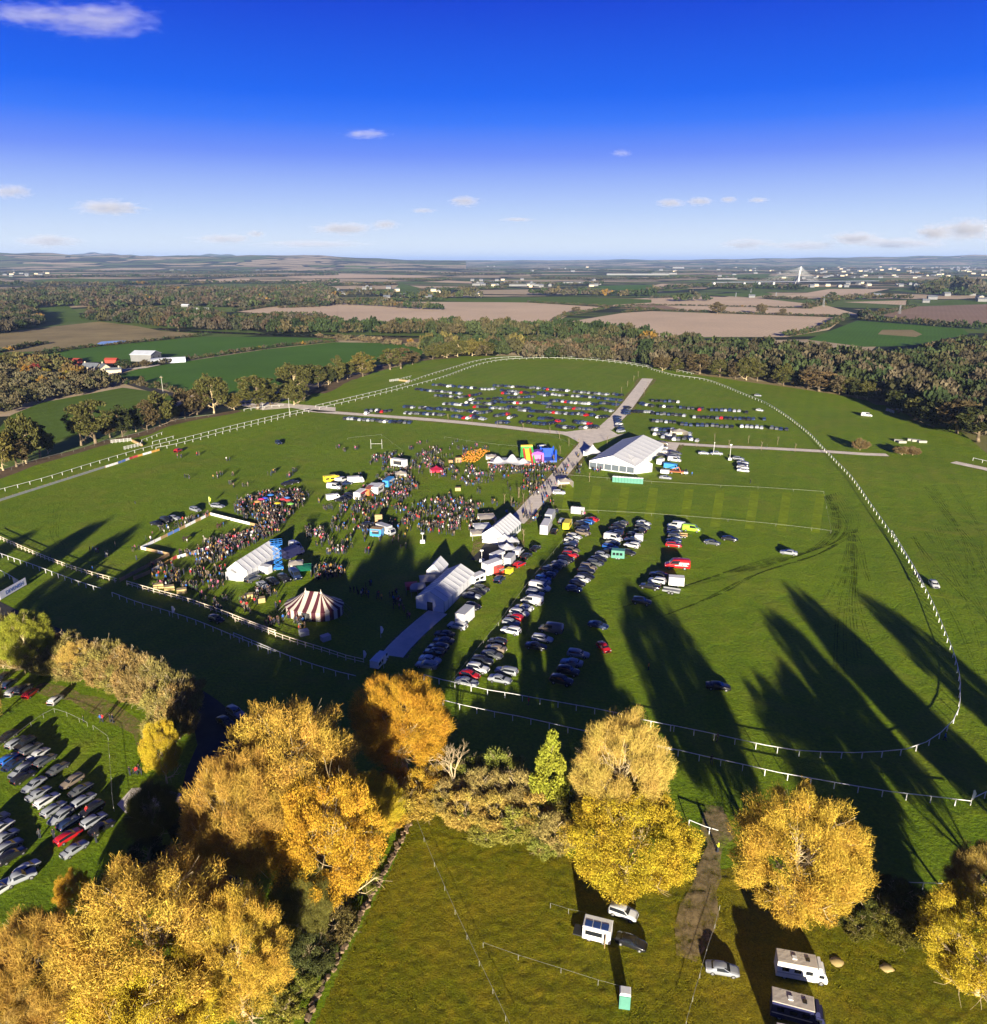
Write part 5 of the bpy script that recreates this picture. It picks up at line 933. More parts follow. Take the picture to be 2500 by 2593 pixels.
# ------------------------------------------------------------------ tents, stalls and everything round them
def canvas(name, c, rough=.6):
    a = N(name, rough, .25); p = a.coord(); f = a.noise(p, 1.2, 4); a.col(a.ramp(f, [(.3, tuple(x*.93 for x in c)), (.7, c)])); a.bump(a.noise(p, .8, 3), .25, .3); return a.m
M['canvas'] = canvas('white_canvas', (.66,.66,.66)); M['maroon'] = canvas('maroon_canvas', (.075,.018,.026)); M['offwhite'] = canvas('offwhite_canvas', (.52,.46,.38)); M['red_canvas'] = canvas('red_canvas', (.45,.02,.06)); M['green_canvas'] = canvas('green_canvas', (.02,.26,.12)); M['grey_canvas'] = canvas('grey_canvas', (.36,.36,.37))
M['dark_opening'] = plain('dark_opening', (.03,.03,.035), .6); M['window_film'] = plain('window_film', (.10,.12,.14), .12)
def marquee(view, A, B, D, eave, rise, bays, label, name='marquee', mat='canvas', windows=None, door=False, z=0.0):
    """frame tent: A-B the near gable's foot, D the far foot on A's side; roof, walls and gables are single sheets per bay"""
    a_, b_, d_ = view(*A), view(*B), view(*D); u = b_-a_; w = u.length; u.normalize(); v = Vector((-u.y,u.x,0)); l = abs((d_-a_).dot(v))
    o = thing(name, a_, math.atan2(u.y,u.x), label, 'tent'); c = l/bays; t = .03; m = M[mat]
    ov = .25; nx = rise/(w/2)
    roofL = MB(); zl = eave-ov*nx
    def slab(p0,p1,p2,p3,th=t):
        n_ = (Vector(p1)-Vector(p0)).cross(Vector(p3)-Vector(p0)).normalized()*th; mb = MB(); mb.add([Vector(p) for p in (p0,p1,p2,p3)]+[Vector(p)+n_ for p in (p0,p1,p2,p3)], [(3,2,1,0),(4,5,6,7),(0,1,5,4),(1,2,6,5),(2,3,7,6),(3,0,4,7)]); return mb
    sag = .10
    def slope(sgn):
        """one bay of roof cloth, sagging a little between the frames"""
        x0, z0, x1, z1 = (-ov, zl, w/2, eave+rise) if sgn < 0 else (w+ov, zl, w/2, eave+rise); vs = []; n1, n2 = 4, 4
        for i in range(n1+1):
            for j in range(n2+1):
                s_, q = i/n1, j/n2; vs.append((x0+(x1-x0)*s_, .02+(c-.04)*q, z0+(z1-z0)*s_-sag*math.sin(math.pi*q)*math.sin(math.pi*(.15+.85*s_) if s_ < 1 else math.pi)))
        fs = [(i*(n2+1)+j, (i+1)*(n2+1)+j, (i+1)*(n2+1)+j+1, i*(n2+1)+j+1) for i in range(n1) for j in range(n2)]
        mb = MB(); mb.add(vs, fs if sgn < 0 else [f[::-1] for f in fs]); return mb.mesh('roof_panel', m, True)
    pl, pr = slope(-1), slope(1)
    wl = MB().box(-.02,.02,.04,c-.04,.02,eave-.02).mesh('wall_panel', m); fr = MB().box(0,w,-.05,.05,eave-.12,eave-.02); fr.path([Vector((0,0,eave)),Vector((w/2,0,eave+rise-.02)),Vector((w,0,eave))], .07, 4); fr.box(-.06,.06,-.06,.06,0,eave); fr.box(w-.06,w+.06,-.06,.06,0,eave); fr = fr.mesh('frame', M['steel'])
    win = MB().box(-.012,.012,c*.18,c*.82,eave*.30,eave*.82).mesh('window', M['window_film'])
    for i in range(bays):
        link('roof_panel', pl, o, (0,i*c,0)); link('roof_panel', pr, o, (0,i*c,0))
        for x in (0, w):
            q = link('wall_panel', wl, o, (x,i*c,0))
            if windows and ((x > 0) == ('r' in windows) or 'b' in windows): link('window', win, q, (.03 if x else -.03,0,0))
    for i in range(bays+1): link('frame', fr, o, (0,i*c,0))
    g = MB(); g.add([(0,-.02,0),(w,-.02,0),(w,-.02,eave),(w/2,-.02,eave+rise),(0,-.02,eave),(0,.02,0),(w,.02,0),(w,.02,eave),(w/2,.02,eave+rise),(0,.02,eave)], [(0,1,2,3,4),(9,8,7,6,5)]+[(i,5+i,5+(i+1)%5,(i+1)%5) for i in range(5)]); g = g.mesh('gable', m)
    for y in (-.09, l+.09):
        q = link('gable', g, o, (0,y,0))
    if door: link('door', MB().box(w*.40,w*.60,-.16,-.115,.02,2.2).mesh('door', M['dark_opening']), o)
    if windows and 'f' in windows:
        n = 6; wf = MB().box(.12,w/n-.12,-.15,-.115,.35,eave*.82).mesh('window', M['window_film'])
        for i in range(n): link('window', wf, o, (i*w/n,0,0))
    return o
marquee(V5, (1540,636), (1792,668), (1652,505), 3.2, 3.0, 8, 'largest white marquee beside the gravel crossroads', windows='f')
marquee(V5, (1800,668), (1892,655), (1830,585), 3.2, 1.8, 3, 'smaller white marquee joined to the right of the largest one')
marquee(W3, (328,468), (478,490), (470,372), 2.7, 2.6, 7, 'white pavilion with a row of windows beside the gravel path', windows='r')
marquee(W2, (1228,782), (1418,815), (1455,585), 2.9, 1.9, 8, 'large white marquee in dappled shade above the short track', door=True)
marquee(W2, (1298,590), (1395,600), (1360,530), 2.6, 1.9, 2, 'small white annexe behind the large dappled marquee')
marquee(V4, (1285,1032), (1398,1046), (1500,915), 2.7, 2.3, 7, 'white ringside tent with the blue lift beside it')
marquee(V4, (1275,1040), (1335,1048), (1290,1015), 2.1, .8, 1, 'low grey porch at the left front of the ringside tent', name='porch_tent', mat='grey_canvas'); marquee(V4, (1328,1048), (1388,1048), (1340,1018), 2.0, .8, 1, 'low white porch at the front of the ringside tent', name='porch_tent')
def pagoda(view, x, y, w, h, label, mat='canvas', rise=2.2, rz=.2, open_=True):
    o = thing('gazebo', view(x,y), rz, label, 'tent'); k = w/2; rf = MB(); n = 4
    prof = [(k+.15,h-.15),(k*.8,h+rise*.12),(k*.5,h+rise*.35),(k*.22,h+rise*.66),(.02,h+rise)]
    vs = [(sx*p,sy*p,z) for p, z in prof for sx, sy in ((-1,-1),(1,-1),(1,1),(-1,1))]; rf.add(vs, [(i*4+j,i*4+(j+1)%4,(i+1)*4+(j+1)%4,(i+1)*4+j) for i in range(4) for j in range(4)])
    link('roof', rf.mesh('roof', M[mat], True), o); leg = MB().box(-.05,.05,-.05,.05,0,h).mesh('leg', M['steel'])
    for sx in (-1,1):
        for sy in (-1,1): link('leg', leg, o, (sx*k,sy*k,0))
    link('wall_panel', MB().box(-k,k,k-.02,k+.02,0,h).mesh('wall', M[mat]), o); link('wall_panel', MB().box(k-.02,k+.02,-k+.03,k-.03,0,h).mesh('wall', M[mat]), o); return o
pagoda(V5, 1557,572, 6, 2.4, 'peaked white canopy at the entrance of the largest marquee', rise=3)
pagoda(W3, 480,490, 4.2, 2.2, 'peaked white canopy directly in front of the pavilion', rise=1.4); pagoda(W3, 530,498, 3.4, 2.2, 'white canopy right of the peaked one by the pavilion', rise=.9); pagoda(W3, 497,550, 4.0, 2.2, 'white canopy below the peaked one, left of the white van', rise=1.2)
pagoda(V5, 680,668, 4.5, 2.2, 'red canopy among the crowd', 'red_canvas', 1.2); pagoda(V4, 1705,1010, 4.5, 2.0, 'flat green awning beside the dark blue van', 'green_canvas', .3); pagoda(V5, 480,692, 4.0, 2.3, 'cream canopy at the top of the food stalls', 'offwhite', .8); pagoda(V5, 1405,735, 4.5, 2.2, 'cream canopy beside the gravel path', 'offwhite', .9); pagoda(V6, 155,232, 6, 2.6, 'grey canopy in the car park behind the largest marquee', 'offwhite', 1.0); pagoda(V5, 990,592, 4, 2.2, 'orange-brown canopy left of the stretch tent', 'offwhite', .6); pagoda(W3, 360,335, 5, 2.3, 'brown flat canopy behind the pavilion', 'offwhite', .4); pagoda(W3, 330,400, 5, 2.2, 'white side canopy left of the pavilion', 'canvas', .5); pagoda(W3, 300,440, 4, 2.1, 'cream side canopy at the pavilion corner', 'offwhite', .4)
pagoda(W2, 1240,690, 3.6, 2.4, 'grey canopy left of the large dappled marquee', 'grey_canvas', .3); pagoda(W2, 1195,675, 2.8, 2.3, 'red canopy left of the large dappled marquee', 'red_canvas', .25); pagoda(W2, 1310,635, 4, 2.4, 'brown canopy between dappled marquee and annexe', 'offwhite', .4); pagoda(V4, 1670,985, 3.5, 2.2, 'cream canopy behind the blue lift', 'offwhite', .5)
# striped oval tent with two masts
def striped_tent():
    c = W2(533,812); o = thing('striped_tent', c, R(-12), 'oval maroon and white striped tent with two masts', 'tent'); hl, rr, hw, hm = 1.9, 4.9, 2.3, 5.3; n = 36
    per_ = 2*math.pi*rr+4*hl
    def rim(i):                       # even steps round a stadium outline
        q = (i%n)/n*per_; a1 = math.pi*rr
        if q < 2*hl: return Vector((-hl+q, -rr*.92, 0))
        q -= 2*hl
        if q < a1: t = -math.pi/2+q/rr; return Vector((hl+math.cos(t)*rr, math.sin(t)*rr*.92, 0))
        q -= a1
        if q < 2*hl: return Vector((hl-q, rr*.92, 0))
        t = math.pi/2+(q-2*hl)/rr; return Vector((-hl+math.cos(t)*rr, math.sin(t)*rr*.92, 0))
    for i in range(n):
        a_, b_ = rim(i), rim(i+1); m = M['maroon' if i%2 else 'offwhite']
        def top(p): return Vector((max(-hl,min(hl,p.x)) if abs(p.x) < hl else math.copysign(hl,p.x), 0, hm))
        ta, tb = top(a_), top(b_); w = MB(); mid = lambda p, t_: p.lerp(t_, .45)
        w.add([a_+Vector((0,0,.02)), b_+Vector((0,0,.02)), b_+Vector((0,0,hw)), a_+Vector((0,0,hw))], [(0,1,2,3)]); link('wall_panel', w.mesh('wall', m), o)
        r_ = MB(); A1, B1 = a_*1.03+Vector((0,0,hw-.08)), b_*1.03+Vector((0,0,hw-.08)); prof = [0,.25,.5,.75,1.0]; vs = []
        for s_ in prof:
            z = hw-.08+(hm-hw+.08)*(s_**1.25); pa, pb = A1.lerp(ta,s_), B1.lerp(tb,s_); vs += [(pa.x,pa.y,z),(pb.x,pb.y,z)]
        r_.add(vs, [(2*k,2*k+1,2*k+3,2*k+2) for k in range(4)]); link('roof_panel', r_.mesh('roof', m, True), o)
        if i%2 == 0: e = a_*1.32; link('guy_rope', MB().tube(a_+Vector((0,0,hw)), (e.x,e.y,0), .02, .02, 3).mesh('guy_rope', M['rope']), o)
    for x in (-hl, hl): mm = MB(); mm.tube((x,0,0),(x,0,hm+.7),.07,.06,6); mm.tube((x,0,hm-.25),(x,0,hm+.25),.35,.1,8); link('mast', mm.mesh('mast', M['offwhite']), o)
    link('door', MB().box(-1.0,1.0,-rr*.96-.06,-rr*.96-.02,.02,2.0).mesh('door', M['dark_opening']), o)
striped_tent()
def stretch_tent():
    o = thing('stretch_tent', V5(1085,635), R(-8), 'white stretch tent with pointed peaks behind the seated crowd', 'tent'); nx, ny = 24, 12; L, D_ = 17, 10; vs = []; pk = [(-5,1.5,4.2),(1,2.5,4.8),(6,1,3.9),(-8,-2,3.0),(8,-3,2.8)]
    for j in range(ny+1):
        for i in range(nx+1):
            x = -L/2+L*i/nx; y = D_*j/ny-1; ex = abs(x)/(L/2); yy = y+(.8*math.cos(x*.9)*(1 if j == 0 else 0)); z = 2.0-.7*ex**2+sum((h-2.0)*math.exp(-((x-a_)**2+(y-b_-2)**2)/3.2) for a_, b_, h in pk); vs.append((x*(1-.06*math.sin(math.pi*j/ny)), yy, max(.9,z)))
    mb = MB(); mb.add(vs, [(j*(nx+1)+i, j*(nx+1)+i+1, (j+1)*(nx+1)+i+1, (j+1)*(nx+1)+i) for j in range(ny) for i in range(nx)]); link('canopy', mb.mesh('canopy', M['canvas'], True), o)
    for a_, b_, h in pk: link('pole', MB().tube((a_,b_+2,0),(a_,b_+2,h-.25),.06,.06,6).mesh('pole', M['fence_wood']), o)
    for x in (-8,-3,3,8): link('pole', MB().tube((x,-1,0),(x,-.9,1.6),.05,.05,5).mesh('pole', M['fence_wood']), o)
stretch_tent()
# inflatables
def plast(name, c): return plain(name, c, .4, .08, 1.0)
for n_, c in (('inf_green',(.05,.30,.06)),('inf_red',(.50,.04,.03)),('inf_yellow',(.60,.40,.04)),('inf_blue',(.01,.06,.42)),('inf_purple',(.22,.06,.40)),('inf_pink',(.55,.15,.35)),('orange',(.60,.22,.02)),('blue_steel',(.02,.16,.50)),('stall_blue',(.05,.25,.55)),('amb_yellow',(.75,.60,.03)),('hay',(.48,.36,.15)),('toilet_green',(.09,.25,.19)),('toilet_grey',(.45,.45,.45)),('navy',(.02,.022,.07)),('truck_orange',(.5,.16,.05)),('solar',(.02,.06,.22))): M[n_] = plast(n_, c)
def slide():
    o = thing('inflatable_slide', V5(1190,600), R(8), 'tall green and red inflatable slide right of the stretch tent', 'inflatable')
    link('base', MB().box(-2.6,2.6,-5,2.2,0,.6,tx=.1,ty=.1).mesh('base', M['inf_red']), o); link('tower', MB().box(-2.6,2.6,1.0,2.6,.6,6.2,tx=.15,ty=.1).mesh('tower', M['inf_green']), o); link('top_bolster', MB().tube((-2.4,1.7,6.2),(2.4,1.7,6.2),.6,.6,10).mesh('bolster', M['inf_yellow']), o)
    ln = MB(); 
    for k in range(6): y0, y1 = 1.1-k*.95, 1.1-(k+1)*.95; z0, z1 = 5.2-k*.85, 5.2-(k+1)*.85; ln.add([(-.9,y0,z0),(.9,y0,z0),(.9,y1,z1),(-.9,y1,z1)], [(3,2,1,0)])
    link('slide_lane', ln.mesh('lane', M['inf_yellow']), o)
    for s_ in (-1,1):
        m = MB(); m.tube((s_*1.3,1.2,5.4),(s_*1.3,-4.4,.8),.38,.38,8); link('side_bolster', m.mesh('side', M['inf_red']), o); m = MB(); m.tube((s_*2.2,1.2,5.4),(s_*2.2,-4.4,.8),.4,.4,8); link('side_bolster', m.mesh('side', M['inf_green']), o)
slide()
def castle(x, y, w, d, h, cols, label, rz=0.0, roof=False):
    o = thing('bouncy_castle', V5(x,y), R(rz), label, 'inflatable'); a_, b_ = cols; link('base', MB().box(-w/2,w/2,-d/2,d/2,0,.7,tx=.1,ty=.1).mesh('base', M[a_]), o); link('back_wall', MB().box(-w/2+.2,w/2-.2,d/2-.8,d/2-.2,.7,h).mesh('back', M[b_]), o)
    for s_ in (-1,1): link('side_wall', MB().box(s_*(w/2-.35)-.25,s_*(w/2-.35)+.25,-d/2+.9,d/2-.85,.7,h*.75).mesh('side', M[a_]), o)
    for sx in (-1,1):
        for sy in (-1,1): m = MB(); m.tube((sx*(w/2-.4),sy*(d/2-.5),.6),(sx*(w/2-.4),sy*(d/2-.5),h),.5,.45,10); m.tube((sx*(w/2-.4),sy*(d/2-.5),h),(sx*(w/2-.4),sy*(d/2-.5),h+.9),.45,.05,10); link('tower', m.mesh('tower', M[b_]), o)
    if roof: m = MB(); m.prism([(-w/2,h),(w/2,h),(w/2*.6,h+1.0),(0,h+1.4),(-w/2*.6,h+1.0)], -d/2+.5, d/2-.3); link('roof', m.mesh('roof', M[a_]), o)
castle(1247,598,5,5,3.4,('inf_purple','inf_pink'),'purple bouncy castle between the green slide and the blue one',0,True); castle(1308,590,6,7,4.4,('inf_blue','inf_blue'),'large dark blue inflatable at the right of the bouncy castles',6)
# pumpkin patch
g0 = V5(880,560); pk = MB(); rnd = random.Random(4); pts = grid_points(vp(V5,(775,590),(830,600),(900,605),(985,535),(900,528),(850,545)), 1.25)
def pumpkin(r):
    m = MB(); n = 8; rings = [(.35,0),(.9,.25),(1,.5),(.85,.78),(.3,.9)]; vs = [(math.cos(2*math.pi*i/n)*q*r*(1+.08*(i%2)), math.sin(2*math.pi*i/n)*q*r*(1+.08*(i%2)), z*r*1.5) for q, z in rings for i in range(n)]
    m.add(vs, [(k*n+i,k*n+(i+1)%n,(k+1)*n+(i+1)%n,(k+1)*n+i) for k in range(4) for i in range(n)]+[tuple(range(4*n,5*n))]); m.tube((0,0,r*1.3),(0.03,0,r*1.6),.05,.03,4,1); return m.mesh('pumpkin', [M['orange'], M['fence_wood']], True)
PUM = pumpkin(.34)
for i, (x, y) in enumerate(pts[NR.permutation(len(pts))][:290]): tag(link('pumpkin', PUM, None, (x,y,0), rnd.uniform(0,6), rnd.uniform(.8,1.3)), 'orange pumpkin lying in the pumpkin patch', 'pumpkin', 'pumpkins in the patch')
def crate(view, x, y, w, d, h, label, mat='wood_box', name='crate', rz=.3):
    o = thing(name, view(x,y), rz, label, 'crate' if name == 'crate' else 'bale'); m = MB()
    if name == 'crate':
        pl = MB().box(-w/2,w/2,-.02,.02,0,h/4-.03).mesh('plank', M[mat]); pd = MB().box(-d/2,d/2,-.02,.02,0,h/4-.03).mesh('plank', M[mat])
        for k in range(4):
            for s_ in (-1,1): link('plank', pl, o, (0,s_*d/2,k*h/4)); link('plank', pd, o, (s_*w/2,0,k*h/4), math.pi/2)
        link('lid', MB().box(-w/2-.04,w/2+.04,-d/2-.04,d/2+.04,h-.02,h+.03).mesh('lid', M[mat]), o)
    else: link('straw', MB().box(-w/2,w/2,-d/2,d/2,0,h,tx=.05,ty=.05).mesh('straw', M['hay']), o)
    return o
crate(V5, 802,600, 2.4,1.6,1.9,'wooden hut at the front of the pumpkin patch','fence_wood'); crate(V5, 758,602, 1.6,1.4,1.0,'small wooden box left of the pumpkin patch','fence_wood')
for i, (x, y) in enumerate([(1085,780),(1160,795),(1245,815)]): crate(W1, x, y, 2.4,1.5,1.2, f'straw bale stand by the cream rail, {ordinal(i)} from the left', name='straw_bale', rz=.4)
for vw, x, y, lab in [(W1,1705,848,'wooden stall box below the ringside tent'),(W1,1785,875,'low wooden stall box beside another below the ringside tent'),(W2,460,965,'grey box in the shade near the striped tent'),(W2,608,1000,'pale box alone right of the striped tent'),(V5,800,760,'cluster of straw seats in the field')]: crate(vw, x, y, 1.9,1.4,1.1, lab, 'hay' if 'straw' in lab or 'wooden' in lab else 'toilet_grey', rz=random.uniform(0,1))
# food stalls, lorries, caravans: boxy vehicles with hatch, windows and wheels
def box_vehicle(view, x, y, ax, L, w, h, mat, label, name='food_truck', cab=None, hatch=True, roofmat=None, wheels=2, cat='truck', sc=1.0, win=0, extras=None, sign=None):
    o = thing(name, view(x,y), heading(view,x,y,ax), label, cat); z0 = .45
    if sc != 1: o.scale = (sc,)*3
    link('body', MB().box(-L/2,L/2,-w/2,w/2,z0,h,tx=.04,ty=.04).mesh('body', M[mat]), o); link('roof', MB().box(-L/2-.03,L/2+.03,-w/2-.03,w/2+.03,h+.003,h+.07,tx=.08,ty=.08).mesh('roof', M[roofmat or mat]), o)
    if hatch: link('hatch', MB().box(-L*.3,L*.3,-w/2-.04,-w/2-.005,z0+.75,h-.35).mesh('hatch', M['dark_opening']), o); link('awning', MB().box(-L*.32,L*.32,-w/2-1.0,-w/2-.02,h-.35,h-.28).mesh('awning', M[sign or 'canvas']), o)
    for k in range(win): link('window', MB().box(-L*.4+k*L*.8/max(1,win),-L*.4+(k+.75)*L*.8/max(1,win),-w/2-.02,w/2+.02,h*.5,h*.78).mesh('window', M['glass']), o)
    if cab: 
        cx = L/2; m = MB(); m.prism([(cx+.005,z0),(cx+1.5,z0),(cx+1.55,z0+.6),(cx+1.1,min(h,2.1)),(cx+.005,min(h,2.2))], -w/2+.08, w/2-.08); link('cab', m.mesh('cab', M[cab]), o)
        m = MB(); m.add([(cx+1.54,-w/2+.2,z0+.72),(cx+1.54,w/2-.2,z0+.72),(cx+1.16,w/2-.25,min(h,2.1)-.08),(cx+1.16,-w/2+.25,min(h,2.1)-.08)], [(0,1,2,3)]); m.v = [(a_+.02,b_,c+.01) for a_,b_,c in m.v]; link('windscreen', m.mesh('windscreen', M['glass']), o)
        for s_ in (-1,1): link('side_window', MB().box(cx+.35,cx+1.05,s_*(w/2-.08)-.012,s_*(w/2-.08)+.012,1.3,1.85).mesh('side_window', M['glass']), o)
    xs = [-L*.25, L*.25] if not cab else [-L*.28, L/2+.75]
    if wheels == 1: xs = [-.35,.35]
    for x_ in xs:
        for s_ in (-1,1): link('wheel', WHB, o, (x_,s_*(w/2-.16),.38))
    if not cab: link('drawbar', MB().box(L/2,L/2+1.1,-.06,.06,.42,.5).mesh('drawbar', M['chassis']), o)
    return o
bv = box_vehicle
bv(V5,350,775,(60,-45),6,2.3,2.9,'white_body','white food truck in the middle of the stalls',sign='offwhite'); bv(V5,410,735,(60,-45),6,2.3,2.8,'stall_blue','blue and white food truck at the upper end of the stalls',sign='canvas'); bv(V5,250,805,(60,-40),5.5,2.3,2.8,'white_body','white and red food truck at the lower end of the stalls',sign='red_canvas'); bv(V5,300,785,(60,-45),5,2.2,2.7,'truck_orange','brown food truck second from the lower end of the stalls',sign='offwhite'); bv(V5,470,628,(70,10),6.5,2.4,3.2,'white_body','tall cream lorry stall in the upper crowd',sign='offwhite')
bv(V5,318,765,(50,-40),4.5,2.1,2.5,'white_body','white van-like stall behind the food trucks',cab='white_body',hatch=False,name='stall_van')
bv(V5,345,1020,(70,6),3.6,2.2,2.7,'stall_blue','blue and white drinks stall in the middle of the field',sign='canvas',roofmat='fence_wood'); bv(V5,385,1000,(60,20),5.2,2.2,2.7,'toilet_grey','grey food van with open hatch beside the blue stall',cab='toilet_grey',sign='grey_canvas'); crate(V5,355,948,2.2,.4,3.0,'tall brown board behind the blue stall','fence_wood',rz=.1)
bv(V5,80,712,(70,-10),4.6,2.1,2.4,'amb_yellow','yellow ambulance at the left of the parked vans',cab='amb_yellow',hatch=False,win=2,name='ambulance',cat='ambulance'); bv(V5,213,718,(60,-4),4.5,2.1,2.4,'white_body','white box van right of the ambulance',cab='white_body',hatch=False,name='box_van'); bv(V5,85,815,(40,-5),3,1.9,2.0,'white_body','small white van at the lower left of the parked vans',cab='white_body',hatch=False,name='small_van')
bv(V5,1415,975,(30,-50),4.4,2.0,2.4,'amb_yellow','yellow and white ambulance above the parked cars',cab='white_body',hatch=False,win=2,name='ambulance',cat='ambulance')
bv(V5,1295,995,(28,-50),7,2.4,3.2,'toilet_grey','grey lorry with pale roof right of the pavilion',cab='toilet_grey',hatch=False,roofmat='white_body',name='lorry'); bv(V5,1318,930,(28,-50),6,2.3,2.9,'toilet_grey','grey lorry further up the same track',cab='toilet_grey',hatch=False,name='lorry'); car('jeep', V5(1385,945), heading(V5,1385,945,(28,-50)), 's', 'silver off-roader beside the yellow and white ambulance', lights=True); car('saloon', V5(1345,1000), heading(V5,1345,1000,(40,-50)), 'k', 'black saloon in front of the grey lorry', lights=True)
bv(W3,395,680,(80,-30),5.4,2.4,3.4,'white_body','white mobile kitchen with roof lights by the dark yard',hatch=False,win=0,name='mobile_kitchen'); bv(W3,435,690,(80,-30),2.2,2.3,2.4,'inf_red','red and white stall on the end of the mobile kitchen',sign='offwhite'); bv(W3,515,620,(50,-55),4.2,2.1,2.6,'toilet_grey','grey box trailer right of the mobile kitchen',hatch=False,name='box_trailer',cat='trailer'); bv(W3,430,600,(80,-35),4.2,2.2,2.6,'white_body','white trailer behind the mobile kitchen',hatch=False,name='box_trailer',cat='trailer')
bv(W3,295,745,(60,-25),4.0,2.1,2.4,'white_body','small white caravan at the marquee corner',hatch=False,win=2,name='caravan',cat='caravan'); bv(W3,512,685,(40,-30),2.0,1.5,1.6,'amb_yellow','small yellow trailer beside the red hatchback',hatch=False,name='small_trailer',cat='trailer')
bv(W2,1560,880,(75,-70),5.2,2.4,3.2,'white_body','tall white box trailer behind the white off-roader',hatch=False,roofmat='toilet_grey',name='box_trailer',cat='trailer')
bv(W3,1652,765,(90,6),3.8,2.1,2.5,'white_body','white horse trailer behind the pale off-roader',hatch=False,wheels=1,name='horse_trailer',cat='trailer'); bv(W3,1255,578,(80,6),3.6,2.1,2.6,'toilet_green','grey-green trailer with bars between the rows',hatch=False,wheels=1,win=3,name='horse_trailer',cat='trailer'); bv(W3,1398,462,(60,5),2.4,1.9,2.1,'white_body','small white box on the blue pickup',hatch=False,wheels=1,name='box_trailer',cat='trailer')
def flat_trailer(view, x, y, ax, label, L=4.2, mat='steel', crane=False):
    o = thing('flat_trailer', view(x,y), heading(view,x,y,ax), label, 'trailer'); link('bed', MB().box(-L/2,L/2,-1,1,.5,.62).mesh('bed', M[mat]), o)
    for s_ in (-1,1): link('side_rail', MB().box(-L/2,L/2,s_*1-.03,s_*1+.03,.625,.95).mesh('side', M[mat]), o)
    for q in (-.4,.4):
        for s_ in (-1,1): link('wheel', WHB, o, (q,s_*1.12,.38))
    link('drawbar', MB().box(L/2,L/2+1.3,-.06,.06,.48,.56).mesh('drawbar', M['chassis']), o); return o
flat_trailer(W3,1620,812,(-90,-14),'empty flat trailer below the white horse trailer'); flat_trailer(W3,1705,432,(60,5),'small flat trailer beside the stack of cars',2.2,'fence_wood')
def flatbed():
    o = bv(V6,175,445,(90,6),1.0,2.2,1.0,'truck_orange','orange flatbed lorry with white cab and loading arm',cab='white_body',hatch=False,name='flatbed_lorry'); link('bed', MB().box(-5.0,-.55,-1.1,1.1,.75,.95).mesh('bed', M['truck_orange']), o); m = MB(); m.path([Vector((-.8,0,.95)),Vector((-1.6,0,2.6)),Vector((-4.0,0,1.5))],.14,5); link('loading_arm', m.mesh('arm', M['truck_orange']), o)
    for s_ in (-1,1): link('wheel', WHB, o, (-4,s_*.95,.38))
flatbed()
bv(V6,100,415,(60,8),4,2,2.2,'stall_blue','blue van behind the flatbed lorry',cab='stall_blue',hatch=False,name='box_van'); bv(V6,50,392,(50,-30),3.4,2.1,2.4,'white_body','white trailer at the right wall of the largest marquee',hatch=False,name='box_trailer',cat='trailer'); bv(V6,75,445,(50,5),3.2,2,1.6,'white_body','low white trailer left of the flatbed lorry',hatch=False,name='box_trailer',cat='trailer')
def crane_pickup():
    o = car('pickup', V6(365,338), heading(V6,365,338,(-80,-4)), 's', 'pickup with a raised mast beside the silver saloon'); link('mast', MB().tube((1.2,0,1.0),(1.1,.1,5.2),.1,.07,6).mesh('mast', M['rail']), o); link('lamp_head', MB().box(.9,1.3,-.2,.4,5.2,5.45).mesh('lamp_head', M['rail']), o)
crane_pickup()
def lamp_tower(view, x, y, h, label):
    o = thing('lamp_tower', view(x,y), 0, label, 'lamp tower'); link('base', MB().box(-.7,.7,-.5,.5,.25,1.2,tx=.08,ty=.08).mesh('base', M['rail']), o); link('mast', MB().tube((0,0,1.2),(0,0,h),.09,.06,6).mesh('mast', M['rail']), o); link('lamp_head', MB().box(-.45,.45,-.12,.12,h,h+.35).mesh('head', M['lamp']), o)
    for s_ in (-1,1): link('wheel', WH, o, (s_*.5,.55,.32))
lamp_tower(V6,440,370,6.5,'tall thin lamp tower left of the group of five cars'); lamp_tower(V5,602,1060,3,'white statue-like tower standing in the shade'); lamp_tower(W3,325,610,3.5,'pale post tower at the marquee corner')
def plain_pole(view, x, y, h, label, lean=0.0):
    o = thing('pole', view(x,y), 0, label, 'pole'); link('shaft', MB().tube((0,0,0),(-lean*h,0,h),.09,.06,6).mesh('shaft', M['rail']), o); link('cap', MB().tube((-lean*h,0,h),(-lean*h,0,h+.15),.13,.08,6).mesh('cap', M['rail']), o)
plain_pole(V4,1632,115,9,'tall white pole by the left boundary crossing'); plain_pole(V4,1482,85,9,'tall white pole beside the boundary trees'); plain_pole(W6,835,405,2.6,'leaning pale post beside the shaded road',.3)
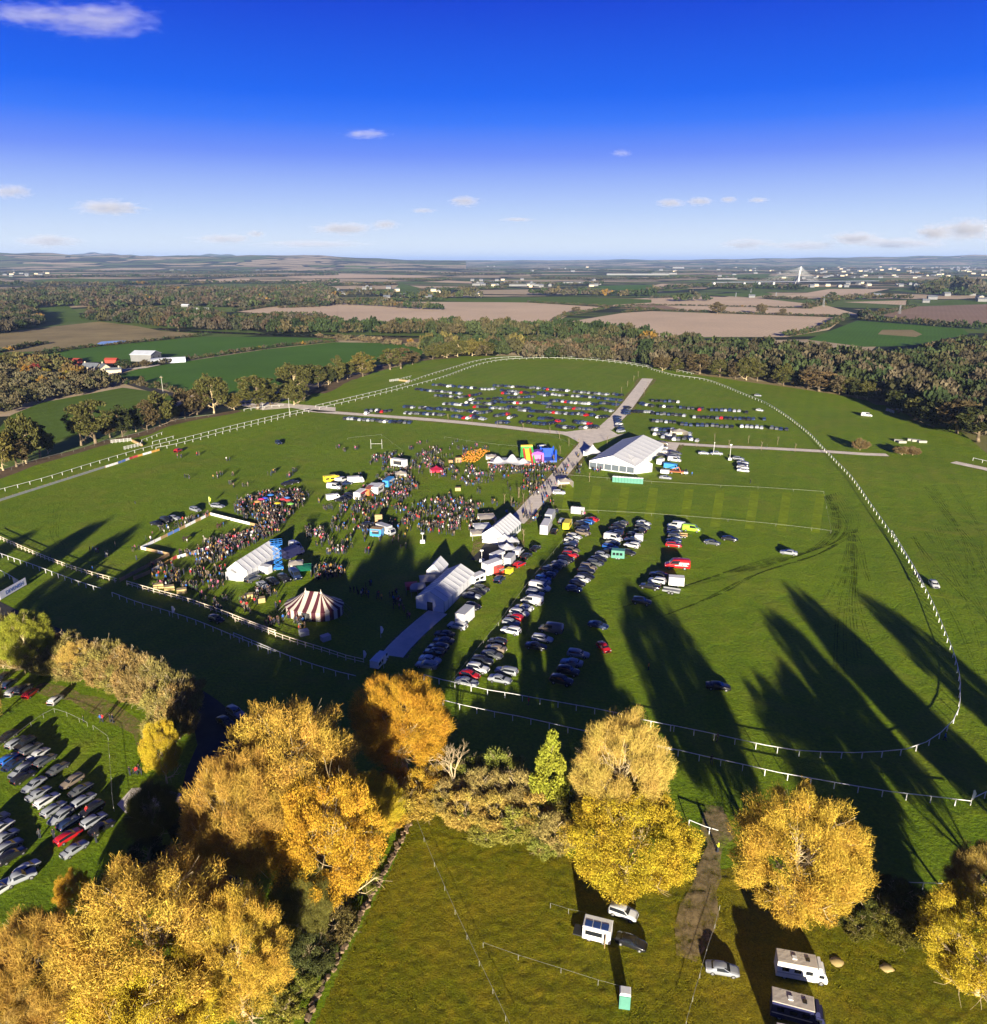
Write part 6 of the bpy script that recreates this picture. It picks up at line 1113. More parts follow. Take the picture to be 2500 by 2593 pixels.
# blue scissor lift
def scissor():
    o = thing('scissor_lift', V4(1570,985), R(15), 'tall blue scissor lift raised beside the ringside tent', 'lift'); link('chassis', MB().box(-1.3,1.3,-.7,.7,.3,1.0).mesh('chassis', M['blue_steel']), o)
    for k in range(5):
        for y in (-.55,.55):
            m = MB(); z = 1.0+k*1.25; m.tube((-1.1,y,z),(1.1,y,z+1.25),.09,.09,4); m.tube((1.1,y+.12,z),(-1.1,y+.12,z+1.25),.09,.09,4); link('scissor_arm', m.mesh('arm', M['blue_steel']), o)
    link('platform', MB().box(-1.5,1.5,-.8,.8,7.25,7.4).mesh('platform', M['blue_steel']), o); m = MB()
    for x in (-1.5,-.5,.5,1.5):
        for y in (-.8,.8): m.tube((x,y,7.4),(x,y,8.4),.04,.04,4)
    for z in (7.9,8.4): m.path([Vector(p) for p in ((-1.5,-.8,z),(1.5,-.8,z),(1.5,.8,z),(-1.5,.8,z),(-1.5,-.8,z))],.045,4)
    link('railing', m.mesh('railing', M['blue_steel']), o)
    for x in (-.9,.9):
        for s_ in (-1,1): link('wheel', WH, o, (x,s_*.72,.32))
scissor()
crate(V4,1500,1000,2.6,1.8,2.0,'white cabin with a side window against the ringside tent','canvas',rz=-.4); bv(V4,1640,915,(60,-25),5,2.3,2.9,'navy','dark blue screen lorry behind the blue lift',hatch=False,cab='navy',name='lorry')
# portable toilets
def toilets(view, x0, y0, x1, y1, n, mat, label, grp):
    a_, b_ = view(x0,y0), view(x1,y1); d = (b_-a_)/n; az = math.atan2(d.y,d.x); w = d.length
    bm = MB().box(.03,w-.03,-.55,.55,.1,2.1).mesh('cabin', M[mat]); rm = MB().box(.0,w-.0-.01,-.6,.6,2.103,2.3,tx=.12,ty=.15).mesh('roof', M['white_body']); dm = MB().box(.14,w-.14,-.59,-.553,.2,1.95).mesh('door', M[mat])
    for i in range(n): o = thing('portable_toilet', a_+d*i, az, label.format(ordinal(i)), 'toilet', grp); link('cabin', bm, o); link('roof', rm, o); link('door', dm, o)
toilets(V5,1670,712,1843,724,10,'toilet_green','green portable toilet in the row below the largest marquee, {} from the left','row of green portable toilets'); toilets(V5,1437,888,1513,895,5,'toilet_grey','grey portable toilet below the gravel path, {} from the left','row of grey portable toilets'); toilets(W7,420,700,466,707,1,'toilet_green','single white and green toilet cabin in the lower meadow, {} and only','meadow toilet')
# motorhomes and the caravan on the meadow
def motorhome(view, x, y, ax, mat, label, sc=.82):
    o = bv(view,x,y,ax,5.2,2.25,3.0,mat,label,cab=mat,hatch=False,roofmat='offwhite',name='motorhome',cat='motorhome',sc=sc); link('roof_vent', MB().box(-.6,0,-.35,.25,3.07,3.2).mesh('vent', M['white_body']), o); link('roof_vent', MB().box(1.2,1.7,-.3,.3,3.07,3.18).mesh('vent', M['glass']), o); link('luton', MB().box(2.62,3.4,-1.05,1.05,2.22,2.98,tx=.2,ty=.06).mesh('luton', M[mat]), o)
    for k in (-1.9,-.3,1.2): link('window', MB().box(k,k+.9,-1.16,-1.13,1.6,2.2).mesh('window', M['glass']), o); 
    link('stripe', MB().box(-2.5,2.5,-1.155,-1.135,1.15,1.3).mesh('stripe', M['toilet_grey']), o)
motorhome(W7,1120,580,(160,30),'white_body','white motorhome on the lower meadow right of the silver saloon'); motorhome(W7,1105,745,(150,40),'navy','navy motorhome with a pale roof below the white one'); motorhome(W7,1130,890,(150,30),'white_body','white motorhome cut by the bottom edge')
o = bv(W7,335,432,(100,25),4.0,2.2,2.6,'white_body','white caravan with blue solar panels and open door',hatch=False,win=1,name='caravan',cat='caravan',sc=.85)
for k in range(3): link('solar_panel', MB().box(-1.7+k*1.15,-.7+k*1.15,-.95,.1,2.68,2.73).mesh('solar', M['solar']), o)
link('door', MB().box(1.3,1.36,-2.0,-1.13,.5,2.2).mesh('door', M['fence_wood']), o); link('tow_tray', MB().box(-3.4,-2.05,-.9,.9,.45,.6).mesh('tray', M['chassis']), o)
for i, (x, y, lab) in enumerate([(1290,530,'pale sandy heap left of its pair behind the motorhomes'),(1490,555,'pale sandy heap right of its pair behind the motorhomes')]):
    m = MB(); rnd = random.Random(i); n = 12; rings = [(1,-.05),(.8,.08),(.45,.15),(.1,.18)]; m.add([(math.cos(2*math.pi*k/n)*q*.8*(1+rnd.uniform(-.15,.15)), math.sin(2*math.pi*k/n)*q*.7*(1+rnd.uniform(-.15,.15)), z) for q, z in rings for k in range(n)], [(j*n+k,j*n+(k+1)%n,(j+1)*n+(k+1)%n,(j+1)*n+k) for j in range(3) for k in range(n)]+[tuple(range(3*n,4*n))]); tag(link('sand_heap', m.mesh('heap', M['hay'], True), None, W7(x,y)+Vector((0,0,.1))), lab, 'heap')
# goal posts, police van, flags
def goal(view, x, y, label):
    o = thing('goal_posts', view(x,y), 0, label, 'goal'); 
    for s_ in (-1,1): link('upright', MB().tube((s_*2.4,0,0),(s_*2.4,0,4.2),.06,.06,6).mesh('upright', M['rail']), o)
    link('crossbar', MB().tube((-2.4,0,2.2),(2.4,0,2.2),.06,.06,6).mesh('crossbar', M['rail']), o)
goal(V5,342,525,'small white goal posts on the upper grass')
bv(W2,965,1180,(55,-60),3.4,1.9,2.0,'white_body','white police van with yellow chequers at the end of the cream rail',cab='white_body',hatch=False,win=2,name='police_van',cat='van'); pv = bpy.data.objects['police_van']
for k in range(7):
    for s_ in (-1,1): link('yellow_chequer', MB().box(-1.6+k*.46,-1.6+k*.46+.25,s_*.955-.012,s_*.955+.012,.7,.95).mesh('chequer', M['amb_yellow']), pv)

def flag(view, x, y, label, col=Wt, h=2.8):
    o = thing('flag', view(x,y), .3, label, 'flag'); link('pole', MB().tube((0,0,0),(0,0,h),.04,.03,5).mesh('pole', M['rail']), o); m = MB(); m.add([(0,0,h*.35),(0,0,h),(.35,.05,h*.97),(.7,-.04,h*.7),(.4,.03,h*.38)], [(0,1,2,3,4),(4,3,2,1,0)]); m.v = [(a_,b_+(.01 if i > 4 else 0),c) for i, (a_,b_,c) in enumerate(m.v)]; link('cloth', m.mesh('cloth', M['ban']), o, color=col)
for vw, x, y, lab, c in [(W2,868,1155,'white and blue feather flag left of the police van',Wt),(W2,1005,1195,'white feather flag right of the police van',Wt),(W2,985,985,'white flag in the shaded grass',Wt),(W6,1182,170,'white flag on the home straight rail',Wt),(W5,1790,1630,'white flag at the rail corner on the right',Wt),(W1,1432,210,'yellow-green flag above the parade ring',(.5,.6,.05))]: flag(vw, x, y, lab, c)
# umbrellas over the crowd behind the ring
UM = MB(); n = 8; vs = [(math.cos(2*math.pi*i/n)*q, math.sin(2*math.pi*i/n)*q, z) for q, z in ((.95,1.95),(.6,2.2),(.05,2.35)) for i in range(n)]; UM.add(vs, [(k*n+i,k*n+(i+1)%n,(k+1)*n+(i+1)%n,(k+1)*n+i) for k in range(2) for i in range(n)]); UM = UM.mesh('canopy', M['ban'])
UP = MB().tube((0,0,.9),(0,0,2.3),.02,.02,4).mesh('shaft', M['chassis'])
for x, y, c, nm in [(170,78,(.6,.05,.2),'pink'),(195,70,(.05,.1,.6),'blue'),(235,48,(.05,.2,.6),'light blue'),(282,105,(.6,.45,.03),'yellow'),(318,78,(.55,.06,.08),'red'),(352,85,(.5,.05,.05),'dark red'),(345,68,(.1,.25,.6),'sky blue'),(145,95,(.6,.3,.1),'orange'),(370,110,(.2,.5,.1),'green')]:
    o = thing('umbrella', W2(x,y), 0, f'{nm} umbrella above the dense crowd behind the parade ring', 'umbrella', 'umbrellas above the crowd'); o.scale = (1.25,1.25,1.05); link('canopy', UM, o, color=c); link('shaft', UP, o)
# tyre tracks worn into the turf, fanning from the end of the marked strip
def track_mat():
    a = N('tyre_track', .9, .1); p = a.pos(); a.col(a.ramp(a.noise(p, .8, 4), [(.3,(.05,.08,.005)),(.7,(.09,.13,.007))]))
    tr = a.n('BsdfTransparent'); mx = a.n('MixShader'); a.l(a.ramp(a.noise(p, .25, 5, .7), [(.4,(0,0,0)),(.7,(.6,.6,.6))]), mx.inputs[0]); out = a.t.nodes['Material Output']; a.l(tr.outputs[0], mx.inputs[1]); a.l(a.b.outputs[0], mx.inputs[2]); a.l(mx.outputs[0], out.inputs['Surface']); return a.m
M['tracks'] = track_mat(); rnd = random.Random(12)
def tracks(view, pts, n, spread, end_spread):
    base = vp(view, *pts)
    for k in range(n):
        s_, e = rnd.uniform(-1,1)*spread, rnd.uniform(-1,1)*end_spread; P = [p+Vector((s_+(e-s_)*(i/(len(base)-1)), (s_+(e-s_)*(i/(len(base)-1)))*.7, 0)) for i, p in enumerate(base)]
        for off in (0, 1.5): ribbon('tyre_track', smooth_path([p+Vector((off*.7,off*.7,0)) for p in P], 5), rnd.uniform(.14,.24), M['tracks'], .004+.0004*(k*2+(off > 0)), jitter=.2)
tracks(V6, [(1010,560),(1060,660),(1075,740),(1010,830),(880,890),(650,950),(400,1010),(150,1090)], 20, 3.5, 20); tracks(V6, [(1120,760),(1135,850),(1120,1000),(1100,1110)], 9, 3, 9); tracks(W5, [(1060,0),(1070,200),(1040,450),(1060,800)], 6, 4, 8); tracks(W5, [(1500,0),(1640,250),(1800,500),(1950,800)], 9, 14, 18); tracks(V6, [(1600,500),(1750,700),(1850,850),(1900,1000)], 9, 12, 16); tracks(W1, [(380,200),(360,320),(370,440),(430,500)], 3, 3, 3); tracks(W5, [(0,480),(250,380),(500,250),(850,140),(1000,60)], 9, 7, 3)
# mown bands in the marked strip
M['mown'] = field_mat('mown', (.215,.285,.012), .25, .15)
for x in (-480,-330,-170,-10,190,365,560,740,930): sheet('mown_band', vp(V6,(x,505+(x+480)*.035),(x+48,508+(x+480)*.035),(x+18,700+(x+480)*.055),(x-36,695+(x+480)*.055)), M['mown'], .0035)
# ------------------------------------------------------------------ people
M['skin'] = plain('skin', (.36,.22,.16), .6, .05); M['coat'] = objcol('coat', .8, .2, 0, .1); M['trousers'] = plain('trousers', (.025,.028,.04), .85, .4, .7); M['hair'] = plain('hair', (.05,.03,.018), .8, .3)
def person_mb(pose, seed):
    rnd = random.Random(seed); mb = MB(); st = .0 if pose == 0 else .22 if pose == 1 else .05
    for s_ in (-1,1):
        f = s_*st; mb.tube((f,s_*.10,.03),(f*.5,s_*.095,.47),.055,.075,6,1); mb.tube((f*.5,s_*.095,.47),(0,s_*.09,.90),.075,.10,6,1); mb.box(f-.08,f+.17,s_*.10-.045,s_*.10+.045,0,.08,1)
    rings = [(.84,.155,.12),(.95,.165,.125),(1.12,.15,.115),(1.30,.185,.125),(1.42,.20,.115),(1.48,.09,.07)]; n = 8; vs = [(math.cos(2*math.pi*i/n)*b_, math.sin(2*math.pi*i/n)*a_, z) for z, a_, b_ in rings for i in range(n)]
    mb.add(vs, [(k*n+i,k*n+(i+1)%n,(k+1)*n+(i+1)%n,(k+1)*n+i) for k in range(5) for i in range(n)]+[tuple(range(5*n,6*n)), tuple(range(n-1,-1,-1))], 0)
    for s_ in (-1,1):
        sw = -s_*st*.8; e = (sw*.4-.02,s_*.25,1.16); h = (sw+.12 if pose != 2 else .24,s_*(.24 if pose != 2 else .12),.92 if pose != 2 else 1.18); mb.tube((0,s_*.19,1.41),e,.06,.05,5,0); mb.tube(e,h,.05,.035,5,0); hv = Vector(h); mb.tube(hv, hv+Vector((.02,0,-.09)),.035,.03,5,2)
    mb.tube((0,0,1.46),(.01,0,1.55),.05,.05,6,2)
    hr = [(1.52,.05),(1.57,.078),(1.64,.092),(1.70,.085),(1.75,.05)]; vs = [(.015+math.cos(2*math.pi*i/n)*q*1.1, math.sin(2*math.pi*i/n)*q, z) for z, q in hr for i in range(n)]; b = len(mb.v)
    mb.add(vs, [(k*n+i,k*n+(i+1)%n,(k+1)*n+(i+1)%n,(k+1)*n+i) for k in range(4) for i in range(n)]+[tuple(range(4*n,5*n))], 2)
    mb.m[-1] = 3
    for q in range(len(mb.m)-1-n*2, len(mb.m)-1): mb.m[q] = 3
    for q in range(len(mb.m)-1-n*4, len(mb.m)-1-n*2): 
        i = (q-(len(mb.m)-1-n*4))%n; mb.m[q] = 3 if 3 <= i <= 4 else 2
    return mb
def person_lo(pose):
    mb = MB(); st = (.0,.22,.05)[pose]
    for s_ in (-1,1): mb.tube((s_*st,s_*.10,0),(0,s_*.09,.90),.06,.10,4,1,cap=False)
    n = 5; rings = [(.84,.16,.12),(1.12,.155,.115),(1.40,.205,.12),(1.48,.08,.07)]; vs = [(math.cos(2*math.pi*i/n)*b_, math.sin(2*math.pi*i/n)*a_, z) for z, a_, b_ in rings for i in range(n)]
    mb.add(vs, [(k*n+i,k*n+(i+1)%n,(k+1)*n+(i+1)%n,(k+1)*n+i) for k in range(3) for i in range(n)]+[tuple(range(3*n,4*n))], 0)
    for s_ in (-1,1): mb.tube((0,s_*.19,1.40),(-s_*st*.6+.05,s_*.25,.95),.06,.04,3,0,cap=False)
    rings = [(1.50,.05),(1.60,.095),(1.70,.085)]; vs = [(.015+math.cos(2*math.pi*i/n)*q, math.sin(2*math.pi*i/n)*q, z) for z, q in rings for i in range(n)]
    mb.add(vs, [(i,(i+1)%n,n+(i+1)%n,n+i) for i in range(n)], 2); mb.add(vs[n:]+[(.01,0,1.755)], [(i,(i+1)%n,n+(i+1)%n,n+i) for i in range(n)]+[(n+i,n+(i+1)%n,2*n) for i in range(n)], 3); return mb
PLO = [person_lo(i) for i in range(3)]
PB = [person_mb(i, i) for i in range(3)]; PM = [m.mesh('person', [M['coat'],M['trousers'],M['skin'],M['hair']]) for m in PB]
CL = [((.012,.012,.015),'black'),((.012,.012,.015),'black'),((.02,.025,.05),'navy'),((.02,.025,.05),'navy'),((.06,.06,.065),'grey'),((.012,.012,.015),'black'),((.02,.02,.03),'dark'),((.03,.032,.04),'charcoal'),((.02,.025,.05),'navy'),((.012,.012,.015),'black'),((.20,.15,.10),'beige'),((.07,.045,.03),'brown'),((.62,.60,.56),'white'),((.45,.03,.03),'red'),((.45,.12,.20),'pink'),((.03,.12,.40),'blue'),((.05,.09,.03),'green'),((.30,.19,.04),'mustard'),((.02,.02,.03),'dark')]
PEOPLE = []
def crowd(view, poly, n, where):
    P = grid_points(vp(view, *poly), .78)
    if len(P) == 0: return
    P = P[NR.permutation(len(P))]
    if len(P) > n:
        # gather into knots of a few people, as crowds do
        c = P[:max(1,n//4)]; k = NR.integers(0, len(c), n-len(c)); P = np.concatenate([c, c[k]+NR.normal(0,.75,(n-len(c),2))])
    for x, y in P[:n]: PEOPLE.append((x, y, where))
crowd(W2, [(0,70),(60,20),(200,0),(400,-20),(500,20),(440,90),(390,140),(330,200),(230,260),(150,210),(60,170),(0,180)], 666, 'in the dense crowd behind the parade ring')
crowd(W1, [(1230,570),(1300,520),(1500,450),(1650,430),(1780,360),(1860,310),(1900,330),(1900,420),(1720,490),(1560,560),(1420,640),(1300,610)], 511, 'in the crowd along the near side of the parade ring')
crowd(W1, [(1040,640),(1180,620),(1330,660),(1560,650),(1540,790),(1300,800),(1060,770)], 170, 'on the grass below the parade ring')
crowd(W1, [(900,480),(1000,400),(1150,360),(1260,330),(1450,270),(1430,290),(1180,410),(960,510),(910,540)], 60, 'along the left side of the parade ring')
crowd(W1, [(1300,790),(1480,740),(1600,780),(1540,950),(1400,900)], 36, 'beside the cream rail')
crowd(W1, [(1600,800),(1890,780),(1890,1060),(1700,960)], 55, 'on the grass left of the striped tent')
crowd(V5, [(190,830),(260,800),(400,690),(520,640),(570,760),(480,860),(300,900)], 356, 'around the food trucks')
crowd(V5, [(560,560),(680,520),(790,660),(780,720),(640,680)], 170, 'between the food trucks and the pumpkin patch')
crowd(V5, [(970,600),(1010,612),(1160,612),(1310,602),(1340,650),(1200,668),(990,668)], 294, 'seated in front of the stretch tent')
crowd(V5, [(300,560),(560,560),(600,700),(380,690)], 108, 'near the upper food stalls')
crowd(V5, [(0,820),(200,870),(600,850),(950,840),(900,950),(420,1000),(100,1000)], 201, 'scattered across the middle of the field')
crowd(V5, [(600,830),(760,800),(900,820),(960,900),(850,1000),(720,930)], 232, 'on the grass left of the pavilion')
crowd(V5, [(820,620),(990,680),(980,760),(830,760)], 108, 'on the grass below the pumpkin patch')
crowd(V5, [(780,520),(860,500),(990,510),(930,560),(830,580)], 50, 'in and around the pumpkin patch')
crowd(V5, [(1160,690),(1260,640),(1400,640),(1340,720),(1270,790),(1180,770)], 116, 'beside the gravel path')
crowd(V5, [(60,800),(250,620),(560,500),(800,480),(1000,680),(1180,690),(1250,800),(1000,980),(700,1040),(300,1060)], 330, 'scattered over the open grass of the enclosure')
crowd(W2, [(420,200),(760,80),(1150,60),(1500,120),(1400,330),(1000,420),(700,440),(480,360)], 150, 'strolling between the ring and the pavilion')
crowd(V5, [(1390,620),(1480,540),(1500,560),(1420,660),(1300,790),(1255,800)], 26, 'walking on the gravel path')
crowd(V5, [(1470,620),(1660,610),(1700,690),(1580,690),(1490,690)], 40, 'in front of the largest marquee')
crowd(V5, [(1190,870),(1270,900),(1240,960),(1180,950)], 30, 'at the right end of the pavilion')
crowd(V5, [(1270,800),(1340,790),(1330,880),(1560,900),(1560,920),(1290,890)], 30, 'waiting by the grey toilets')
crowd(W2, [(250,870),(330,840),(430,880),(480,990),(330,940),(200,930)], 34, 'in front of the striped tent')
crowd(W2, [(540,360),(740,340),(720,420),(560,420)], 34, 'on the grass right of the ringside tent'); crowd(W2, [(500,520),(640,500),(740,510),(730,560),(520,600)], 93, 'by the green awning')
crowd(W2, [(850,620),(1010,640),(1180,740),(1250,840),(1180,900),(900,800),(760,690)], 60, 'in the shade of the trees')
crowd(W2, [(780,240),(900,200),(1060,280),(1000,320),(860,330)], 30, 'around the blue stall'); crowd(W2, [(470,240),(640,270),(600,330),(480,330)], 55, 'behind the ringside tent')
crowd(W2, [(1150,140),(1450,200),(1640,180),(1620,260),(1300,320),(1100,260)], 108, 'on the edge of the shade by the pavilion')
crowd(V4, [(900,430),(1100,420),(1400,470),(1380,560),(1000,480)], 26, 'strolling on the left field'); crowd(V4, [(1180,440),(1340,440),(1680,420),(1640,470),(1250,470)], 26, 'standing together on the upper left field'); crowd(V4, [(950,330),(1200,330),(1400,380),(1000,430)], 12, 'near the red off-roader'); crowd(V4, [(470,880),(620,880),(610,930),(480,920)], 12, 'standing in the left field near the tree shadows'); crowd(V5, [(100,480),(300,460),(460,520),(480,600),(160,640)], 22, 'by the goal posts')
for x, y, w_ in [(573,885,'alone on the lower left car park grass'),(690,885,'crouching by the hedge bank'),(705,885,'crouching by the hedge bank'),(755,885,'with a pram by the hedge bank'),(775,890,'with a pram by the hedge bank'),(890,1250,'in the group at the yard corner'),(915,1240,'in the group at the yard corner'),(935,1245,'in the group at the yard corner'),(955,1235,'in the group at the yard corner'),(968,1245,'in the group at the yard corner'),(945,1470,'walking on the shaded yard'),(275,1680,'between the car rows'),(372,1680,'beside the red estate'),(660,1710,'behind the last silver saloon'),(600,1520,'loading the black car')]:
    g = W6(x,y); PEOPLE.append((g.x, g.y, w_))
for vw, x, y, w_ in [(W7,815,95,'in a yellow vest on the earth track'),(W4,1735,395,'in orange alone at the shadow edge'),(W3,1465,1335,'in orange alone at the shadow edge')][:2]+[(V6,228,455,'beside the flatbed lorry'),(V6,557,497,'alone on the grass below the lamp tower'),(V6,650,298,'walking on the right-hand track'),(W5,275,1245,'leaning on the near rail'),(W5,1635,1240,'leaning on the rail at the bend'),(W5,1728,920,'leaning on the right-hand rail'),(W5,240,1380,'at the outer rail'),(W4,915,635,'in red at the running rail'),(W1,635,665,'crouching on the home straight turf'),(W1,348,590,'at the cream double rail'),(W1,935,590,'outside the parade ring corner'),(W1,790,500,'alone in the left field'),(W1,925,205,'on a horse-drawn chair in the left field')]:
    g = vw(x,y); PEOPLE.append((g.x, g.y, w_))
for x, y in [(1260,460),(1280,470),(1400,465),(1490,370),(1530,360),(1605,405)]: g = W1(x,y); PEOPLE.append((g.x, g.y, 'leading a horse inside the parade ring'))
PEOPLE.sort(key=lambda p: p[1]); PC = {}
mbp = MB(); tp = []
for i, (x, y, w_) in enumerate(PEOPLE):
    c, cn = CL[random.randrange(len(CL))]
    if 'yellow vest' in w_: c, cn = (.6,.65,.03), 'yellow'
    elif 'in orange' in w_: c, cn = (.6,.25,.03), 'orange'
    elif 'in red' in w_: c, cn = (.5,.02,.02), 'red'
    k = random.randrange(3); sc = random.uniform(.92,1.05) if random.random() > .18 else random.uniform(.6,.8); rz = random.uniform(0,6.28)
    if i < 300:
        key = (cn, w_); PC[key] = PC.get(key,0)+1; pre = 'person' if sc > .85 else 'child'
        lab = f'{pre} in {cn} {w_}' if 'in ' == w_[:3] and w_.split()[1] in ('orange','red','a') and 'shade' not in w_ else f'{ordinal(PC[key]-1)} nearest person dressed in {cn} {w_}'
        o = link('person', PM[k], None, (x,y,.2 if 'earth track' in w_ else 0), rz, sc, c); tag(o, lab, 'person', 'people '+w_)
    else:
        m = PLO[k]; a_, b_ = math.cos(rz)*sc, math.sin(rz)*sc; mbp.add([(p[0]*a_-p[1]*b_+x, p[0]*b_+p[1]*a_+y, p[2]*sc) for p in m.v], m.f)
        tr = random.choice([(.02,.022,.035),(.03,.04,.08),(.10,.08,.06)]); hr = random.choice([(.04,.025,.015),(.16,.10,.05),(.02,.015,.012),(.3,.28,.25)]); tp += [(c, tr, (.34,.21,.155), hr)[q] for q in m.m]
a = N('crowd_clothes', .8, .2); at = a.n('Attribute', attribute_name='tint'); a.col(at.outputs['Color']); M['crowd'] = a.m
me = mbp.mesh('crowd', M['crowd']); at = me.attributes.new('tint','FLOAT_COLOR','FACE'); at.data.foreach_set('color', np.array([(*t,1) for t in tp], np.float32).ravel()); tag(link('crowd', me), 'crowd of many small figures across the far half of the enclosure', 'crowd', kind='stuff')
# ponies led round the ring
def pony(view, x, y, rz, col, label):
    o = thing('pony', view(x,y), rz, label, 'pony'); mb = MB(); n = 8
    def loft(rs, mi=0):
        vs = [(cx+dx*0, math.cos(2*math.pi*i/n)*ry, cz+math.sin(2*math.pi*i/n)*rz_) for cx, cz, ry, rz_ in rs for i in range(n) for dx in (0,)]; mb.add(vs, [(k*n+i,k*n+(i+1)%n,(k+1)*n+(i+1)%n,(k+1)*n+i) for k in range(len(rs)-1) for i in range(n)]+[tuple(range(n)),tuple(range(len(vs)-1,len(vs)-n-1,-1))], mi)
    loft([(-.85,1.15,.12,.15),(-.7,1.15,.26,.30),(-.2,1.08,.29,.33),(.3,1.08,.27,.33),(.62,1.15,.22,.30),(.85,1.38,.14,.2),(1.05,1.62,.10,.15),(1.2,1.72,.11,.13),(1.5,1.55,.06,.08)])
    for sx, f in ((.5,1),(-.65,-1)):
        for s_ in (-1,1): mb.tube((sx,s_*.16,1.0),(sx+.05*f,s_*.16,.5),.11,.06,6); mb.tube((sx+.05*f,s_*.16,.5),(sx-.03,s_*.16,0),.055,.06,6)
    mb.tube((-.86,0,1.2),(-1.05,0,.6),.06,.03,5); mb.tube((1.12,.05,1.8),(1.1,.06,1.95),.03,.01,4); mb.tube((1.12,-.05,1.8),(1.1,-.06,1.95),.03,.01,4)
    link('body', mb.mesh('pony', M['coat'], True), o, color=col)
pony(W1,1270,462,.4,(.03,.02,.015),'dark pony led across the middle of the parade ring'); pony(W1,1408,468,2.4,(.45,.40,.33),'pale pony in the parade ring right of the dark one'); pony(W1,1500,372,.9,(.06,.03,.02),'brown pony at the back of the parade ring')
# ------------------------------------------------------------------ buildings, bridge and pylons in the distance; clouds
M['wall_white'] = plain('white_render', (.17,.17,.17), .8, .1, .2); M['wall_cream'] = plain('cream_render', (.55,.45,.30), .8, .1, .2); M['slate'] = plain('slate', (.11,.12,.14), .7, .2, .3); M['tin'] = plain('tin_roof', (.52,.55,.60), .5, .1, .2); M['brick'] = plain('brick', (.28,.14,.09), .8, .2, .3); M['rust'] = plain('rust_red', (.32,.05,.03), .7)
def house_parts(name, loc, rz, w, d, h, roof, label, wall='wall_white', rm='slate', cat='house', win=3, chimney=True, door=True):
    o = thing(name, loc, rz, label, cat); m = MB(); m.prism([(-w/2,0),(w/2,0),(w/2,h),(0,h+roof),(-w/2,h)], -d/2, d/2); 
    link('wall', m.mesh('wall', M[wall]), o)
    for s_ in (-1,1):
        r_ = MB(); x1 = s_*(w/2+.5); nx = roof/(w/2); r_.add([(0,-d/2-.4,h+roof+.12),(x1,-d/2-.4,h-.5*nx+.12),(x1,d/2+.4,h-.5*nx+.12),(0,d/2+.4,h+roof+.12),(0,-d/2-.4,h+roof+.3),(x1,-d/2-.4,h-.5*nx+.3),(x1,d/2+.4,h-.5*nx+.3),(0,d/2+.4,h+roof+.3)], [(3,2,1,0),(4,5,6,7),(0,1,5,4),(1,2,6,5),(2,3,7,6),(3,0,4,7)]); link('roof', r_.mesh('roof', M[rm]), o)
    for k in range(win):
        x = -w/2+w*(k+.5)/win; link('window', MB().box(x-.55,x+.55,-d/2-.06,-d/2-.01,h*.45,h*.45+1.3).mesh('window', M['glass']), o)
    if door: link('door', MB().box(-.5,.5,-d/2-.05,-d/2-.01,.05,2.1).mesh('door', M['fence_wood']), o)
    if chimney: link('chimney', MB().box(-.4,.4,d/2-1.6,d/2-.8,h+roof*.7,h+roof+1.2).mesh('chimney', M[wall]), o)
    return o
Z0 = Vector((0,0,-.5))
house_parts('farmhouse', V1(520,752)+Z0, R(75), 6, 13, 3.4, 2.6, 'long grey-roofed farmhouse among red and yellow trees', 'wall_cream'); house_parts('farmhouse', V1(590,755)+Z0, R(40), 6, 10, 3.4, 2.4, 'cream farmhouse wing with blue-grey roof', 'wall_cream'); house_parts('farm_shed', V1(640,762)+Z0, R(-60), 4, 10, 2.6, 1.2, 'low cream shed in front of the farmhouse', 'wall_cream', cat='shed')
house_parts('barn', V1(825,692)+Z0, R(82), 15, 18, 5.5, 2.4, 'large pale barn with a metal roof by the green fields', 'wall_white', 'tin', 'barn', 2, False, False); house_parts('barn', V1(630,705)+Z0, R(86), 4, 9.5, 2.6, 1.1, 'long rust-red shed behind the farmhouse', 'rust', 'rust', 'shed', 0, False, False); house_parts('barn', V1(415,706)+Z0, R(80), 5, 12, 2.6, 1.1, 'red shed behind the red-leaved trees', 'rust', 'rust', 'shed', 0, False, False)
m = MB(); n = 10
for k in range(2): m.add([(math.cos(math.pi*i/n)*5, k*26-13, math.sin(math.pi*i/n)*4) for i in range(n+1)], [])
m.f = [(i,i+1,n+2+i,n+1+i) for i in range(n)]+[tuple(range(n+1)), tuple(range(2*n+1,n,-1))]; m.m = [0]*len(m.f); tag(link('polytunnel', m.mesh('polytunnel', M['tin'], True), None, V1(950,702)+Z0, R(-70)), 'long pale polytunnel beside the large barn', 'polytunnel')
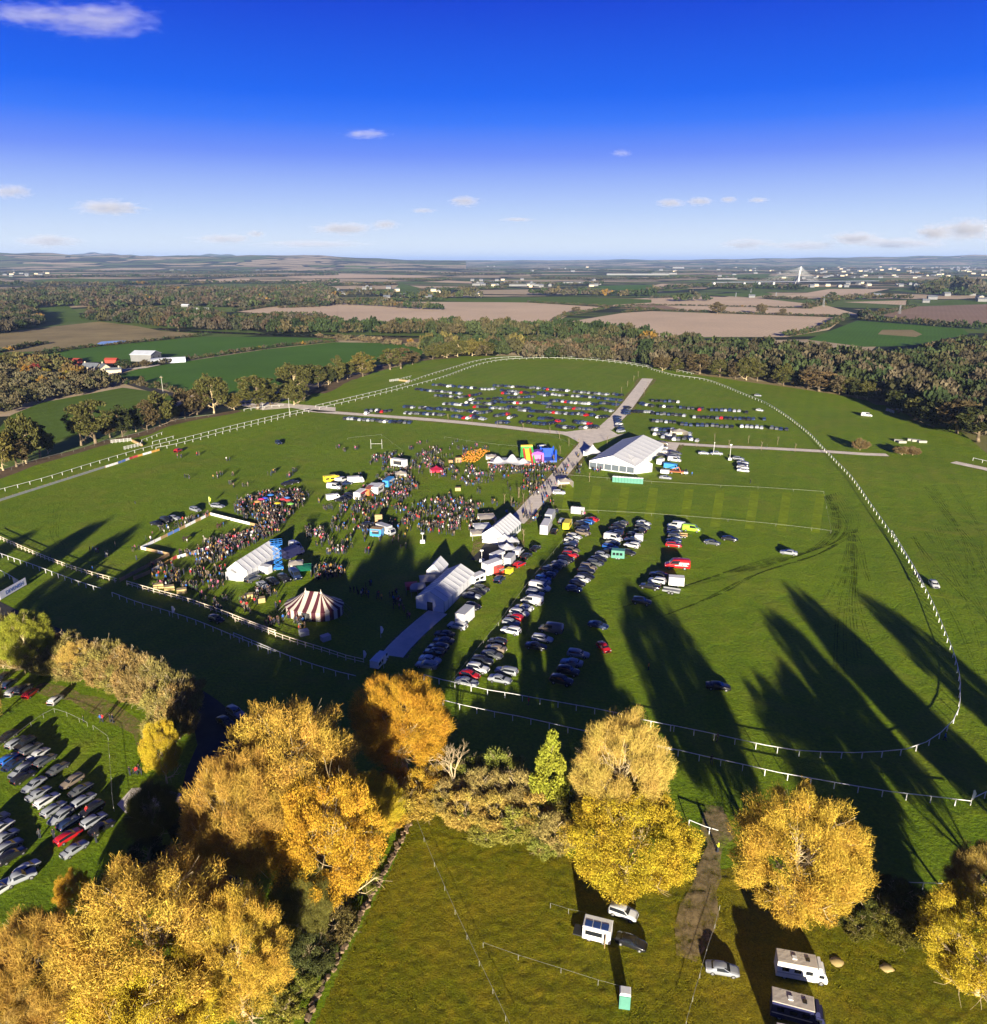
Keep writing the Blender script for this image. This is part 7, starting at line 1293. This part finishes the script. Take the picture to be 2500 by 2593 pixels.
for vw, x, y, rz, w, d, h, ro, lab, wall, rm, cat in [(V1,1142,352,75,9,17,8,3,'tall white country house in the valley wood','wall_white','slate','house'),(V1,1045,392,80,6,13,3,1.5,'low white outbuilding left of the walled garden','wall_white','tin','shed'),(V1,1120,406,86,2.5,36,2.4,.6,'long white garden wall building below the country house','wall_white','wall_white','shed'),
     (V3,985,350,80,7,12,4,3,'white farmhouse beside the dark pointed tree','wall_white','slate','house'),(V3,565,340,80,6,13,4,2.5,'white cottage in the stubble fields','wall_white','slate','house'),(V3,1270,332,80,7,15,4,2.5,'white bungalow above the brown field','wall_white','slate','house'),(V3,1580,350,80,9,18,5,3,'pale farmyard building near the right edge, left of two','wall_white','slate','barn'),(V3,1870,362,80,10,24,5,3,'long grey barn at the right edge','wall_white','slate','barn'),(V3,1545,368,70,7,12,4,3,'white farm cottage near the right-hand farmyard','wall_white','slate','house'),(V3,1805,328,80,8,13,6,3,'white house below the wooded hill on the right','wall_white','slate','house'),
     (V2,905,272,82,12,26,5,2,'long white farm shed in the far middle fields','wall_white','wall_white','barn'),(V2,1140,276,82,12,56,5,2,'white cluster shed right of the long farm shed','wall_white','wall_white','barn'),(V2,1255,276,82,12,26,5,2,'white shed third in the far middle fields','wall_white','wall_white','barn'),(V2,1455,262,84,20,74,5,2,'broad white glasshouse-like building in the far middle','wall_white','wall_white','barn'),(V2,1590,268,80,10,20,5,2,'white shed right of the broad white building','wall_white','wall_white','barn'),(V2,118,305,80,9,15,5,3,'white house among hedges left of the far green field','wall_white','wall_white','house'),(V2,280,296,80,9,15,5,3,'white house right of another among the far hedges','wall_white','wall_white','house'),
     (V2,1810,214,86,60,330,8,1,'very long white factory on the horizon plain','wall_white','wall_white','factory'),(V3,70,210,86,40,140,8,1,'white warehouse on the plain left of the bridge','wall_white','wall_white','warehouse'),(V3,1325,158,86,60,200,30,4,'big pale hospital-like block on the far town hill','wall_white','wall_white','building'),(V3,1790,160,86,60,160,28,4,'white block on the skyline near the right edge','wall_white','wall_white','building'),(V3,150,176,86,40,110,12,3,'white sheds on the skyline left of the bridge','wall_white','wall_white','building'),(V3,470,238,86,16,150,5,1,'row of white sheds along the road left of the bridge','wall_white','wall_white','building')]:
    house_parts('building' if cat in ('building','factory','warehouse') else 'farm_building' if cat in ('barn','shed') else 'country_house', vw(x,y)+Z0, R(rz), w, d, h, ro, lab, wall, rm, cat, 0 if d > 50 else 3, d < 40 and cat == 'house', d < 40)
# towns on the plain: small houses, each of its own
HM = []
for w_ in ('wall_white','wall_white','wall_cream'):
    m = MB(); m.prism([(-5,0),(5,0),(5,5.5),(-5,5.5)], -7, 7, 0); m.prism([(-5.4,5.51),(5.4,5.51),(0,9)], -7.3, 7.3, 1); HM.append(m.mesh('house', [M[w_], M['slate']]))
rest = MB(); tints = []; HN = {}; hs_ = []
def town(view, x0, x1, y0, y1, n, where):
    for i in range(n):
        x = random.uniform(x0,x1); t = random.random(); y = y0+(y1-y0)*t; hs_.append((view(x,y), where))
town(V1,680,1530,172,192,60,'in the white town on the left horizon'); town(V1,240,1000,118,170,46,'scattered over the left horizon hillside'); town(V1,0,330,180,222,18,'in the village at the far left'); town(V1,1000,1890,125,165,20,'scattered over the upper left plain')
town(V2,820,1600,240,282,26,'among the far middle fields'); town(V2,0,1000,285,350,18,'in the hedged country left of centre'); town(V2,100,1600,150,205,20,'on the far middle plain')
town(V3,920,1890,172,232,84,'in the large town right of the bridge'); town(V3,1250,1890,150,182,60,'on the town skyline at the right'); town(V3,0,900,165,235,22,'on the plain around the bridge'); town(V3,900,1500,255,290,14,'in the hamlet below the large town'); town(V3,1480,1890,300,360,4,'around the right-hand farmyard')
hs_.sort(key=lambda a_: a_[0].y)
for i, (p, w_) in enumerate(hs_):
    far = p.y > 3500; sc = 1.0 if not far else min(1.6, p.y/3500)   # beyond that a terrace of several houses
    if i < 300: HN[w_] = HN.get(w_,0)+1; o = link('house', random.choice(HM), None, p+Z0, R(random.choice([0,80,90,100,20])), (sc*.9,sc*1.3,min(1.4,sc*.8)) if far else 1.0); tag(o, f'small white house {w_}, {ordinal(HN[w_]-1)} counted from the nearest', 'house', 'houses '+w_)
    else:
        m = rest; m.box(p.x-8,p.x+8,p.y-6,p.y+6,-.5,8,tx=.5,ty=.5)
tag(link('town', rest.mesh('town', M['wall_white'])), 'mass of tiny white houses of the farthest town', 'town', kind='stuff')
# cable-stayed bridge
def bridge():
    g = V3(825,262); px = V3.px(828,262); H_ = height_to(*px, V3.px(0,166)[1]); L_, R_ = V3(350,270), V3(925,264); M['concrete'] = plain('pale_concrete', (.48,.48,.46), .7, .08, .05)
    o = thing('cable_stayed_bridge', g, 0, 'cable-stayed bridge with a single tall pylon on the plain', 'bridge'); zd = 9.0; l, r_ = L_-g, R_-g; d = (r_-l).normalized(); nrm = Vector((-d.y,d.x,0))
    dk = MB(); a_, b_ = l, r_+d*250; w = 15; dk.add([p+nrm*s_*w+Vector((0,0,z)) for p in (a_,b_) for s_ in (-1,1) for z in (zd-1.2,zd)], [(0,1,3,2),(4,6,7,5),(0,4,5,1),(2,3,7,6),(1,5,7,3),(0,2,6,4)]); link('deck', dk.mesh('deck', M['steel']), o)
    for k in range(5): p = l+(r_-l)*(k/7); link('pier', MB().box(p.x-3,p.x+3,p.y-9,p.y+9,-1,zd-1.21).mesh('pier', M['concrete']), o)
    top = Vector((4,0,H_)); jn = Vector((0,0,H_*.55))
    for s_ in (-1,1): q = MB(); q.tube(nrm*s_*22+Vector((-14 if s_ < 0 else 2,0,-1)), jn+nrm*s_*2, 4.2, 3.4, 4); link('pylon_leg', q.mesh('leg', M['concrete']), o)
    link('pylon_mast', MB().tube(jn-Vector((0,0,3)), top, 4.2, 2.8, 4).mesh('mast', M['concrete']), o)
    for k in range(13):
        e = l*(.08+.40*k/12)+Vector((0,0,zd)); s0 = jn.lerp(top, .25+.72*k/12)
        for s_ in (-1,1): link('cable', MB().tube(s0, e+nrm*s_*12, .09, .09, 4).mesh('cable', M['concrete']), o)
    for k in range(9):
        e = r_*(.45+.6*k/8)+Vector((0,0,zd)); s0 = jn.lerp(top, .3+.66*k/8)
        for s_ in (-1,1): link('cable', MB().tube(s0, e+nrm*s_*12, .2, .2, 4).mesh('cable', M['concrete']), o)
bridge()
def lattice(view, x, y, ytop, label):
    px = view.px(x,y); h = height_to(*px, view.px(0,ytop)[1]); o = thing('power_pylon', view(x,y)+Z0, R(20), label, 'pylon'); m = MB(); w = h*.11
    for sx in (-1,1):
        for sy in (-1,1): m.tube((sx*w,sy*w,0),(sx*w*.15,sy*w*.15,h),.22,.15,4)
    for k in range(7):
        z = h*k/7; q = w*(1-.85*k/7); z2 = h*(k+1)/7; q2 = w*(1-.85*(k+1)/7)
        for s_ in (-1,1): m.tube((-q,s_*q,z),(q2,s_*q2,z2),.12,.12,3); m.tube((q,s_*q,z),(-q2,s_*q2,z2),.12,.12,3)
    link('lattice', m.mesh('lattice', M['steel']), o); ca = MB()
    for z in (.7,.83,.95): ca.tube((-h*.16,0,h*z),(h*.16,0,h*z),.2,.2,4)
    link('cross_arm', ca.mesh('cross_arm', M['steel']), o)
for x, y, t, lab in [(1397,430,382,'lattice power pylon at the corner of the brown field'),(968,390,345,'lattice power pylon in the stubble fields'),(560,312,290,'far power pylon left of the bridge'),(1212,290,255,'far power pylon right of the bridge'),(700,340,310,'small far power pylon below the bridge'),(475,335,312,'small far power pylon in the green fields')]: lattice(V3, x, y, t, lab)
for vw, x, y, h, lab in [(V1,918,868,10,'wooden pole beside the farm lane')]:
    o = thing('utility_pole', vw(x,y)+Z0, 0, lab, 'pole'); link('pole', MB().tube((0,0,0),(0,0,h),.2,.14,6).mesh('pole', M['rope']), o); link('cross_arm', MB().box(-1,1,-.08,.08,h-1,h-.8).mesh('arm', M['fence_wood']), o)
# small fence rails lying on the far right grass
for i, (x, y) in enumerate([(1390,262),(1410,270),(1490,262),(1525,268),(1465,258)]): crate(V6, x, y, 3.4,1.6,.9, f'stack of pale fence boards on the far right grass, {ordinal(i)} from the left', 'rope', rz=random.uniform(-.4,.4))
# clouds: closed bodies of thin vapour above the haze
def cloud_mat():
    m = bpy.data.materials.new('cloud'); m.use_nodes = True; t = m.node_tree; t.nodes.clear(); N_ = t.nodes.new; o = N_('ShaderNodeOutputMaterial'); v = N_('ShaderNodeVolumePrincipled'); tc = N_('ShaderNodeTexCoord'); oi = N_('ShaderNodeObjectInfo'); no = N_('ShaderNodeTexNoise'); no.noise_dimensions = '4D'
    no.inputs['Scale'].default_value = 3.4; no.inputs['Detail'].default_value = 5; no.inputs['Roughness'].default_value = .62; sc = N_('ShaderNodeMapping'); sc.inputs['Scale'].default_value = (1.1,1,.9)
    t.links.new(tc.outputs['Object'], sc.inputs[0]); t.links.new(sc.outputs[0], no.inputs['Vector']); w = N_('ShaderNodeMath'); w.operation = 'MULTIPLY'; w.inputs[1].default_value = 40; t.links.new(oi.outputs['Random'], w.inputs[0]); t.links.new(w.outputs[0], no.inputs['W'])
    ln = N_('ShaderNodeVectorMath'); ln.operation = 'LENGTH'; t.links.new(tc.outputs['Object'], ln.inputs[0])
    a_ = N_('ShaderNodeMath'); a_.operation = 'MULTIPLY_ADD'; a_.inputs[1].default_value = -.50; a_.inputs[2].default_value = -.04; t.links.new(ln.outputs['Value'], a_.inputs[0])
    b_ = N_('ShaderNodeMath'); b_.operation = 'ADD'; t.links.new(no.outputs['Fac'], b_.inputs[0]); t.links.new(a_.outputs[0], b_.inputs[1])
    mr = N_('ShaderNodeMapRange'); mr.inputs['From Min'].default_value = .10; mr.inputs['From Max'].default_value = .42; t.links.new(b_.outputs[0], mr.inputs['Value'])
    sp = N_('ShaderNodeSeparateColor'); t.links.new(oi.outputs['Color'], sp.inputs[0]); mu = N_('ShaderNodeMath'); mu.operation = 'MULTIPLY'; t.links.new(mr.outputs[0], mu.inputs[0]); t.links.new(sp.outputs[0], mu.inputs[1])
    t.links.new(mu.outputs[0], v.inputs['Density']); v.inputs['Color'].default_value = (.97,.97,1,1); v.inputs['Anisotropy'].default_value = .0; t.links.new(v.outputs[0], o.inputs['Volume']); m.cycles.volume_step_rate = 2.0 if hasattr(m.cycles,'volume_step_rate') else None; return m
M['cloud'] = cloud_mat(); cm = bpy.data.meshes.new('cloud')
import bmesh
bm = bmesh.new(); bmesh.ops.create_icosphere(bm, subdivisions=2, radius=1.0); bm.to_mesh(cm); bm.free(); cm.materials.append(M['cloud'])
CLOUDS = [(185,38,110,26,1.3,'large wispy white cloud at the top left'),(50,28,70,18,1.0,'thin wisp left of the large cloud at the top'),(700,257,48,9,1.2,'small flat cloud left of centre high in the sky'),(210,397,56,13,2.0,'small grey-white cloud low on the left'),(890,385,30,10,1.5,'small grey cloud low near the centre'),(660,437,56,12,2.0,'flat white cloud above the horizon left of centre'),(738,430,26,9,1.5,'little cloud just right of the flat white one'),(430,457,58,9,1.4,'long thin cloud low on the left'),(490,448,18,7,1.2,'tiny puff above the long thin cloud'),(600,467,110,8,1.2,'longest thin streak of cloud above the left hills'),(95,461,52,11,1.6,'faint cloud low at the far left'),(20,366,32,12,1.2,'dim cloud at the left edge'),(1285,388,28,8,1.5,'left of three small clouds low on the right'),(1340,385,24,8,1.5,'middle of three small clouds low on the right'),(1395,382,15,6,1.3,'right of three small clouds low on the right'),(1452,383,18,5,1.2,'thin cloud further right of three small ones'),(990,420,32,4,1.2,'thin streak below the centre cloud'),(810,403,24,5,1.0,'faint streak left of the centre cloud'),(1190,293,22,7,.7,'faint puff right of centre'),
          (1640,457,52,12,2.2,'white puffy cloud above the bridge, left of the bank'),(1790,446,36,14,2.4,'white puffy cloud in the bank at the right'),(1855,440,50,18,2.4,'tallest cloud of the bank at the right edge'),(1430,467,48,11,1.5,'left end of the low cloud bank'),(1540,470,70,9,1.4,'long low cloud in the bank above the bridge'),(1725,466,80,10,1.6,'low flat cloud under the puffy ones on the right')]
for x, y, hw, hh, den, lab in CLOUDS:
    if y > 330: hw *= 1.15; hh *= 1.1; den *= 1.5
    px, py = F.px(x,y); d = Vector(ray(px,py)).normalized(); el = d.z; D_ = min(60000, 1500/max(.02,el)); c = Vector((0,0,CAM_H))+d*D_; k = D_/(FPX*.756)
    o = link('cloud', cm, None, c, random.uniform(-.2,.2)); o.scale = (hw*k*1.15, max(hw*.5,hh)*k, hh*k*1.15); o.color = (.7*den/(max(hw*.5,hh)*k*1.2),0,0,1); tag(o, lab, 'cloud')
# ------------------------------------------------------------------ the air
def haze(density, top, ymax, xmax):
    mb = MB().box(-xmax, xmax, -500, ymax, -2.0, top)
    m = bpy.data.materials.new('air'); m.use_nodes = True; t = m.node_tree; t.nodes.clear()
    v = t.nodes.new('ShaderNodeVolumePrincipled'); o = t.nodes.new('ShaderNodeOutputMaterial')
    v.inputs['Color'].default_value = (0.42,0.60,1.0,1); v.inputs['Density'].default_value = density; v.inputs['Anisotropy'].default_value = 0.0
    t.links.new(v.outputs[0], o.inputs['Volume'])
    tag(link('haze', mb.mesh('haze', m)), 'thin bluish haze over the far countryside', 'haze', kind='stuff')
haze(4.2e-5, 245.0, 88000, 88000)
